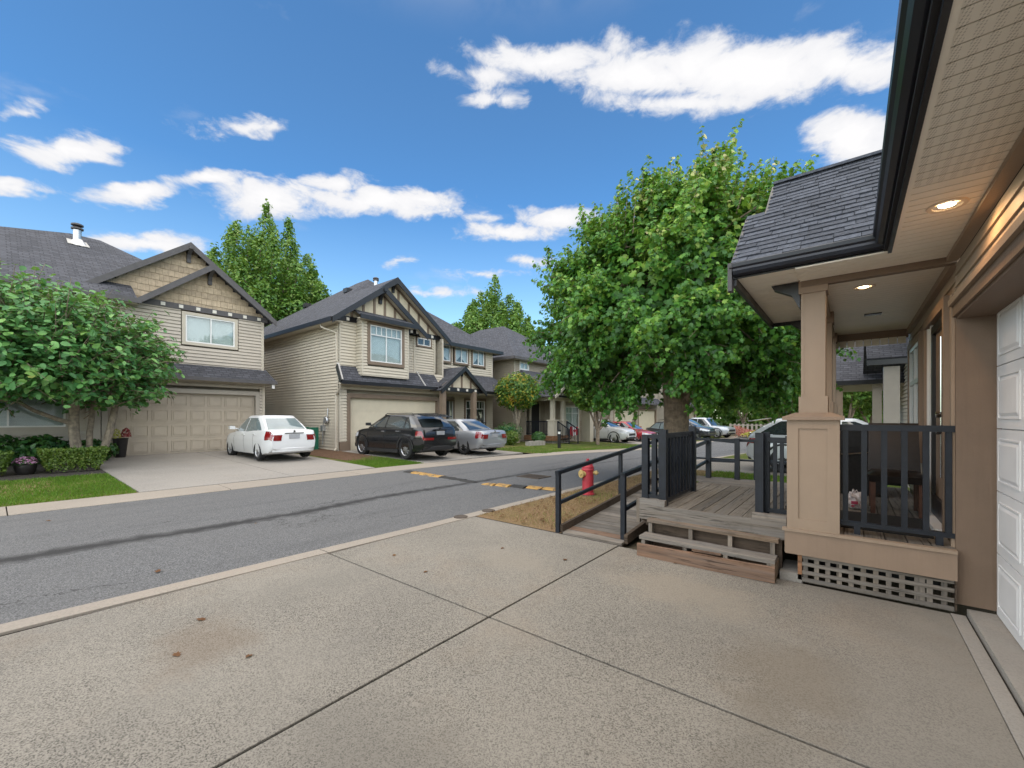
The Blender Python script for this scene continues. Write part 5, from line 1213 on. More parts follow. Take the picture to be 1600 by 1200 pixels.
# ---- house three: tan, railed entry porch and flag
H3 = thing('house', 'tan house with a railed wooden entry porch behind the ball-shaped tree', 'house', (-15, 24, .1))
Y3 = 21.6; F3 = Face('+x', -17.2); S3 = Face('-y', Y3)
part('wall', H3, M_sid3, (-30,-17.42,Y3+.06,32,-.3,5.5)); siding(S3, -30, -17.2, .2, 5.5, M_sid3, H3, pitch=.115); siding(F3, Y3, 32, -.2, 5.5, M_sid3, H3, pitch=.115, holes=[(22.15,23.25,4.75,5.3),(27.25,32,-1,2.44)])
part('corner_board', H3, M_cream, (Y3,Y3+.1,.2,5.5,-.02,.03), face=F3)
window(F3, 22.25, 23.1, 4.82, 5.25, H3, M_white, .1, curtain=False)
roof('main_roof', [[(-16.6,20.95,5.5),(-16.6,32.4,5.5),(-22.3,26.6,9.1)],[(-16.6,20.95,5.5),(-22.3,26.6,9.1),(-25,26.6,9.1),(-30.6,20.95,5.5)],[(-16.6,32.4,5.5),(-30.6,32.4,5.5),(-25,26.6,9.1),(-22.3,26.6,9.1)],[(-30.6,20.95,5.5),(-25,26.6,9.1),(-30.6,32.4,5.5)]], M_roof1, H3)
part('eave_fascia', H3, M_fascia_grey, (-16.64,-16.58,20.95,32.4,5.34,5.52),(-30.6,-16.64,20.92,20.98,5.34,5.52)); part('soffit', H3, M_cream, (-30,-16.66,20.98,Y3,5.37,5.40),(-17.2,-16.66,Y3,32.2,5.37,5.40))
m = MB(); m.beam((-16.62,27.2,5.56),(-19.4,28.2,7.3), .14, .03); obj('valley_flashing', m, M_flash, H3)
# lower entry block
EX = -16.2; FE = Face('+x', EX); FW = Face('+x', -14.9)
roof('porch_roof', [[(-13.95,21.3,2.92),(-13.95,26.7,2.92),(-16.9,26.7,4.72),(-16.9,21.9,4.72)],[(-13.95,21.3,2.92),(-16.9,21.9,4.72),(-17.2,21.3,2.92)]], M_roof1, H3)
part('eave_fascia', H3, M_greytrim, (-13.98,-13.92,21.3,21.9,2.78,2.94),(-13.98,-13.92,23.3,26.7,2.78,2.94),(-17.2,-13.98,21.28,21.34,2.78,2.94)); part('porch_beam', H3, M_cream, (-14.45,-14.28,21.66,26.5,2.62,2.80),(-17.2,-14.45,21.62,21.76,2.62,2.80)); part('soffit', H3, M_cream, (-17.1,-13.98,21.4,26.6,2.80,2.82))
gable_roof(-13.70, -15.5, 21.12, 23.68, 2.86, 22.4, 3.62, H3, fas=M_greytrim, fh=.15); m = MB(); m.prism([(21.35,2.9),(23.45,2.9),(22.4,3.5)], 'x', -14.05, -13.99); obj('gable_wall', m, M_sid3, H3)
for a in (22.0, 22.35, 22.7): part('band_block', H3, M_white, (-13.99,-13.95,a,a+.11,2.96,3.07))
part('roof_vent_hood', H3, M_fascia, (-15.7,-15.3,23.9,24.3,3.86,4.02))
part('entry_wall', H3, M_sid3, (-17.2,EX-.2,Y3+.32,23.7,-.2,2.9),(-17.2,-15.12,23.76,26.6,-.3,2.9)); siding(S3, -17.2, EX, .0, 2.75, M_sid3, H3, pitch=.115); siding(FE, Y3+.3, 23.7, .45, 2.75, M_sid3, H3, pitch=.115, holes=[(22.0,23.1,0,2.6)])
siding(FW, 23.7, 26.6, -.2, 2.75, M_sid3, H3, pitch=.115, holes=[(24.1,26.05,.75,2.4)]); siding(Face('-y', 23.7), EX, -14.9, .3, 2.75, M_sid3, H3, pitch=.115)
d3 = part('front_door', H3, M_fascia, (22.1,23.0,.45,2.5,-.02,.03), face=FE); part('door_trim', d3, M_cream, (22.0,22.1,.45,2.6,-.02,.05),(23.0,23.1,.45,2.6,-.02,.05), face=FE)
window(FW, 24.22, 25.95, .86, 2.3, H3, M_cream, .1, hz=(.7,), sub=[(.25,.27,.72,.96)])
for a in (21.75, 22.95):
    c = part('porch_column', H3, M_cream, (-14.48,-14.25,a,a+.24,1.4,2.64)); part('column_base', c, M_cream, (-14.58,-14.15,a-.1,a+.34,.45,1.36)); part('base_cap', c, M_cream, (-14.63,-14.10,a-.15,a+.39,1.36,1.44))
part('wall_pier', H3, M_cream, (-14.9,-14.2,26.35,26.85,-.3,2.8))
fl = part('porch_floor', H3, M_wood_x, (EX,-14.1,21.5,23.6,.36,.45)); part('fascia_board', H3, M_cedar, (EX-.05,-14.05,21.44,21.5,.16,.46),(-14.1,-14.05,21.5,23.6,.16,.46)); part('under_wall', H3, M_apron, (EX,-14.2,21.6,23.5,-.3,.2))
r3 = part('porch_railing', H3, M_black, (EX,-14.58,21.58,21.63,1.30,1.36),(EX,-14.58,21.59,21.62,.52,.56))
for k in range(15): part('baluster', r3, M_black, (EX+.02+.108*k,EX+.048+.108*k,21.59,21.62,.55,1.31))
s3 = part('porch_steps', H3, M_wood_dark, (-14.05,-13.75,22.1,23.1,.24,.28),(-13.75,-13.45,22.1,23.1,.08,.12),(-13.45,-13.15,22.1,23.1,-.08,-.04))
for a in (22.05, 23.12):
    beam_('stair_rail', (-14.1,a,1.33), (-13.3,a,.85), .05, .06, M_black, s3); part('stair_post', s3, M_black, (-14.12,-14.06,a-.03,a+.03,.3,1.36),(-13.33,-13.27,a-.03,a+.03,-.12,.88))
    for k in range(6): part('baluster', s3, M_black, (-14.0+.11*k,-13.975+.11*k,a-.012,a+.012,.40-.06*k,1.27-.066*k))
# flag hung on the stair rail
fg = thing('flag', 'red and white maple leaf flag hanging by the porch steps', 'flag', (-14.55, 24.7, .3))
def flag_panel(name, u0, u1, mat, lift=0):
    m = MB(); n = 8
    for k in range(n+1):
        u = u0+(u1-u0)*k/n; y = 24.25+1.0*u; x = -14.55+.04*math.sin(u*9)+lift
        m.v += [(x, y, .97+.02*math.sin(u*5)), (x+.02, y, .36-.03*math.sin(u*6))]
        if k: b = 2*k; m.f.append((b-2, b-1, b+1, b))
    return obj(name, m, mat, fg, fix=False)
M_flagred = plain('flag_red', (.50, .02, .035), .8, .08, 8); M_flagwhite = plain('flag_white', (.74, .74, .76), .8, .04, 8)
flag_panel('red_stripe', 0, .25, M_flagred); flag_panel('white_field', .25, .75, M_flagwhite); flag_panel('red_stripe', .75, 1, M_flagred)
half = [(0,.95),(.13,.70),(.30,.78),(.24,.40),(.42,.56),(.48,.46),(.72,.50),(.64,.30),(.74,.24),(.40,-.04),(.44,-.18),(.06,-.12),(.06,-.42)]
pts = half+[(-a, b) for a, b in reversed(half[1:])] if False else half+[(-a, b) for a, b in half[::-1] if a > 0]
m = MB(); m.add([(-14.49, 24.25+.5+a*.25, .63+b*.24) for a, b in pts], [tuple(range(len(pts)))]); obj('leaf_emblem', m, M_flagred, fg, fix=False)
# ---- houses further along (glimpsed under the maple)
def far_house(label, x, y0, y1, mat, gmat, ga, rz=7.6):
    H = thing('house', label, 'house', (x, (y0+y1)/2, 0)); F = Face('+x', x)
    part('wall', H, mat, (x-11,x-.26,y0+.06,y1,-.35,5.5)); siding(F, y0, y1, -.2, 5.5, mat, H, holes=[(a-.1,b+.1,-1,2.5) for a, b in ga], pitch=.13); siding(Face('-y', y0), x-11, x, .15, 5.5, mat, H, pitch=.13)
    for a, b in ga: garage(F, a, b, -.15, 2.3, gmat, M_browntrim, H, 0, 4, .14, .16)
    yc = (y0+y1)/2; roof('main_roof', [[(x+.5,y0-.5,5.5),(x+.5,y1+.5,5.5),(x-5.2,yc,rz+1.3)],[(x+.5,y0-.5,5.5),(x-5.2,yc,rz+1.3),(x-11.5,y0-.5,5.5)],[(x+.5,y1+.5,5.5),(x-11.5,y1+.5,5.5),(x-5.2,yc,rz+1.3)]], M_roof1, H)
    roof('skirt_roof', [[(x+.7,y0,2.95),(x+.7,y1,2.95),(x,y1,3.6),(x,y0,3.6)]], M_roof1, H); part('eave_fascia', H, M_fascia_grey, (x+.68,x+.74,y0,y1,2.83,2.97),(x+.48,x+.54,y0-.5,y1+.5,5.35,5.52))
    for k in range(2): window(F, y0+1.5+(y1-y0)*.45*k, y0+3.1+(y1-y0)*.45*k, 4.1, 5.2, H, M_browntrim, .1)
    return H
far_house('pale tan house with wide garage doors behind the red and white cars', -16.0, 33.2, 44.5, M_sid3, M_gd2, [(34.0,38.6),(39.4,44.0)])
far_house('cream house glimpsed under the maple crown beyond the dark suv', -15.5, 46.0, 57.0, M_sid2, M_gd2, [(47,51.6),(52.4,56.4)])
garage(Face('+x', -17.2), 27.4, 31.85, -.12, 2.3, M_gd2, M_cream, H3, 0, 4, .14, .16)
roof('skirt_roof', [[(-16.4,26.9,2.95),(-16.4,32.3,2.95),(-17.2,32.3,3.6),(-17.2,26.9,3.6)]], M_roof1, H3)
# ---- neighbour house beyond the porch, on the near side
HN = thing('house', 'pale neighbouring house with porch gables glimpsed through the porch opening', 'house', (1.6, 20, 0))
FN = Face('-x', 1.5); FS = Face('-y', 18.6)
part('wall', HN, M_sid3, (1.56,8,18.66,30,.05,5.3),(3.5,9,12.0,18.7,.05,5.3)); siding(FN, 18.6, 30, .2, 5.3, M_cream, HN, pitch=.13); siding(FS, 1.5, 4, .2, 5.3, M_cream, HN, pitch=.13); siding(Face('-x', 3.25), 12.9, 18.6, 2.6, 5.3, M_cream, HN, pitch=.13)
garage(Face('-x', 3.25), 13.3, 17.7, .03, 2.4, M_gd2, M_browntrim, HN, 0, 4)
roof('garage_roof', [[(2.5,12.4,2.95),(2.5,18.8,2.95),(3.3,18.8,3.5),(3.3,12.4,3.5)]], M_roof1, HN)
part('porch_column', HN, M_greytrim, (.72,1.06,15.9,16.24,.1,3.0)); part('porch_column', HN, M_greytrim, (.62,.88,20.6,20.86,1.2,3.0)); part('porch_column', HN, M_col, (-.55,-.25,20.6,20.9,.1,2.75))
part('porch_beam', HN, M_fascia, (.35,2.6,15.75,15.81,3.05,3.22)); roof('porch_roof', [[(.35,15.7,3.24),(2.8,15.7,3.24),(2.8,18.2,4.6),(.35,18.2,4.6)],[(.35,20.7,3.24),(.35,18.2,4.6),(2.8,18.2,4.6),(2.8,20.7,3.24)]], M_roof1, HN)
roof('porch_roof', [[(-1.0,20.4,2.95),(1.6,20.4,2.95),(1.6,23.2,5.2),(-.7,23.2,5.2)],[(-1.0,26,2.95),(-.7,23.2,5.2),(1.6,23.2,5.2),(1.6,26,2.95)]], M_roof1, HN)
part('porch_beam', HN, M_fascia, (-1.0,1.5,20.38,20.44,2.80,2.96)); part('soffit', HN, M_cream, (-.9,1.5,20.5,25.5,2.78,2.81)); m = MB(); m.prism([(20.8,2.95),(25.5,2.95),(23.2,4.9)], 'x', -.55, -.45); obj('gable_wall', m, M_cream, HN)
part('porch_floor', HN, M_wood_x, (-.8,1.5,20.3,25,.2,.45)); rn = part('porch_railing', HN, M_black, (-.2,1.4,20.55,20.6,1.3,1.36))
for k in range(12): part('baluster', rn, M_black, (-.18+.13*k,-.15+.13*k,20.56,20.59,.5,1.3))
roof('main_roof', [[(.9,12,5.3),(.9,30,5.3),(5,26,8),(5,16,8)],[(.9,12,5.3),(5,16,8),(9.5,12,5.3)]], M_roof1, HN)
# ------------------------------------------------------------------ cars (x forward, y left, z up, origin on the ground under the middle)
def catmull(tab, x):
    xs = [t[0] for t in tab]; ys = [t[1] for t in tab]
    if x <= xs[0]: return ys[0]
    if x >= xs[-1]: return ys[-1]
    i = max(k for k in range(len(xs)-1) if xs[k] <= x); t = (x-xs[i])/(xs[i+1]-xs[i])
    d = [(ys[k+1]-ys[k])/(xs[k+1]-xs[k]) for k in range(len(xs)-1)]
    def tan(k):
        if k == 0: return d[0]
        if k == len(xs)-1: return d[-1]
        a, b = d[k-1], d[k]
        return 0 if a*b <= 0 else 2*a*b/(a+b)
    h = xs[i+1]-xs[i]; m0, m1 = tan(i)*h, tan(i+1)*h
    return ys[i]*(2*t**3-3*t**2+1)+m0*(t**3-2*t**2+t)+ys[i+1]*(-2*t**3+3*t**2)+m1*(t**3-t**2)
def make_car(label, loc, rz, paint, L=4.4, W=1.75, H=1.48, kind='sedan', wr=.31, fx=1.28, rx=-1.2, rim=None, glass=None, clad=None, trunk=0., spokes=5, plate_front=False, rails=False, rim2=None):
    """returns the car as a thing made of parts in its own space"""
    car = local_thing('car', label, {'sedan': 'car', 'suv': 'suv', 'pickup': 'pickup truck'}[kind], loc, rz, 'parked cars')
    glass = glass or M_cglass; rim = rim or M_rim; hl = L/2; hw = W/2
    gc = .17 if kind == 'sedan' else .22
    k = H/1.48
    if kind == 'sedan':
        deck = [(-hl,.80*k),(-hl+.05,.93*k),(-hl+.14,.985*k),(-hl+.55,1.0*k),(-.9,.98*k),(.55,.93*k),(.95,.90*k),(1.5,.82*k),(hl-.25,.70*k),(hl-.06,.60*k),(hl,.50*k)]
        gl = dict(f0=1.10, f1=.22, r0=-hl+.48+trunk, r1=-hl+1.20+trunk*1.4, zb=.90*k, zt=H)
    elif kind == 'suv':
        deck = [(-hl,.70),(-hl+.04,.95),(-hl+.10,1.04*k),(-hl+.4,1.06*k),(-.6,1.04*k),(.6,1.01*k),(1.0,1.0*k),(1.5,.96*k),(hl-.3,.86*k),(hl-.07,.76*k),(hl,.62*k)]
        gl = dict(f0=1.12, f1=.28, r0=-hl+.10, r1=-hl+.74, zb=1.0*k, zt=H)
    else:
        deck = [(-hl,.75),(-hl+.03,1.0),(-hl+.1,1.06),(-hl+.5,1.07),(-.9,1.08),(.7,1.08),(1.1,1.07),(1.6,1.04),(hl-.35,.98),(hl-.07,.90),(hl,.72)]
        gl = dict(f0=1.15, f1=.45, r0=-1.05, r1=-.92, zb=1.05, zt=H)
    def zbot(x):
        e = min((hl-x), (x+hl)); return gc+max(0, .22-e)*.7+(.05 if abs(x) > hl-.5 else 0)
    def plan(x):
        ef, er = hl-x, x+hl
        f = 1-.26*max(0, 1-ef/.75)**2.2; r = 1-.17*max(0, 1-er/.55)**2.2
        return hw*min(f, r)
    def top(x): return catmull(deck, x)
    xs = [-hl,-hl+.02,-hl+.06,-hl+.12,-hl+.22,-hl+.36,-hl+.55]+list(np.linspace(-hl+.8, hl-.85, 16))+[hl-.62,hl-.45,hl-.3,hl-.18,hl-.09,hl-.03,hl]
    m = MB(); NS = 0
    for x in xs:
        zb, zt, w = zbot(x), top(x), plan(x); h = zt-zb
        sec = [(0,zb),(.80*w,zb),(.93*w,zb+.03),(.965*w,zb+.14*h),(.985*w,zb+.34*h),(1.0*w,zb+.56*h),(.995*w,zb+.70*h),(.968*w,zb+.80*h),(.955*w,zb+.90*h),(.915*w,zb+.975*h),(.80*w,zb+1.0*h),(.45*w,zt+.022),(0,zt+.03)]
        full = sec+[(-y, z) for y, z in sec[-2:0:-1]]; NS = len(full)
        m.v += [(x, y, z) for y, z in full]
    for i in range(len(xs)-1):
        for q in range(NS): a = i*NS+q; b = i*NS+(q+1) % NS; m.f.append((a, b, b+NS, a+NS))
    m.f += [tuple(range(NS)), tuple((len(xs)-1)*NS+q for q in range(NS))[::-1]]
    body = obj('body', m, paint, car)
    cut = MB()
    for ax in (fx, rx): cut.path([(ax,-hw-.2,wr+.01),(ax,hw+.2,wr+.01)], wr+.055, 28)
    co = obj('cutter', cut, M_well, None); md = body.modifiers.new('b', 'BOOLEAN'); md.object = co; md.operation = 'DIFFERENCE'; md.solver = 'EXACT'
    dg_ = bpy.context.evaluated_depsgraph_get(); me = bpy.data.meshes.new_from_object(body.evaluated_get(dg_)); body.modifiers.clear(); body.data = me
    bpy.data.objects.remove(co); me.polygons.foreach_set('use_smooth', [True]*len(me.polygons)); me.set_sharp_from_angle(angle=math.radians(38)); me.name = 'body'
    # greenhouse: rings from belt to roof
    zb, zt = gl['zb'], gl['zt']
    def ring(t, grow=0.):
        """outline of the cabin at height fraction t: front x, rear x, half width"""
        f = gl['f0']+(gl['f1']-gl['f0'])*(t**1.12); r = gl['r0']+(gl['r1']-gl['r0'])*(t**1.25); w = hw*(.925-.235*t**1.15)
        return f+grow, r-grow, w+grow
    roofz = zt-.045
    def P(t, s, side):       # point on the side surface: s 0 rear .. 1 front
        f, r, w = ring(t); x = r+(f-r)*s; e = min(1, min(s, 1-s)/.16); return (x, side*w*(.90+.10*e), zb+(roofz-zb)*t)
    m = MB(); NT = 6; prof_s = [0,.03,.08,.16,.30,.45,.60,.75,.86,.93,.97,1]
    lv = [i/NT for i in range(NT+1)]
    def loop(t, z=None, shrink=1.):
        f, r, w = ring(t); pts = []; cx = (f+r)/2
        for side, seq in ((1, prof_s), (-1, prof_s[::-1])):
            for s in seq: p = P(t, s, side); pts.append((cx+(p[0]-cx)*shrink, p[1]*shrink, p[2] if z is None else z))
        # bow the screens forward/backward at the middle
        a, b = P(t, 1, 1), P(t, 0, 1)
        fr = [((cx+(f+.05*(1-abs(q)**2)-cx)*shrink), a[1]*q*shrink, (a[2] if z is None else z)) for q in (.6, .2, -.2, -.6)]
        rr = [((cx+(r-.05*(1-abs(q)**2)-cx)*shrink), b[1]*q*shrink, (b[2] if z is None else z)) for q in (-.6, -.2, .2, .6)]
        n = len(prof_s); return pts[:n]+fr+pts[n:]+rr
    rings = [loop(0, zb-.10)]+[loop(t) for t in lv]+[loop(1, roofz+.022, .965), loop(1, roofz+.038, .86), loop(1, roofz+.045, .5)]
    n = len(rings[0]); m.v = [p for r in rings for p in r]
    for i in range(len(rings)-1):
        for q in range(n): a = i*n+q; b = i*n+(q+1) % n; m.f.append((a, b, b+n, a+n))
    m.f += [tuple(range(n))[::-1], tuple((len(rings)-1)*n+q for q in range(n))]
    obj('roof', m, paint, car, smooth=True, sharp=50)
    def patch(name, fn, nu, nv, mat):
        m = MB()
        for i in range(nu+1):
            for j in range(nv+1): m.v.append(fn(i/nu, j/nv))
        for i in range(nu):
            for j in range(nv): a = i*(nv+1)+j; m.f.append((a, a+1, a+nv+2, a+nv+1))
        return obj(name, m, mat, car, smooth=True, sharp=60)
    t0, t1 = .05, .90
    def side_win(side, xa0, xa1, xb0, xb1):
        def fn(u, v):
            t = t0+(t1-t0)*v; f, r, w = ring(t); lo, hi = xa0(t), xa1(t); x = lo+(hi-lo)*u
            s = min(1, max(0, (x-r)/(f-r))); p = P(t, s, side); return (x, p[1]+side*.006, p[2])
        return fn
    pil = -.12 if kind != 'pickup' else -.2
    for side in (1, -1):
        fr_lim = lambda t: ring(t)[0]-.13-.05*t; re_lim = lambda t: ring(t)[1]+.20
        segs = [(lambda t: pil+.05, fr_lim)]
        if kind == 'sedan': segs += [(re_lim, lambda t: pil-.03)]
        elif kind == 'suv': segs += [(lambda t: rx+.18, lambda t: pil-.03), (re_lim, lambda t: rx+.10)]
        else: segs += [(re_lim, lambda t: pil-.03)]
        for a, b in segs: patch('side_window', side_win(side, a, b, 0, 0), 8, 5, glass)
    def fscreen(u, v):
        t = .06+.86*v; f, r, w = ring(t); a = P(t, 1, 1); q = (u*2-1)*.93; return (f+.05*(1-q*q)+.008, a[1]*q, a[2]+.004)
    def rscreen(u, v):
        t = (.12 if kind == 'sedan' else .10)+(.76 if kind != 'suv' else .80)*v; f, r, w = ring(t); a = P(t, 0, 1); q = (u*2-1)*(.90 if kind != 'suv' else .94); return (r-.05*(1-q*q)-.008, a[1]*q, a[2]+.004)
    patch('windshield', fscreen, 8, 5, glass); patch('rear_window', rscreen, 8, 5, glass)
    # wheels
    def wheel(x, s):
        y = s*(hw-.105); w_ = .2
        m = MB(); prof = [(wr*.66,-.09),(wr*.93,-.10),(wr,-.075),(wr,.075),(wr*.93,.10),(wr*.66,.09)]
        vs = []; nn = 28
        for r, d in prof:
            for q in range(nn): a = 2*PI*q/nn; m.v.append((x+r*math.cos(a), y+s*d, wr+r*math.sin(a)))
        for i in range(6):
            j = (i+1) % 6
            for q in range(nn): q2 = (q+1) % nn; m.f.append((i*nn+q, i*nn+q2, j*nn+q2, j*nn+q))
        ty = obj('wheel', m, M_tyre, car, smooth=True, sharp=40)
        m = MB(); yo = y+s*.085
        m.path([(x, y-s*.02, wr), (x, y-s*.015, wr)], wr*.67, 24); obj('hub_well', m, M_well, ty)
        m = MB()
        for ri, ro in ((.60, .67),):
            for q in range(24):
                a0, a1 = 2*PI*q/24, 2*PI*(q+1)/24
                m.add([(x+wr*r*math.cos(a), yo+d, wr+wr*r*math.sin(a)) for r, d in ((ri,-s*.03),(ro,0)) for a in (a0, a1)], [(0,1,3,2)])
        for q in range(spokes):
            a = 2*PI*q/spokes+.3; c, sn_ = math.cos(a), math.sin(a); pw = wr*(.055 if spokes > 6 else .10)
            m.add([(x+wr*r*c-sn_*pw*g_*e, yo-s*dd, wr+wr*r*sn_+c*pw*g_*e) for r, g_, dd in ((.08,1,.0),(.62,.75,.012)) for e in (-1, 1)]+[(x+wr*r*c-sn_*pw*g_*e, yo-s*(dd+.03), wr+wr*r*sn_+c*pw*g_*e) for r, g_, dd in ((.08,1.2,.0),(.62,.95,.012)) for e in (-1, 1)],
                  [(0,1,3,2),(4,6,7,5),(0,4,5,1),(2,3,7,6),(0,2,6,4),(1,5,7,3)])
        m.path([(x, yo-s*.03, wr),(x, yo+s*.004, wr)], wr*.17, 12)
        obj('rim', m, rim, ty)
    for x in (fx, rx):
        for s in (1, -1): wheel(x, s)
    ux = MB(); ux.box(rx+.42, fx-.42, -hw*.86, hw*.86, gc-.03, gc+.12); ux.box(-hl+.25, rx-.42, -hw*.7, hw*.7, gc+.03, gc+.1); obj('underbody', ux, M_well, car)
    # surface point on the lower body for lamps etc.
    def skin(x, f):
        zb_, zt_, w = zbot(x), top(x), plan(x); h = zt_-zb_
        tab = [(0,.965),(.14,.965),(.34,.985),(.56,1.0),(.70,.995),(.80,.968),(.90,.955),(.975,.915),(1.0,.80)]
        return float(np.interp(f, [a for a, _ in tab], [b for _, b in tab]))*w, zb_+h*f
    def lamp(name, x0, x1, f0, f1, mat, end, wrap):
        """lamp patch along the flank near an end, wrapping round onto the end face"""
        for s in (1, -1):
            m = MB(); nu, nv = 8, 3
            for i in range(nu+1):
                for j in range(nv+1):
                    u, v = i/nu, j/nv; f = f0+(f1-f0)*v
                    if u < .5:
                        x = x0+(x1-x0)*(u/.5); y, z = skin(x, f); m.v.append((x+end*.006, s*(y+.007), z))
                    else:
                        y, z = skin(x1, f); q = (u-.5)/.5; yy = y*(1-q*wrap); xe = x1+(end*hl-x1)*min(1, q*3)
                        m.v.append((xe+end*.010, s*(yy+.004), z))
            for i in range(nu):
                for j in range(nv): a = i*(nv+1)+j; m.f.append((a, a+1, a+nv+2, a+nv+1))
            obj(name, m, mat, car, smooth=True, sharp=60)
    if kind == 'sedan': lamp('taillight', -hl+.30, -hl+.02, .58, .95, M_tail, -1, .42); lamp('headlight', hl-.55, hl-.12, .62, .90, M_lampclr, 1, .40)
    elif kind == 'suv': lamp('taillight', -hl+.32, -hl+.02, .64, .84, M_tail, -1, .58); lamp('headlight', hl-.60, hl-.12, .66, .88, M_lampclr, 1, .40)
    else: lamp('taillight', -hl+.14, -hl+.02, .45, .85, M_tail, -1, .2); lamp('headlight', hl-.35, hl-.06, .66, .9, M_lampclr, 1, .35)
    zp = .78*k if kind == 'sedan' else .86*k
    m = MB(); m.box(-hl-.012, -hl+.05, -.17, .17, zp-.07, zp+.07); obj('licence_plate', m, M_plate, car)
    m = MB(); m.box(-hl-.015, -hl+.04, -.30, .30, zp+.10, zp+.125); obj('boot_trim', m, M_chrome if kind == 'sedan' else M_clad, car)
    m = MB(); m.path([(-hl-.014,0,zp+.17),(-hl+.03,0,zp+.17)], .035, 12); obj('badge', m, M_chrome, car)
    # bumpers, grille
    m = MB()
    for x, e in ((-hl, -1), (hl, 1)):
        n = 10
        for j in range(n+1):
            q = -1+2*j/n; y = q*hw*.80; dx = e*(.012-.10*abs(q)**3.)
            for z, o in ((.25, -.06), (.29, .012), (.40, .016), (.43, -.03)): m.v.append((x+dx+e*o, y, z+(.05 if kind != 'sedan' else 0)))
        b0 = len(m.v)-(n+1)*4
        for j in range(n):
            for q in range(3): a = b0+j*4+q; m.f.append((a, a+1, a+5, a+4))
    obj('bumper_insert', m, clad or (M_clad if kind != 'sedan' else paint), car, smooth=True, sharp=50)
    m = MB(); m.box(hl-.06, hl+.012, -.48*hw/.88, .48*hw/.88, .47*k, .62*k); m.box(hl-.1, hl+.008, -.4, .4, .33, .42); obj('grille', m, M_clad, car)
    if plate_front: m = MB(); m.box(hl, hl+.022, -.17, .17, .44, .55); obj('licence_plate', m, M_plate, car)
    for s in (1, -1):
        for x in (pil+.10, pil-.80):
            if x < rx+.05 and kind == 'sedan': x = rx+.28
            y, z = skin(x, .84); m = MB(); m.box(x-.10, x+.10, s*(y-.01), s*(y+.026), z-.015, z+.015); obj('door_handle', m, M_chrome if kind == 'suv' else paint, car)
        m = MB()
        for x in (pil+.02, fx-.42, rx+.34):
            for f0, f1 in ((.1,.34),(.34,.56),(.56,.70),(.70,.80),(.80,.93)):
                (y0, z0), (y1, z1) = skin(x, f0), skin(x, f1); m.add([(x-.008,s*(y0+.002),z0),(x+.008,s*(y0+.002),z0),(x+.008,s*(y1+.002),z1),(x-.008,s*(y1+.002),z1)], [(0,1,2,3)])
        obj('door_seam', m, M_well, car, fix=False)
        f, r, w = ring(.15); xm = f-.20; ym = w+.05
        m = MB(); m.path([(xm+.02,s*(ym-.09),zb+.10),(xm,s*(ym+.02),zb+.12)], .022, 6)
        m.add([(xm+.07*c_, s*(ym+.09+a_*.085), zb+.14+b_*.06) for c_ in (-.6, .8) for a_, b_ in ((-1,-1),(1,-.8),(1,1),(-1,1))], [(0,1,2,3),(7,6,5,4),(0,4,5,1),(1,5,6,2),(2,6,7,3),(3,7,4,0)]); obj('mirror', m, paint, car)
    if kind != 'sedan' and clad is not None or kind == 'suv':
        for ax in (fx, rx):
            for s in (1, -1):
                m = MB(); n = 14
                for q in range(n+1):
                    a = PI*q/n; r0, r1 = wr+.05, wr+.105; 
                    for r in (r0, r1): 
                        x = ax+r*math.cos(a); z = wr+.01+r*math.sin(a); yy = plan(x)*1.0; m.v.append((x, s*(yy+.008), max(z, gc)))
                    if q: b = 2*q; m.f.append((b-2, b-1, b+1, b))
                obj('arch_trim', m, clad or M_clad, car, smooth=True)
        m = MB()
        for s in (1, -1): m.box(rx+wr+.06, fx-wr-.06, s*(hw*.955), s*(hw*1.0), gc-.01, gc+.10)
        obj('sill_trim', m, clad or M_clad, car)
        m = MB(); m.add([(-hl+.02,-hw*.62,H-.10),(-hl+.02,hw*.62,H-.10),(-hl+.55,hw*.66,H-.015),(-hl+.55,-hw*.66,H-.015),(-hl+.03,-hw*.62,H-.075),(-hl+.03,hw*.62,H-.075),(-hl+.55,hw*.66,H+.005),(-hl+.55,-hw*.66,H+.005)], [(0,1,2,3),(7,6,5,4),(0,4,5,1),(1,5,6,2),(2,6,7,3),(3,7,4,0)])
        if kind == 'suv': obj('roof_spoiler', m, paint, car)
    if rails:
        m = MB()
        for s in (1, -1): m.path([(-hl+.75,s*hw*.66,H-.03),(-hl+.85,s*hw*.66,H+.03),(.1,s*hw*.66,H+.03),(.25,s*hw*.66,H-.04)], .016, 6)
        obj('roof_rail', m, M_clad, car, smooth=True)
    if kind == 'pickup':
        bm_ = MB(); bm_.box(-hl+.08, -1.1, -hw*.82, hw*.82, 1.02, 1.06); obj('bed_liner', bm_, M_well, car)
    return car
P_white = carpaint('white_car_paint', (.68, .69, .70), 0, rough=.3); P_black = carpaint('black_car_paint', (.009, .010, .012), 0, rough=.2, coat=.7, dirt_=.06)
P_grey = carpaint('grey_car_paint', (.36, .375, .40), .55, rough=.3); P_red = carpaint('red_car_paint', (.34, .012, .02), 0, rough=.25)
P_silver = carpaint('silver_car_paint', (.46, .49, .53), .55, rough=.3); P_light = carpaint('light_silver_car_paint', (.60, .63, .66), .25, rough=.32); P_pearl = carpaint('pearl_car_paint', (.62, .62, .62), .1, rough=.3); P_dark = carpaint('dark_blue_car_paint', (.025, .03, .038), .2, rough=.25)
make_car('small white sedan parked nose-in at the tan garage door', (-16.35, 6.33, gz(-16.4)+.025), PI, P_white, 4.15, 1.66, 1.48, 'sedan', .295, 1.24, -1.24, spokes=8, glass=M_cglass_lt)
make_car('black suv with chrome-spoked wheels parked before the cream garage door', (-13.62, 10.12, gz(-13.6)+.025), PI, P_black, 4.46, 1.82, 1.60, 'suv', .365, 1.40, -1.36, spokes=10, clad=M_clad, rails=True)
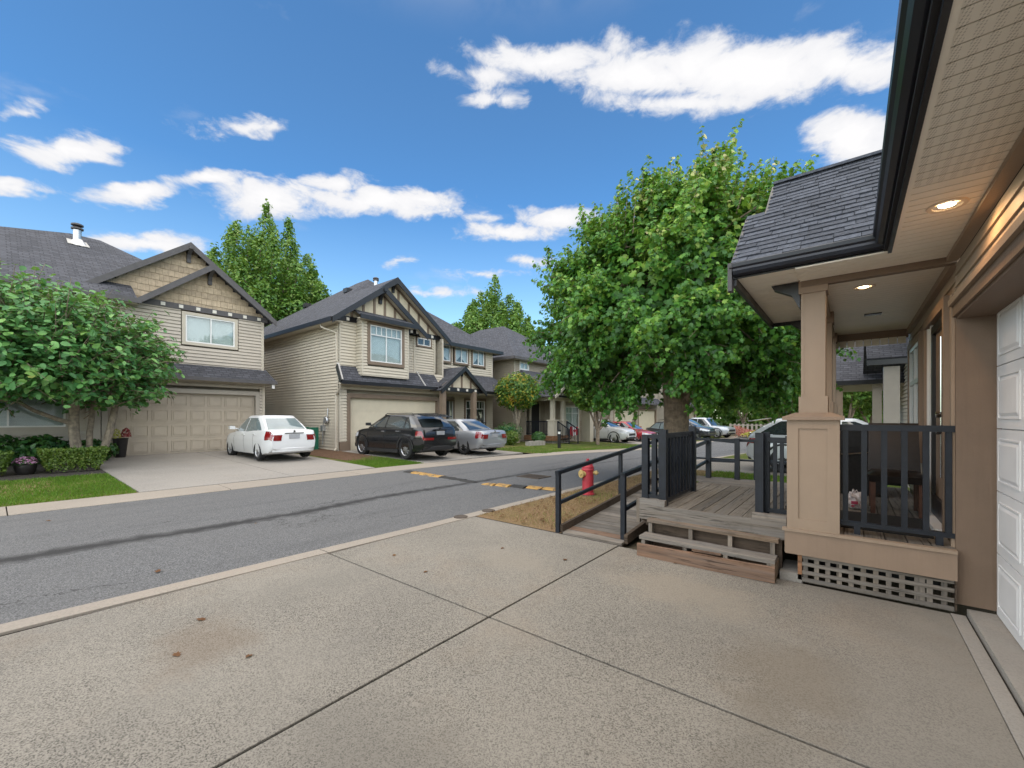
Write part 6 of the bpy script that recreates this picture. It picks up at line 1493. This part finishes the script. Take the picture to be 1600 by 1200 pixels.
make_car('grey sedan with black wheels parked right beside the black suv', (-13.62, 12.95, gz(-13.6)+.025), PI, P_grey, 4.65, 1.80, 1.42, 'sedan', .34, 1.40, -1.38, rim=M_rimdk, trunk=.26, spokes=10)
make_car('white suv facing the road next to the flag', (-14.2, 28.15, gy(28)+.03), -.03, P_pearl, 4.7, 1.85, 1.66, 'suv', .36, 1.40, -1.36, spokes=10, plate_front=True)
make_car('bright red car facing the road beyond the white suv', (-13.6, 30.9, gy(30)+.03), -.05, P_red, 4.6, 1.80, 1.5, 'sedan', .33, 1.36, -1.34, spokes=5, plate_front=True)
make_car('small dark car with pale windshield facing the road beyond the red car', (-11.2, 33.6, gy(33)+.03), -.60, P_dark, 4.1, 1.7, 1.46, 'sedan', .31, 1.25, -1.25, glass=M_cglass_lt, plate_front=True)
make_car('dark suv half hidden by the maple trunk', (-11.0, 37.4, gy(36)+.03), -.2, P_dark, 4.5, 1.82, 1.66, 'suv', .36, 1.38, -1.36, rails=True)
make_car('silver pickup truck parked farthest down the street', (-10.7, 41.8, gy(40)+.03), -.25, P_silver, 5.2, 1.9, 1.80, 'pickup', .39, 1.7, -1.6, clad=M_clad)
make_car('silver suv seen from behind in the next driveway past the deck', (-.14, 14.9, .005), 0.03, P_light, 4.6, 1.84, 1.54, 'suv', .355, 1.40, -1.36, rim=M_rimdk, spokes=5, clad=M_clad)
# ------------------------------------------------------------------ trees, shrubs, flowers
def frames(d, g, up=None):
    """random orthonormal frames whose normal is near d; returns (t, b, n)"""
    n = d/np.linalg.norm(d, axis=1, keepdims=True); r = g.normal(size=d.shape); t = np.cross(n, r); t /= np.linalg.norm(t, axis=1, keepdims=True)+1e-9
    return t, np.cross(n, t), n
MAPLE = np.array([(0,-.5,0),(.20,-.34,.02),(.46,-.30,-.06),(.33,-.10,.02),(.56,.14,-.10),(.25,.12,.02),(.22,.30,-.02),(0,.58,-.10),(-.22,.30,-.02),(-.25,.12,.02),(-.56,.14,-.10),(-.33,-.10,.02),(-.46,-.30,-.06),(-.20,-.34,.02)])
OVAL = np.array([(0,-.55,0),(.26,-.38,.03),(.36,-.08,.05),(.24,.25,.02),(0,.55,-.10),(-.24,.25,.02),(-.36,-.08,.05),(-.26,-.38,.03)])
OVALF = [[0,1,2,3,4],[4,5,6,7,0]]
SMALL = np.array([(0,-.5,0),(.30,-.05,.05),(0,.55,-.06),(-.30,-.05,.05)])
def leaf_cloud(name, P, D, size, shape, mat, parent, g, faces=None, droop=.3, kind=None, along=None):
    """P positions, D preferred facing; each leaf is a separate small polygon"""
    n = len(P); d = D+g.normal(size=(n, 3))*.55; d[:, 2] += .35
    t, b, nn = frames(d, g)
    # leaf axis (its length) hangs down and outwards
    ax = D*.6+np.array([0, 0, -droop])+g.normal(size=(n, 3))*.5; ax -= nn*np.sum(ax*nn, 1, keepdims=True); ax /= np.linalg.norm(ax, axis=1, keepdims=True)+1e-9
    sd = np.cross(ax, nn); s = (size*(.6+.7*g.random(n)))[:, None]
    V = np.stack([P+sd*(q[0]*s)+ax*(q[1]*s)+nn*(q[2]*s) for q in shape], 1)
    return link(name, fast_mesh(name, V, len(shape), mat, faces), parent, kind)
def limbs(name, segs, mat, parent, n=8):
    m = MB()
    for pts, rad in segs: m.path(pts, rad, n)
    return obj(name, m, mat, parent, smooth=True, sharp=70)
def bend(p0, p1, g, k=.12, n=5, lift=.0):
    p0, p1 = np.array(p0, float), np.array(p1, float); L = np.linalg.norm(p1-p0); o = g.normal(size=3)*k*L
    return [tuple(p0+(p1-p0)*t+o*math.sin(PI*t)+np.array([0, 0, lift*L*math.sin(PI*t)])) for t in np.linspace(0, 1, n)]
# --- big maple beside the road
def maple():
    g = np.random.default_rng(21); cx, cy = -3.34, 10.6
    r = thing('maple_tree', 'big full-crowned maple with upright top shoots behind the deck', 'tree', (cx, cy, 0))
    segs = [([(cx+.02,cy,-.1),(cx,cy,.35),(cx-.02,cy+.02,1.2),(cx+.0,cy,1.9),(cx-.02,cy,2.4)], [.40,.32,.29,.30,.32])]
    tops = []
    for k in range(9):
        a = k*2*PI/9+.3; ln = .7+.5*g.random(); e = (cx+math.cos(a)*ln*1.1, cy+math.sin(a)*ln*1.1, 3.8+1.5*g.random())
        segs.append((bend((cx+.1*math.cos(a),cy+.1*math.sin(a),1.75+.3*g.random()), e, g, .08), [.17,.14,.11,.09,.07])); tops.append(e)
    C = np.array([cx-.10, cy, 4.1]); R = 3.08
    def surf(v, k=1.):
        """point of the crown's outline in direction v: full below, rounded above"""
        h = math.hypot(v[0], v[1])+1e-6; s = abs(v[2])
        if v[2] >= 0: return C+np.array([v[0]*R, v[1]*R, v[2]*3.0])*k
        z = s; rr = (1-z**3.2)**(1/3.2); return C+np.array([v[0]/h*R*1.02*rr, v[1]/h*R*1.02*rr, -z*2.48])*k
    RT = np.array([math.cos(YAW), math.sin(YAW), 0.])*.62
    def skew(P): return P+np.clip((P[..., 2:3]-C[2]+.4)/3.6, 0, 1.3)**1.4*RT     # the crown leans over towards the houses
    B = []
    while len(B) < 250:
        v = g.normal(size=3); v /= np.linalg.norm(v)
        if v[2] < -.90: continue
        B.append((surf(v, 1.0+.07*g.normal()), v))
    tw = []; LP, LD, LS = [], [], []
    for p, out in B:
        e = tops[int(g.integers(len(tops)))]; s = np.array(e)*.55+C*.45; segs.append((bend(s, p-(p-C)*.12, g, .07, 5, .05), [.05,.04,.03,.02,.012]))
        for q in range(17):
            d0 = out+g.normal(size=3)*.55; d0 /= np.linalg.norm(d0); up = max(0, out[2])
            q0 = p-(p-C)*(.06+.26*g.random())+g.normal(size=3)*.10; ln = .36+.36*g.random()+.25*up*g.random()
            d1 = d0+np.array([0, 0, (.5+1.1*up) if out[2] > -.1 else -.25]); d1 /= np.linalg.norm(d1)
            nl = int(12+ln*32); t = np.linspace(.12, 1, nl)
            pt = q0+d0*(ln*.45)*np.minimum(t, .5)[:, None]*2*.9+d1*ln*np.maximum(0, t-.4)[:, None]
            off = g.normal(size=(nl, 3)); off /= np.linalg.norm(off, axis=1, keepdims=True); sp = .13*(1.12-t*.75)
            LP.append(pt+off*sp[:, None]); LD.append(off*.8+out*.7+np.array([0, 0, .3])); LS.append(np.full(nl, .102)*(1.15-.4*t))
            if g.random() < .4: tw.append(([tuple(q0), tuple(q0+d0*ln*.4), tuple(pt[-1])], [.008,.006,.003]))
    for k in range(90):
        a = g.random()*2*PI; rr = math.sqrt(g.random())*2.35; zc = C[2]+2.95*math.sqrt(max(.05, 1-(rr/3.0)**2)); p = np.array([cx+rr*math.cos(a), cy+rr*math.sin(a), zc-.6])
        ln = .6+.65*g.random(); lean = np.array([math.cos(a)*.20*rr/2.2+.05*g.normal(), math.sin(a)*.20*rr/2.2+.05*g.normal(), 1.])
        nl = int(56*ln); t = np.linspace(0, 1, nl); pt = p+lean*(ln*t)[:, None]; off = g.normal(size=(nl, 3)); off[:, 2] *= .4
        LP.append(pt+off*(.17*(1.05-.8*t))[:, None]*.75); LD.append(off*.7+np.array([0, 0, .6])); LS.append(.118*(1.08-.5*t))
        tw.append(([tuple(p), tuple(p+lean*ln*.5), tuple(p+lean*ln)], [.012,.008,.004]))
    n = 12000; P = []; D = []
    while len(P) < n:
        v = g.normal(size=3); v /= np.linalg.norm(v)
        if v[2] < -.95: continue
        P.append(surf(v, .50+.34*g.random())); D.append(v)
    LP.append(np.array(P)); LD.append(np.array(D)); LS.append(np.full(n, .15))
    LP, LD, LS = skew(np.concatenate(LP)), np.concatenate(LD), np.concatenate(LS)
    segs = [([tuple(skew(np.array(p))) for p in ps], rd_) for ps, rd_ in segs]; tw = [([tuple(skew(np.array(p))) for p in ps], rd_) for ps, rd_ in tw]
    limbs('trunk', segs, M_bark, r, 9); limbs('twigs', tw, M_bark, r, 4)
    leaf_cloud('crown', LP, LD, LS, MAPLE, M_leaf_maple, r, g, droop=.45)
maple()
# --- broad-leaved small tree in front of house one
def broadleaf():
    g = np.random.default_rng(5); cx, cy, z0 = -17.35, 1.75, .2
    r = thing('tree', 'low spreading broad-leaved tree with pale forked trunk behind the box hedge', 'tree', (cx, cy, z0))
    segs = []; tops = []
    for dx, dy, ex, ey, w in ((0,-.05,.0,-.12,.15),(.0,.26,.1,.42,.115),(-.05,.12,-.3,.16,.09)):
        p0 = (cx+dx, cy+dy, z0-.1); p1 = (cx+dx+ex, cy+dy+ey, 2.15); segs.append((bend(p0, p1, g, .03), [w,w*.85,w*.8,w*.75,w*.7])); tops.append(p1)
    for k in range(22):
        a = g.random()*2*PI; s = tops[k % 3]; e = (cx+math.cos(a)*(1.2+1.4*g.random()), cy-.35+math.sin(a)*(1.3+1.5*g.random()), 2.7+1.9*g.random()); segs.append((bend(s, e, g, .10, 5, .05), [.075,.055,.04,.028,.015]))
    segs.append((bend((cx,cy-.12,1.35), (cx+.35,cy-1.6,2.35), g, .05, 5, -.06), [.07,.06,.05,.04,.03]))
    LP, LD = [], []; C = np.array([cx, cy-.95, 3.40]); rad = np.array([2.65, 2.70, 1.62]); tw = []
    for k in range(1050):
        v = g.normal(size=3); v /= np.linalg.norm(v)
        if v[2] < -.88: continue
        p = C+v*rad*(.92+.10*g.normal()); 
        if v[2] < 0: hh = math.hypot(v[0], v[1])+1e-6; rr = (1-abs(v[2])**3)**(1/3); p[:2] = C[:2]+np.array([v[0], v[1]])/hh*rad[:2]*rr*(.95+.08*g.normal()); p[2] = C[2]+v[2]*1.62
        d = v*np.array([.8, .8, .35])+np.array([0, 0, .25+.5*max(0, v[2])])+g.normal(size=3)*.25; d /= np.linalg.norm(d); ln = .6+.5*g.random()
        nl = 17; t = np.linspace(0, 1, nl); pt = p+d*(ln*(t-.55))[:, None]; off = g.normal(size=(nl, 3)); off[:, 2] *= .3
        LP.append(pt+off*.12); LD.append(off*.35+v*.55+np.array([0, 0, .75])); tw.append(([tuple(p-d*ln*.7), tuple(p), tuple(p+d*ln*.5)], [.014,.009,.004]))
    n = 6000; v = g.normal(size=(n, 3)); v /= np.linalg.norm(v, axis=1, keepdims=True); k = (.35+.5*g.random(n))[:, None]; P = C+v*rad*k; P[:, 2] = np.maximum(P[:, 2], 2.0); LP.append(P); LD.append(v+np.array([0,0,.5]))
    LP, LD = np.concatenate(LP), np.concatenate(LD)
    limbs('trunk', segs, M_bark_pale, r, 9); limbs('twigs', tw, M_bark, r, 4)
    leaf_cloud('crown', LP, LD, np.full(len(LP), .150), OVAL, M_leaf_big, r, g, OVALF, droop=.25)
broadleaf()
# --- tall hornbeam-like trees behind the houses
def spire(label, x, y, top, wid, base, seed, n=15000, mat=None, leaf=.30, spires=9, z0=.2):
    g = np.random.default_rng(seed); r = thing('tree', label, 'tree', (x, y, z0)); LP, LD = [], []
    segs = [([(x,y,z0-.1),(x,y,base),(x,y,top*.75)], [wid*.045,wid*.035,.05])]
    for k in range(spires):
        a = k*2.4; rr = wid*.5*.86*math.sqrt((k+.3)/spires)*(1 if k else 0); h = top-(top-base)*(.02+.60*(rr/(wid*.5))**1.6)-(g.random()*2.0 if k else 0)
        sx, sy = x+rr*math.cos(a), y+rr*math.sin(a); w = wid*(.135+.05*g.random()); m_ = n//spires
        t = g.random(m_)**.8; zz = base-.5+(h-base+.5)*t; wr_ = w*(1.15*(1-t)**.62+.04)*(.8+.3*np.sin(zz*2.1+k)); an = g.random(m_)*2*PI; q = np.sqrt(g.random(m_))*.5+.55
        jag = 1+.22*np.sin(an*3+zz*1.7+k); P = np.stack([sx+np.cos(an)*wr_*q*jag+.12*g.normal(size=m_), sy+np.sin(an)*wr_*q*jag+.12*g.normal(size=m_), zz+.2*g.normal(size=m_)], 1)
        LP.append(P); LD.append(np.stack([np.cos(an)*.8, np.sin(an)*.8, np.full(m_, .5)], 1)); segs.append((bend((x,y,base), (sx,sy,h-.8), g, .05), [.12,.09,.07,.05,.02]))
    LP, LD = np.concatenate(LP), np.concatenate(LD); limbs('trunk', segs, M_bark, r, 6)
    leaf_cloud('crown', LP, LD, np.full(len(LP), leaf), SMALL, mat or M_leaf_pop, r, g, droop=.1)
spire('tall pointed green tree rising between the two nearest houses across the road', -34.4, 13.2, 17.9, 11.4, 4.5, 3, 72000, leaf=.24, spires=34)
spire('broad pointed tree rising behind the tan house with the railed porch', -30.5, 35.0, 17.4, 11.4, 4.5, 8, 56000, leaf=.29, spires=30)
spire('tree top seen behind the tan house, beside the maple', -26.0, 44.0, 12.5, 9.0, 4.0, 12, 16000, leaf=.34, spires=16)
# --- round trees
def round_tree(label, x, y, zc, rx_, rz, seed, n, mat, leaf, trunk_r=.08, shape=SMALL, z0=.1, fork=True, bark=None, faces=None):
    g = np.random.default_rng(seed); r = thing('tree', label, 'tree', (x, y, z0)); segs = []
    zf = z0+(zc-rz-z0)*.45
    segs.append(([(x,y,z0-.1),(x+.02,y,zf)], [trunk_r*1.15, trunk_r]))
    for k in range(5): a = k*2*PI/5; segs.append((bend((x,y,zf-.05), (x+rx_*.5*math.cos(a), y+rx_*.5*math.sin(a), zc-rz*.2), g, .05), [trunk_r*.75,trunk_r*.6,trunk_r*.5,trunk_r*.4,.015]))
    v = g.normal(size=(n, 3)); v /= np.linalg.norm(v, axis=1, keepdims=True); k = (.55+.47*g.random(n)**.6); az = np.arctan2(v[:, 1], v[:, 0])
    k = k*(1+.10*np.sin(az*4+seed)*np.cos(v[:, 2]*5)+.07*np.sin(az*9+v[:, 2]*7)); P = np.stack([x+v[:, 0]*rx_*k, y+v[:, 1]*rx_*k, zc+v[:, 2]*rz*k], 1)+g.normal(size=(n, 3))*.05
    limbs('trunk', segs, bark or M_bark, r, 7); leaf_cloud('crown', P, v, np.full(n, leaf), shape, mat, r, g, faces, droop=.2)
round_tree('ball-shaped tree turning yellow and orange between two houses', -15.5, 19.75, 3.12, 1.28, 1.08, 4, 6500, M_leaf_ball, .15, .15, bark=M_bark_pale)
round_tree('slim young tree in front of the white suv', -12.2, 23.6, 3.6, 2.0, 1.6, 6, 6500, M_leaf_far, .2, .11, MAPLE, z0=-.2)
FT = [(-4.6,47,4.0,2.6,2.2,'light green street tree just right of the maple trunk'),(-2.0,52,4.2,3.0,2.5,'green street tree at the end of the road, behind the pink flower bed'),(-6.9,55,4.4,3.0,2.6,'street tree at the end of the road, behind the silver pickup'),
      (1.2,46,4.6,3.2,2.8,'leafy tree at the end of the road beside the dark pole'),(-.2,38,4.6,2.6,2.3,'tree behind the roof of the silver suv'),(3.8,40,5.2,3.4,3.2,'tree seen through the porch opening beyond the neighbouring house'),(-11,62,6,4.2,4,'large tree closing the far end of the road')]
for i, (x, y, zc, rx_, rz, lb) in enumerate(FT): round_tree(lb, x, y, zc, rx_, rz, 30+i, 6500, M_leaf_far, .30, .13, z0=-.3)
def hedge_far(name, label, x0, x1, y, h, mat, n, leaf, seed, cat):
    g = np.random.default_rng(seed); P = np.stack([x0+(x1-x0)*g.random(n), y+.9*g.normal(size=n), -.2+h*(g.random(n)**.8)], 1); P[:, 2] *= .7+.3*np.sin(P[:, 0]*1.7+seed)
    o = leaf_cloud(name, P, np.tile([0, -.6, .6], (n, 1)), np.full(n, leaf), SMALL, mat, None, g, kind='stuff'); return tag(o, label, cat)
hedge_far('hedge', 'dark mass of greenery closing the view at the end of the street', -22, 12, 68, 9, M_leaf_far, 16000, .7, 41, 'greenery')
hedge_far('flower_bed', 'coral and pink flowers at the far bend of the road', -8.6, -4.6, 44.5, 1.1, M_coral, 1300, .22, 42, 'flowers')
hedge_far('flower_bed', 'yellow-green low plants before the coral flowers', -7.4, -3.6, 42.8, .7, M_yelfl, 1100, .2, 43, 'flowers')
# --- hedges, shrubs and pots at house one
def box_hedge(label, x0, x1, y0, y1, h, seed, n=7000):
    r = thing('hedge', label, 'hedge', ((x0+x1)/2, (y0+y1)/2, .15), 0, 'clipped box hedges before the grey-beige house'); g = np.random.default_rng(seed); zb = gz((x0+x1)/2)
    m = MB(); e = .10; m.v = [(a,b,zb+.03) for a, b in ((x0+.2,y0+.22),(x1-.2,y0+.22),(x1-.2,y1-.22),(x0+.2,y1-.22))]+[(a,b,zb+h-.06) for a, b in ((x0+e,y0+e),(x1-e,y0+e),(x1-e,y1-e),(x0+e,y1-e))]
    m.f = [(3,2,1,0),(4,5,6,7),(0,1,5,4),(1,2,6,5),(2,3,7,6),(3,0,4,7)]; obj('inner_twigs', m, M_bed, r)
    f = g.random(n); t = np.sqrt(g.random(n)); P = np.zeros((n, 3)); D = np.zeros((n, 3)); u = g.random(n)
    ins = .16*(1-t)
    top = f < .3; P[top] = np.stack([x0+(x1-x0)*u[top], y0+(y1-y0)*g.random(top.sum()), np.full(top.sum(), zb+h)], 1); D[top] = (0, 0, 1)
    for lo, hi, fn, d in ((.3,.65,lambda k: np.stack([x1-ins[k], y0+ins[k]+(y1-y0-2*ins[k])*u[k], zb+.04+h*t[k]], 1),(1,0,.3)),(.65,.80,lambda k: np.stack([x0+ins[k]+(x1-x0-2*ins[k])*u[k], y0+ins[k], zb+.04+h*t[k]], 1),(0,-1,.3)),(.80,.95,lambda k: np.stack([x0+ins[k]+(x1-x0-2*ins[k])*u[k], y1-ins[k], zb+.04+h*t[k]], 1),(0,1,.3)),(.95,1.01,lambda k: np.stack([x0+ins[k], y0+ins[k]+(y1-y0-2*ins[k])*u[k], zb+.04+h*t[k]], 1),(-1,0,.3))):
        k = (f >= lo) & (f < hi); P[k] = fn(k); D[k] = d
    P += g.normal(size=(n, 3))*.022; leaf_cloud('foliage', P, D, np.full(n, .055), SMALL, M_leaf_hedge, r, g, droop=0)
box_hedge('long clipped box hedge below the broad-leaved tree', -16.25, -15.55, .82, 2.03, .58, 61)
box_hedge('clipped box hedge cut off by the left edge, left of the flower bowl', -16.25, -15.55, -1.9, .36, .55, 62)
def shrub(name, label, cat, x, y, zc, rx_, ry, rz, seed, n, mat, leaf, shape=SMALL, faces=None, group=None):
    g = np.random.default_rng(seed); r = thing(name, label, cat, (x, y, gz(x)), 0, group); v = g.normal(size=(n, 3)); v /= np.linalg.norm(v, axis=1, keepdims=True); k = (.45+.55*g.random(n)**.6)
    P = np.stack([x+v[:, 0]*rx_*k, y+v[:, 1]*ry*k, zc+v[:, 2]*rz*k], 1); P[:, 2] = np.maximum(P[:, 2], gz(x)+.03)
    leaf_cloud('foliage', P, v, np.full(n, leaf), shape, mat, r, g, faces, droop=.2); m = MB()
    for q in range(5): a = q*1.3; m.path([(x+.03*q,y,gz(x)-.02),(x+rx_*.5*math.cos(a),y+ry*.5*math.sin(a),zc)], [.018,.008], 5)
    obj('stems', m, M_bark, r)
SHR = [(-18.6,-.9,.75,'dark leafy shrub under the window at the left edge'),(-18.6,.1,.85,'dark leafy shrub under the window, above the flower bowl'),(-18.5,1.0,.8,'leafy shrub under the window, left of the forked trunk'),(-18.2,2.0,.62,'dark low shrub right behind the forked trunk')]
for i, (x, y, h, lb) in enumerate(SHR): shrub('shrub', lb, 'shrub', x, y, .22+h*.5, .55, .62, h*.55, 70+i, 900, M_leaf_dark, .13, OVAL, OVALF, 'shrubs under the window')
def potted(label, x, y, z, prof, mats, fr, fz, seed, n):
    r = thing('flower_pot', label, 'flower pot', (x, y, z)); m = MB(); m.lathe(prof, 20, (x, y, z)); obj('pot', m, M_pot, r, smooth=True, sharp=40); g = np.random.default_rng(seed)
    zt = z+max(p[1] for p in prof)
    for nm, mat, k, o, up in mats:
        v = g.normal(size=(k, 3)); v /= np.linalg.norm(v, axis=1, keepdims=True); P = np.stack([x+v[:, 0]*fr*.9+0*k, y+o+v[:, 1]*fr*(.9 if o == 0 else .5), zt+up+np.abs(v[:, 2])*fz], 1); leaf_cloud(nm, P, v, np.full(k, .055), SMALL, mat, r, g)
potted('low black bowl of pink flowers between the two hedges', -15.95, .59, gz(-16), [(.10,0),(.17,.08),(.20,.20),(.20,.26),(.17,.27)], [('leaves', M_leaf_dark, 260, 0, .0), ('flowers', M_pink, 200, 0, .03)], .24, .16, 81, 300)
potted('tall black planter with dark red flowers at the garage door edge', -19.0, 2.78, gz(-19), [(.13,0),(.20,.62),(.215,.66),(.20,.67)], [('leaves', M_yelfl, 160, -.1, .0), ('flowers', M_redfl, 260, .14, .03)], .24, .30, 82, 300)
for i, (x, y, zc, rr, rz, lb) in enumerate([(-14.9,18.2,.62,.85,.62,'green shrub at the corner of the cream house'),(-14.3,17.7,.40,.45,.42,'small clipped round shrub beside the grey sedan'),(-13.9,19.7,.38,.42,.32,'low shrub at the foot of the ball-shaped tree')]):
    shrub('shrub', lb, 'shrub', x, y, gz(x)+zc, rr, rr, rz, 90+i, 1100, M_leaf_dark if i != 1 else M_leaf_hedge, .10, SMALL, None, 'shrubs between the cream and tan houses')
bn2 = thing('compost_bin', 'dark green bin beside the ball-shaped tree trunk', 'bin', (-15.6, 18.95, .1)); m = MB(); m.prism([(-15.85,18.75),(-15.35,18.75),(-15.35,19.2),(-15.85,19.2)], 'z', .1, .95); obj('bin_body', m, M_green, bn2); m = MB(); m.box(-15.9,-15.3,18.7,19.25,.95,1.02); obj('lid', m, M_green, bn2)
wl = thing('garden_edging', 'low grey stone edging at the foot of the small shrubs', 'edging', (-13.6, 19.0, 0))
for k in range(5): m = MB(); m.box(-13.75, -13.45, 18.25+.3*k, 18.53+.3*k, .0, .26+.02*(k % 2)); obj('stone', m, M_apron, wl)
# bollard light and street pole
bl = thing('bollard_light', 'short dark bollard light on the lawn before the railed porch', 'bollard', (-11.75, 18.5, 0)); m = MB(); m.lathe([(.085,-.12),(.085,.72)], 14, (-11.75,18.5,0)); obj('post', m, M_fascia, bl, smooth=True, sharp=40); m = MB(); m.lathe([(.088,.85),(.088,.93),(.02,.95)], 14, (-11.75,18.5,0)); obj('cap', m, M_fascia, bl, smooth=True, sharp=40); m = MB(); m.lathe([(.07,.72),(.07,.85)], 14, (-11.75,18.5,0)); obj('lens', m, M_white, bl, smooth=True, sharp=40)
sl = thing('street_lamp', 'dark street lamp pole beyond the silver suv roof', 'street lamp', (-1.45, 30.0, 0)); m = MB(); m.lathe([(.20,-.3),(.18,.4),(.13,.5),(.12,4.4)], 12, (-1.45,30,0)); obj('pole', m, M_fascia_grey, sl, smooth=True, sharp=40); m = MB(); m.lathe([(.06,4.4),(.22,4.45),(.26,4.85),(.05,5.05)], 12, (-1.45,30,0)); obj('lantern', m, M_fascia, sl, smooth=True, sharp=40)
# pale fence at the end of the road, board by board
fc = thing('fence', 'pale picket fence behind the flower beds at the far bend', 'fence', (-5, 47, 0))
for k in range(30): m = MB(); m.box(-10.0+.4*k, -9.80+.4*k, 49.0, 49.03, -.2, .95); obj('picket', m, M_greytrim, fc)
m = MB(); m.box(-10,2,49.03,49.07,.1,.2); m.box(-10,2,49.03,49.07,.75,.85); obj('rail', m, M_greytrim, fc)
# plants behind the porch
for i, (x, y, h, lb) in enumerate([(-.15,9.5,.9,'strappy green plant behind the porch railing'),(.35,10.2,1.1,'leafy plant at the far end of the porch')]):
    g = np.random.default_rng(101+i); r = thing('plant', lb, 'plant', (x, y, 0)); m = MB()
    for q in range(46):
        a = g.random()*2*PI; ln = h*(.6+.5*g.random()); o = .28*g.random(); w = .018
        p = [(x+.1*math.cos(a)+math.cos(a)*o*t*t*1.6, y+.1*math.sin(a)+math.sin(a)*o*t*t*1.6, ln*(t-.25*t*t*o*2)) for t in (0, .4, .75, 1)]; sx, sy = -math.sin(a)*w, math.cos(a)*w
        vs = [(px+sx*k, py+sy*k, pz) for (px, py, pz), wd in zip(p, (1, 1, .7, .1)) for k in (wd, -wd)]; m.add(vs, [(0,1,3,2),(2,3,5,4),(4,5,7,6)])
    obj('leaves', m, M_grass, r, fix=False)
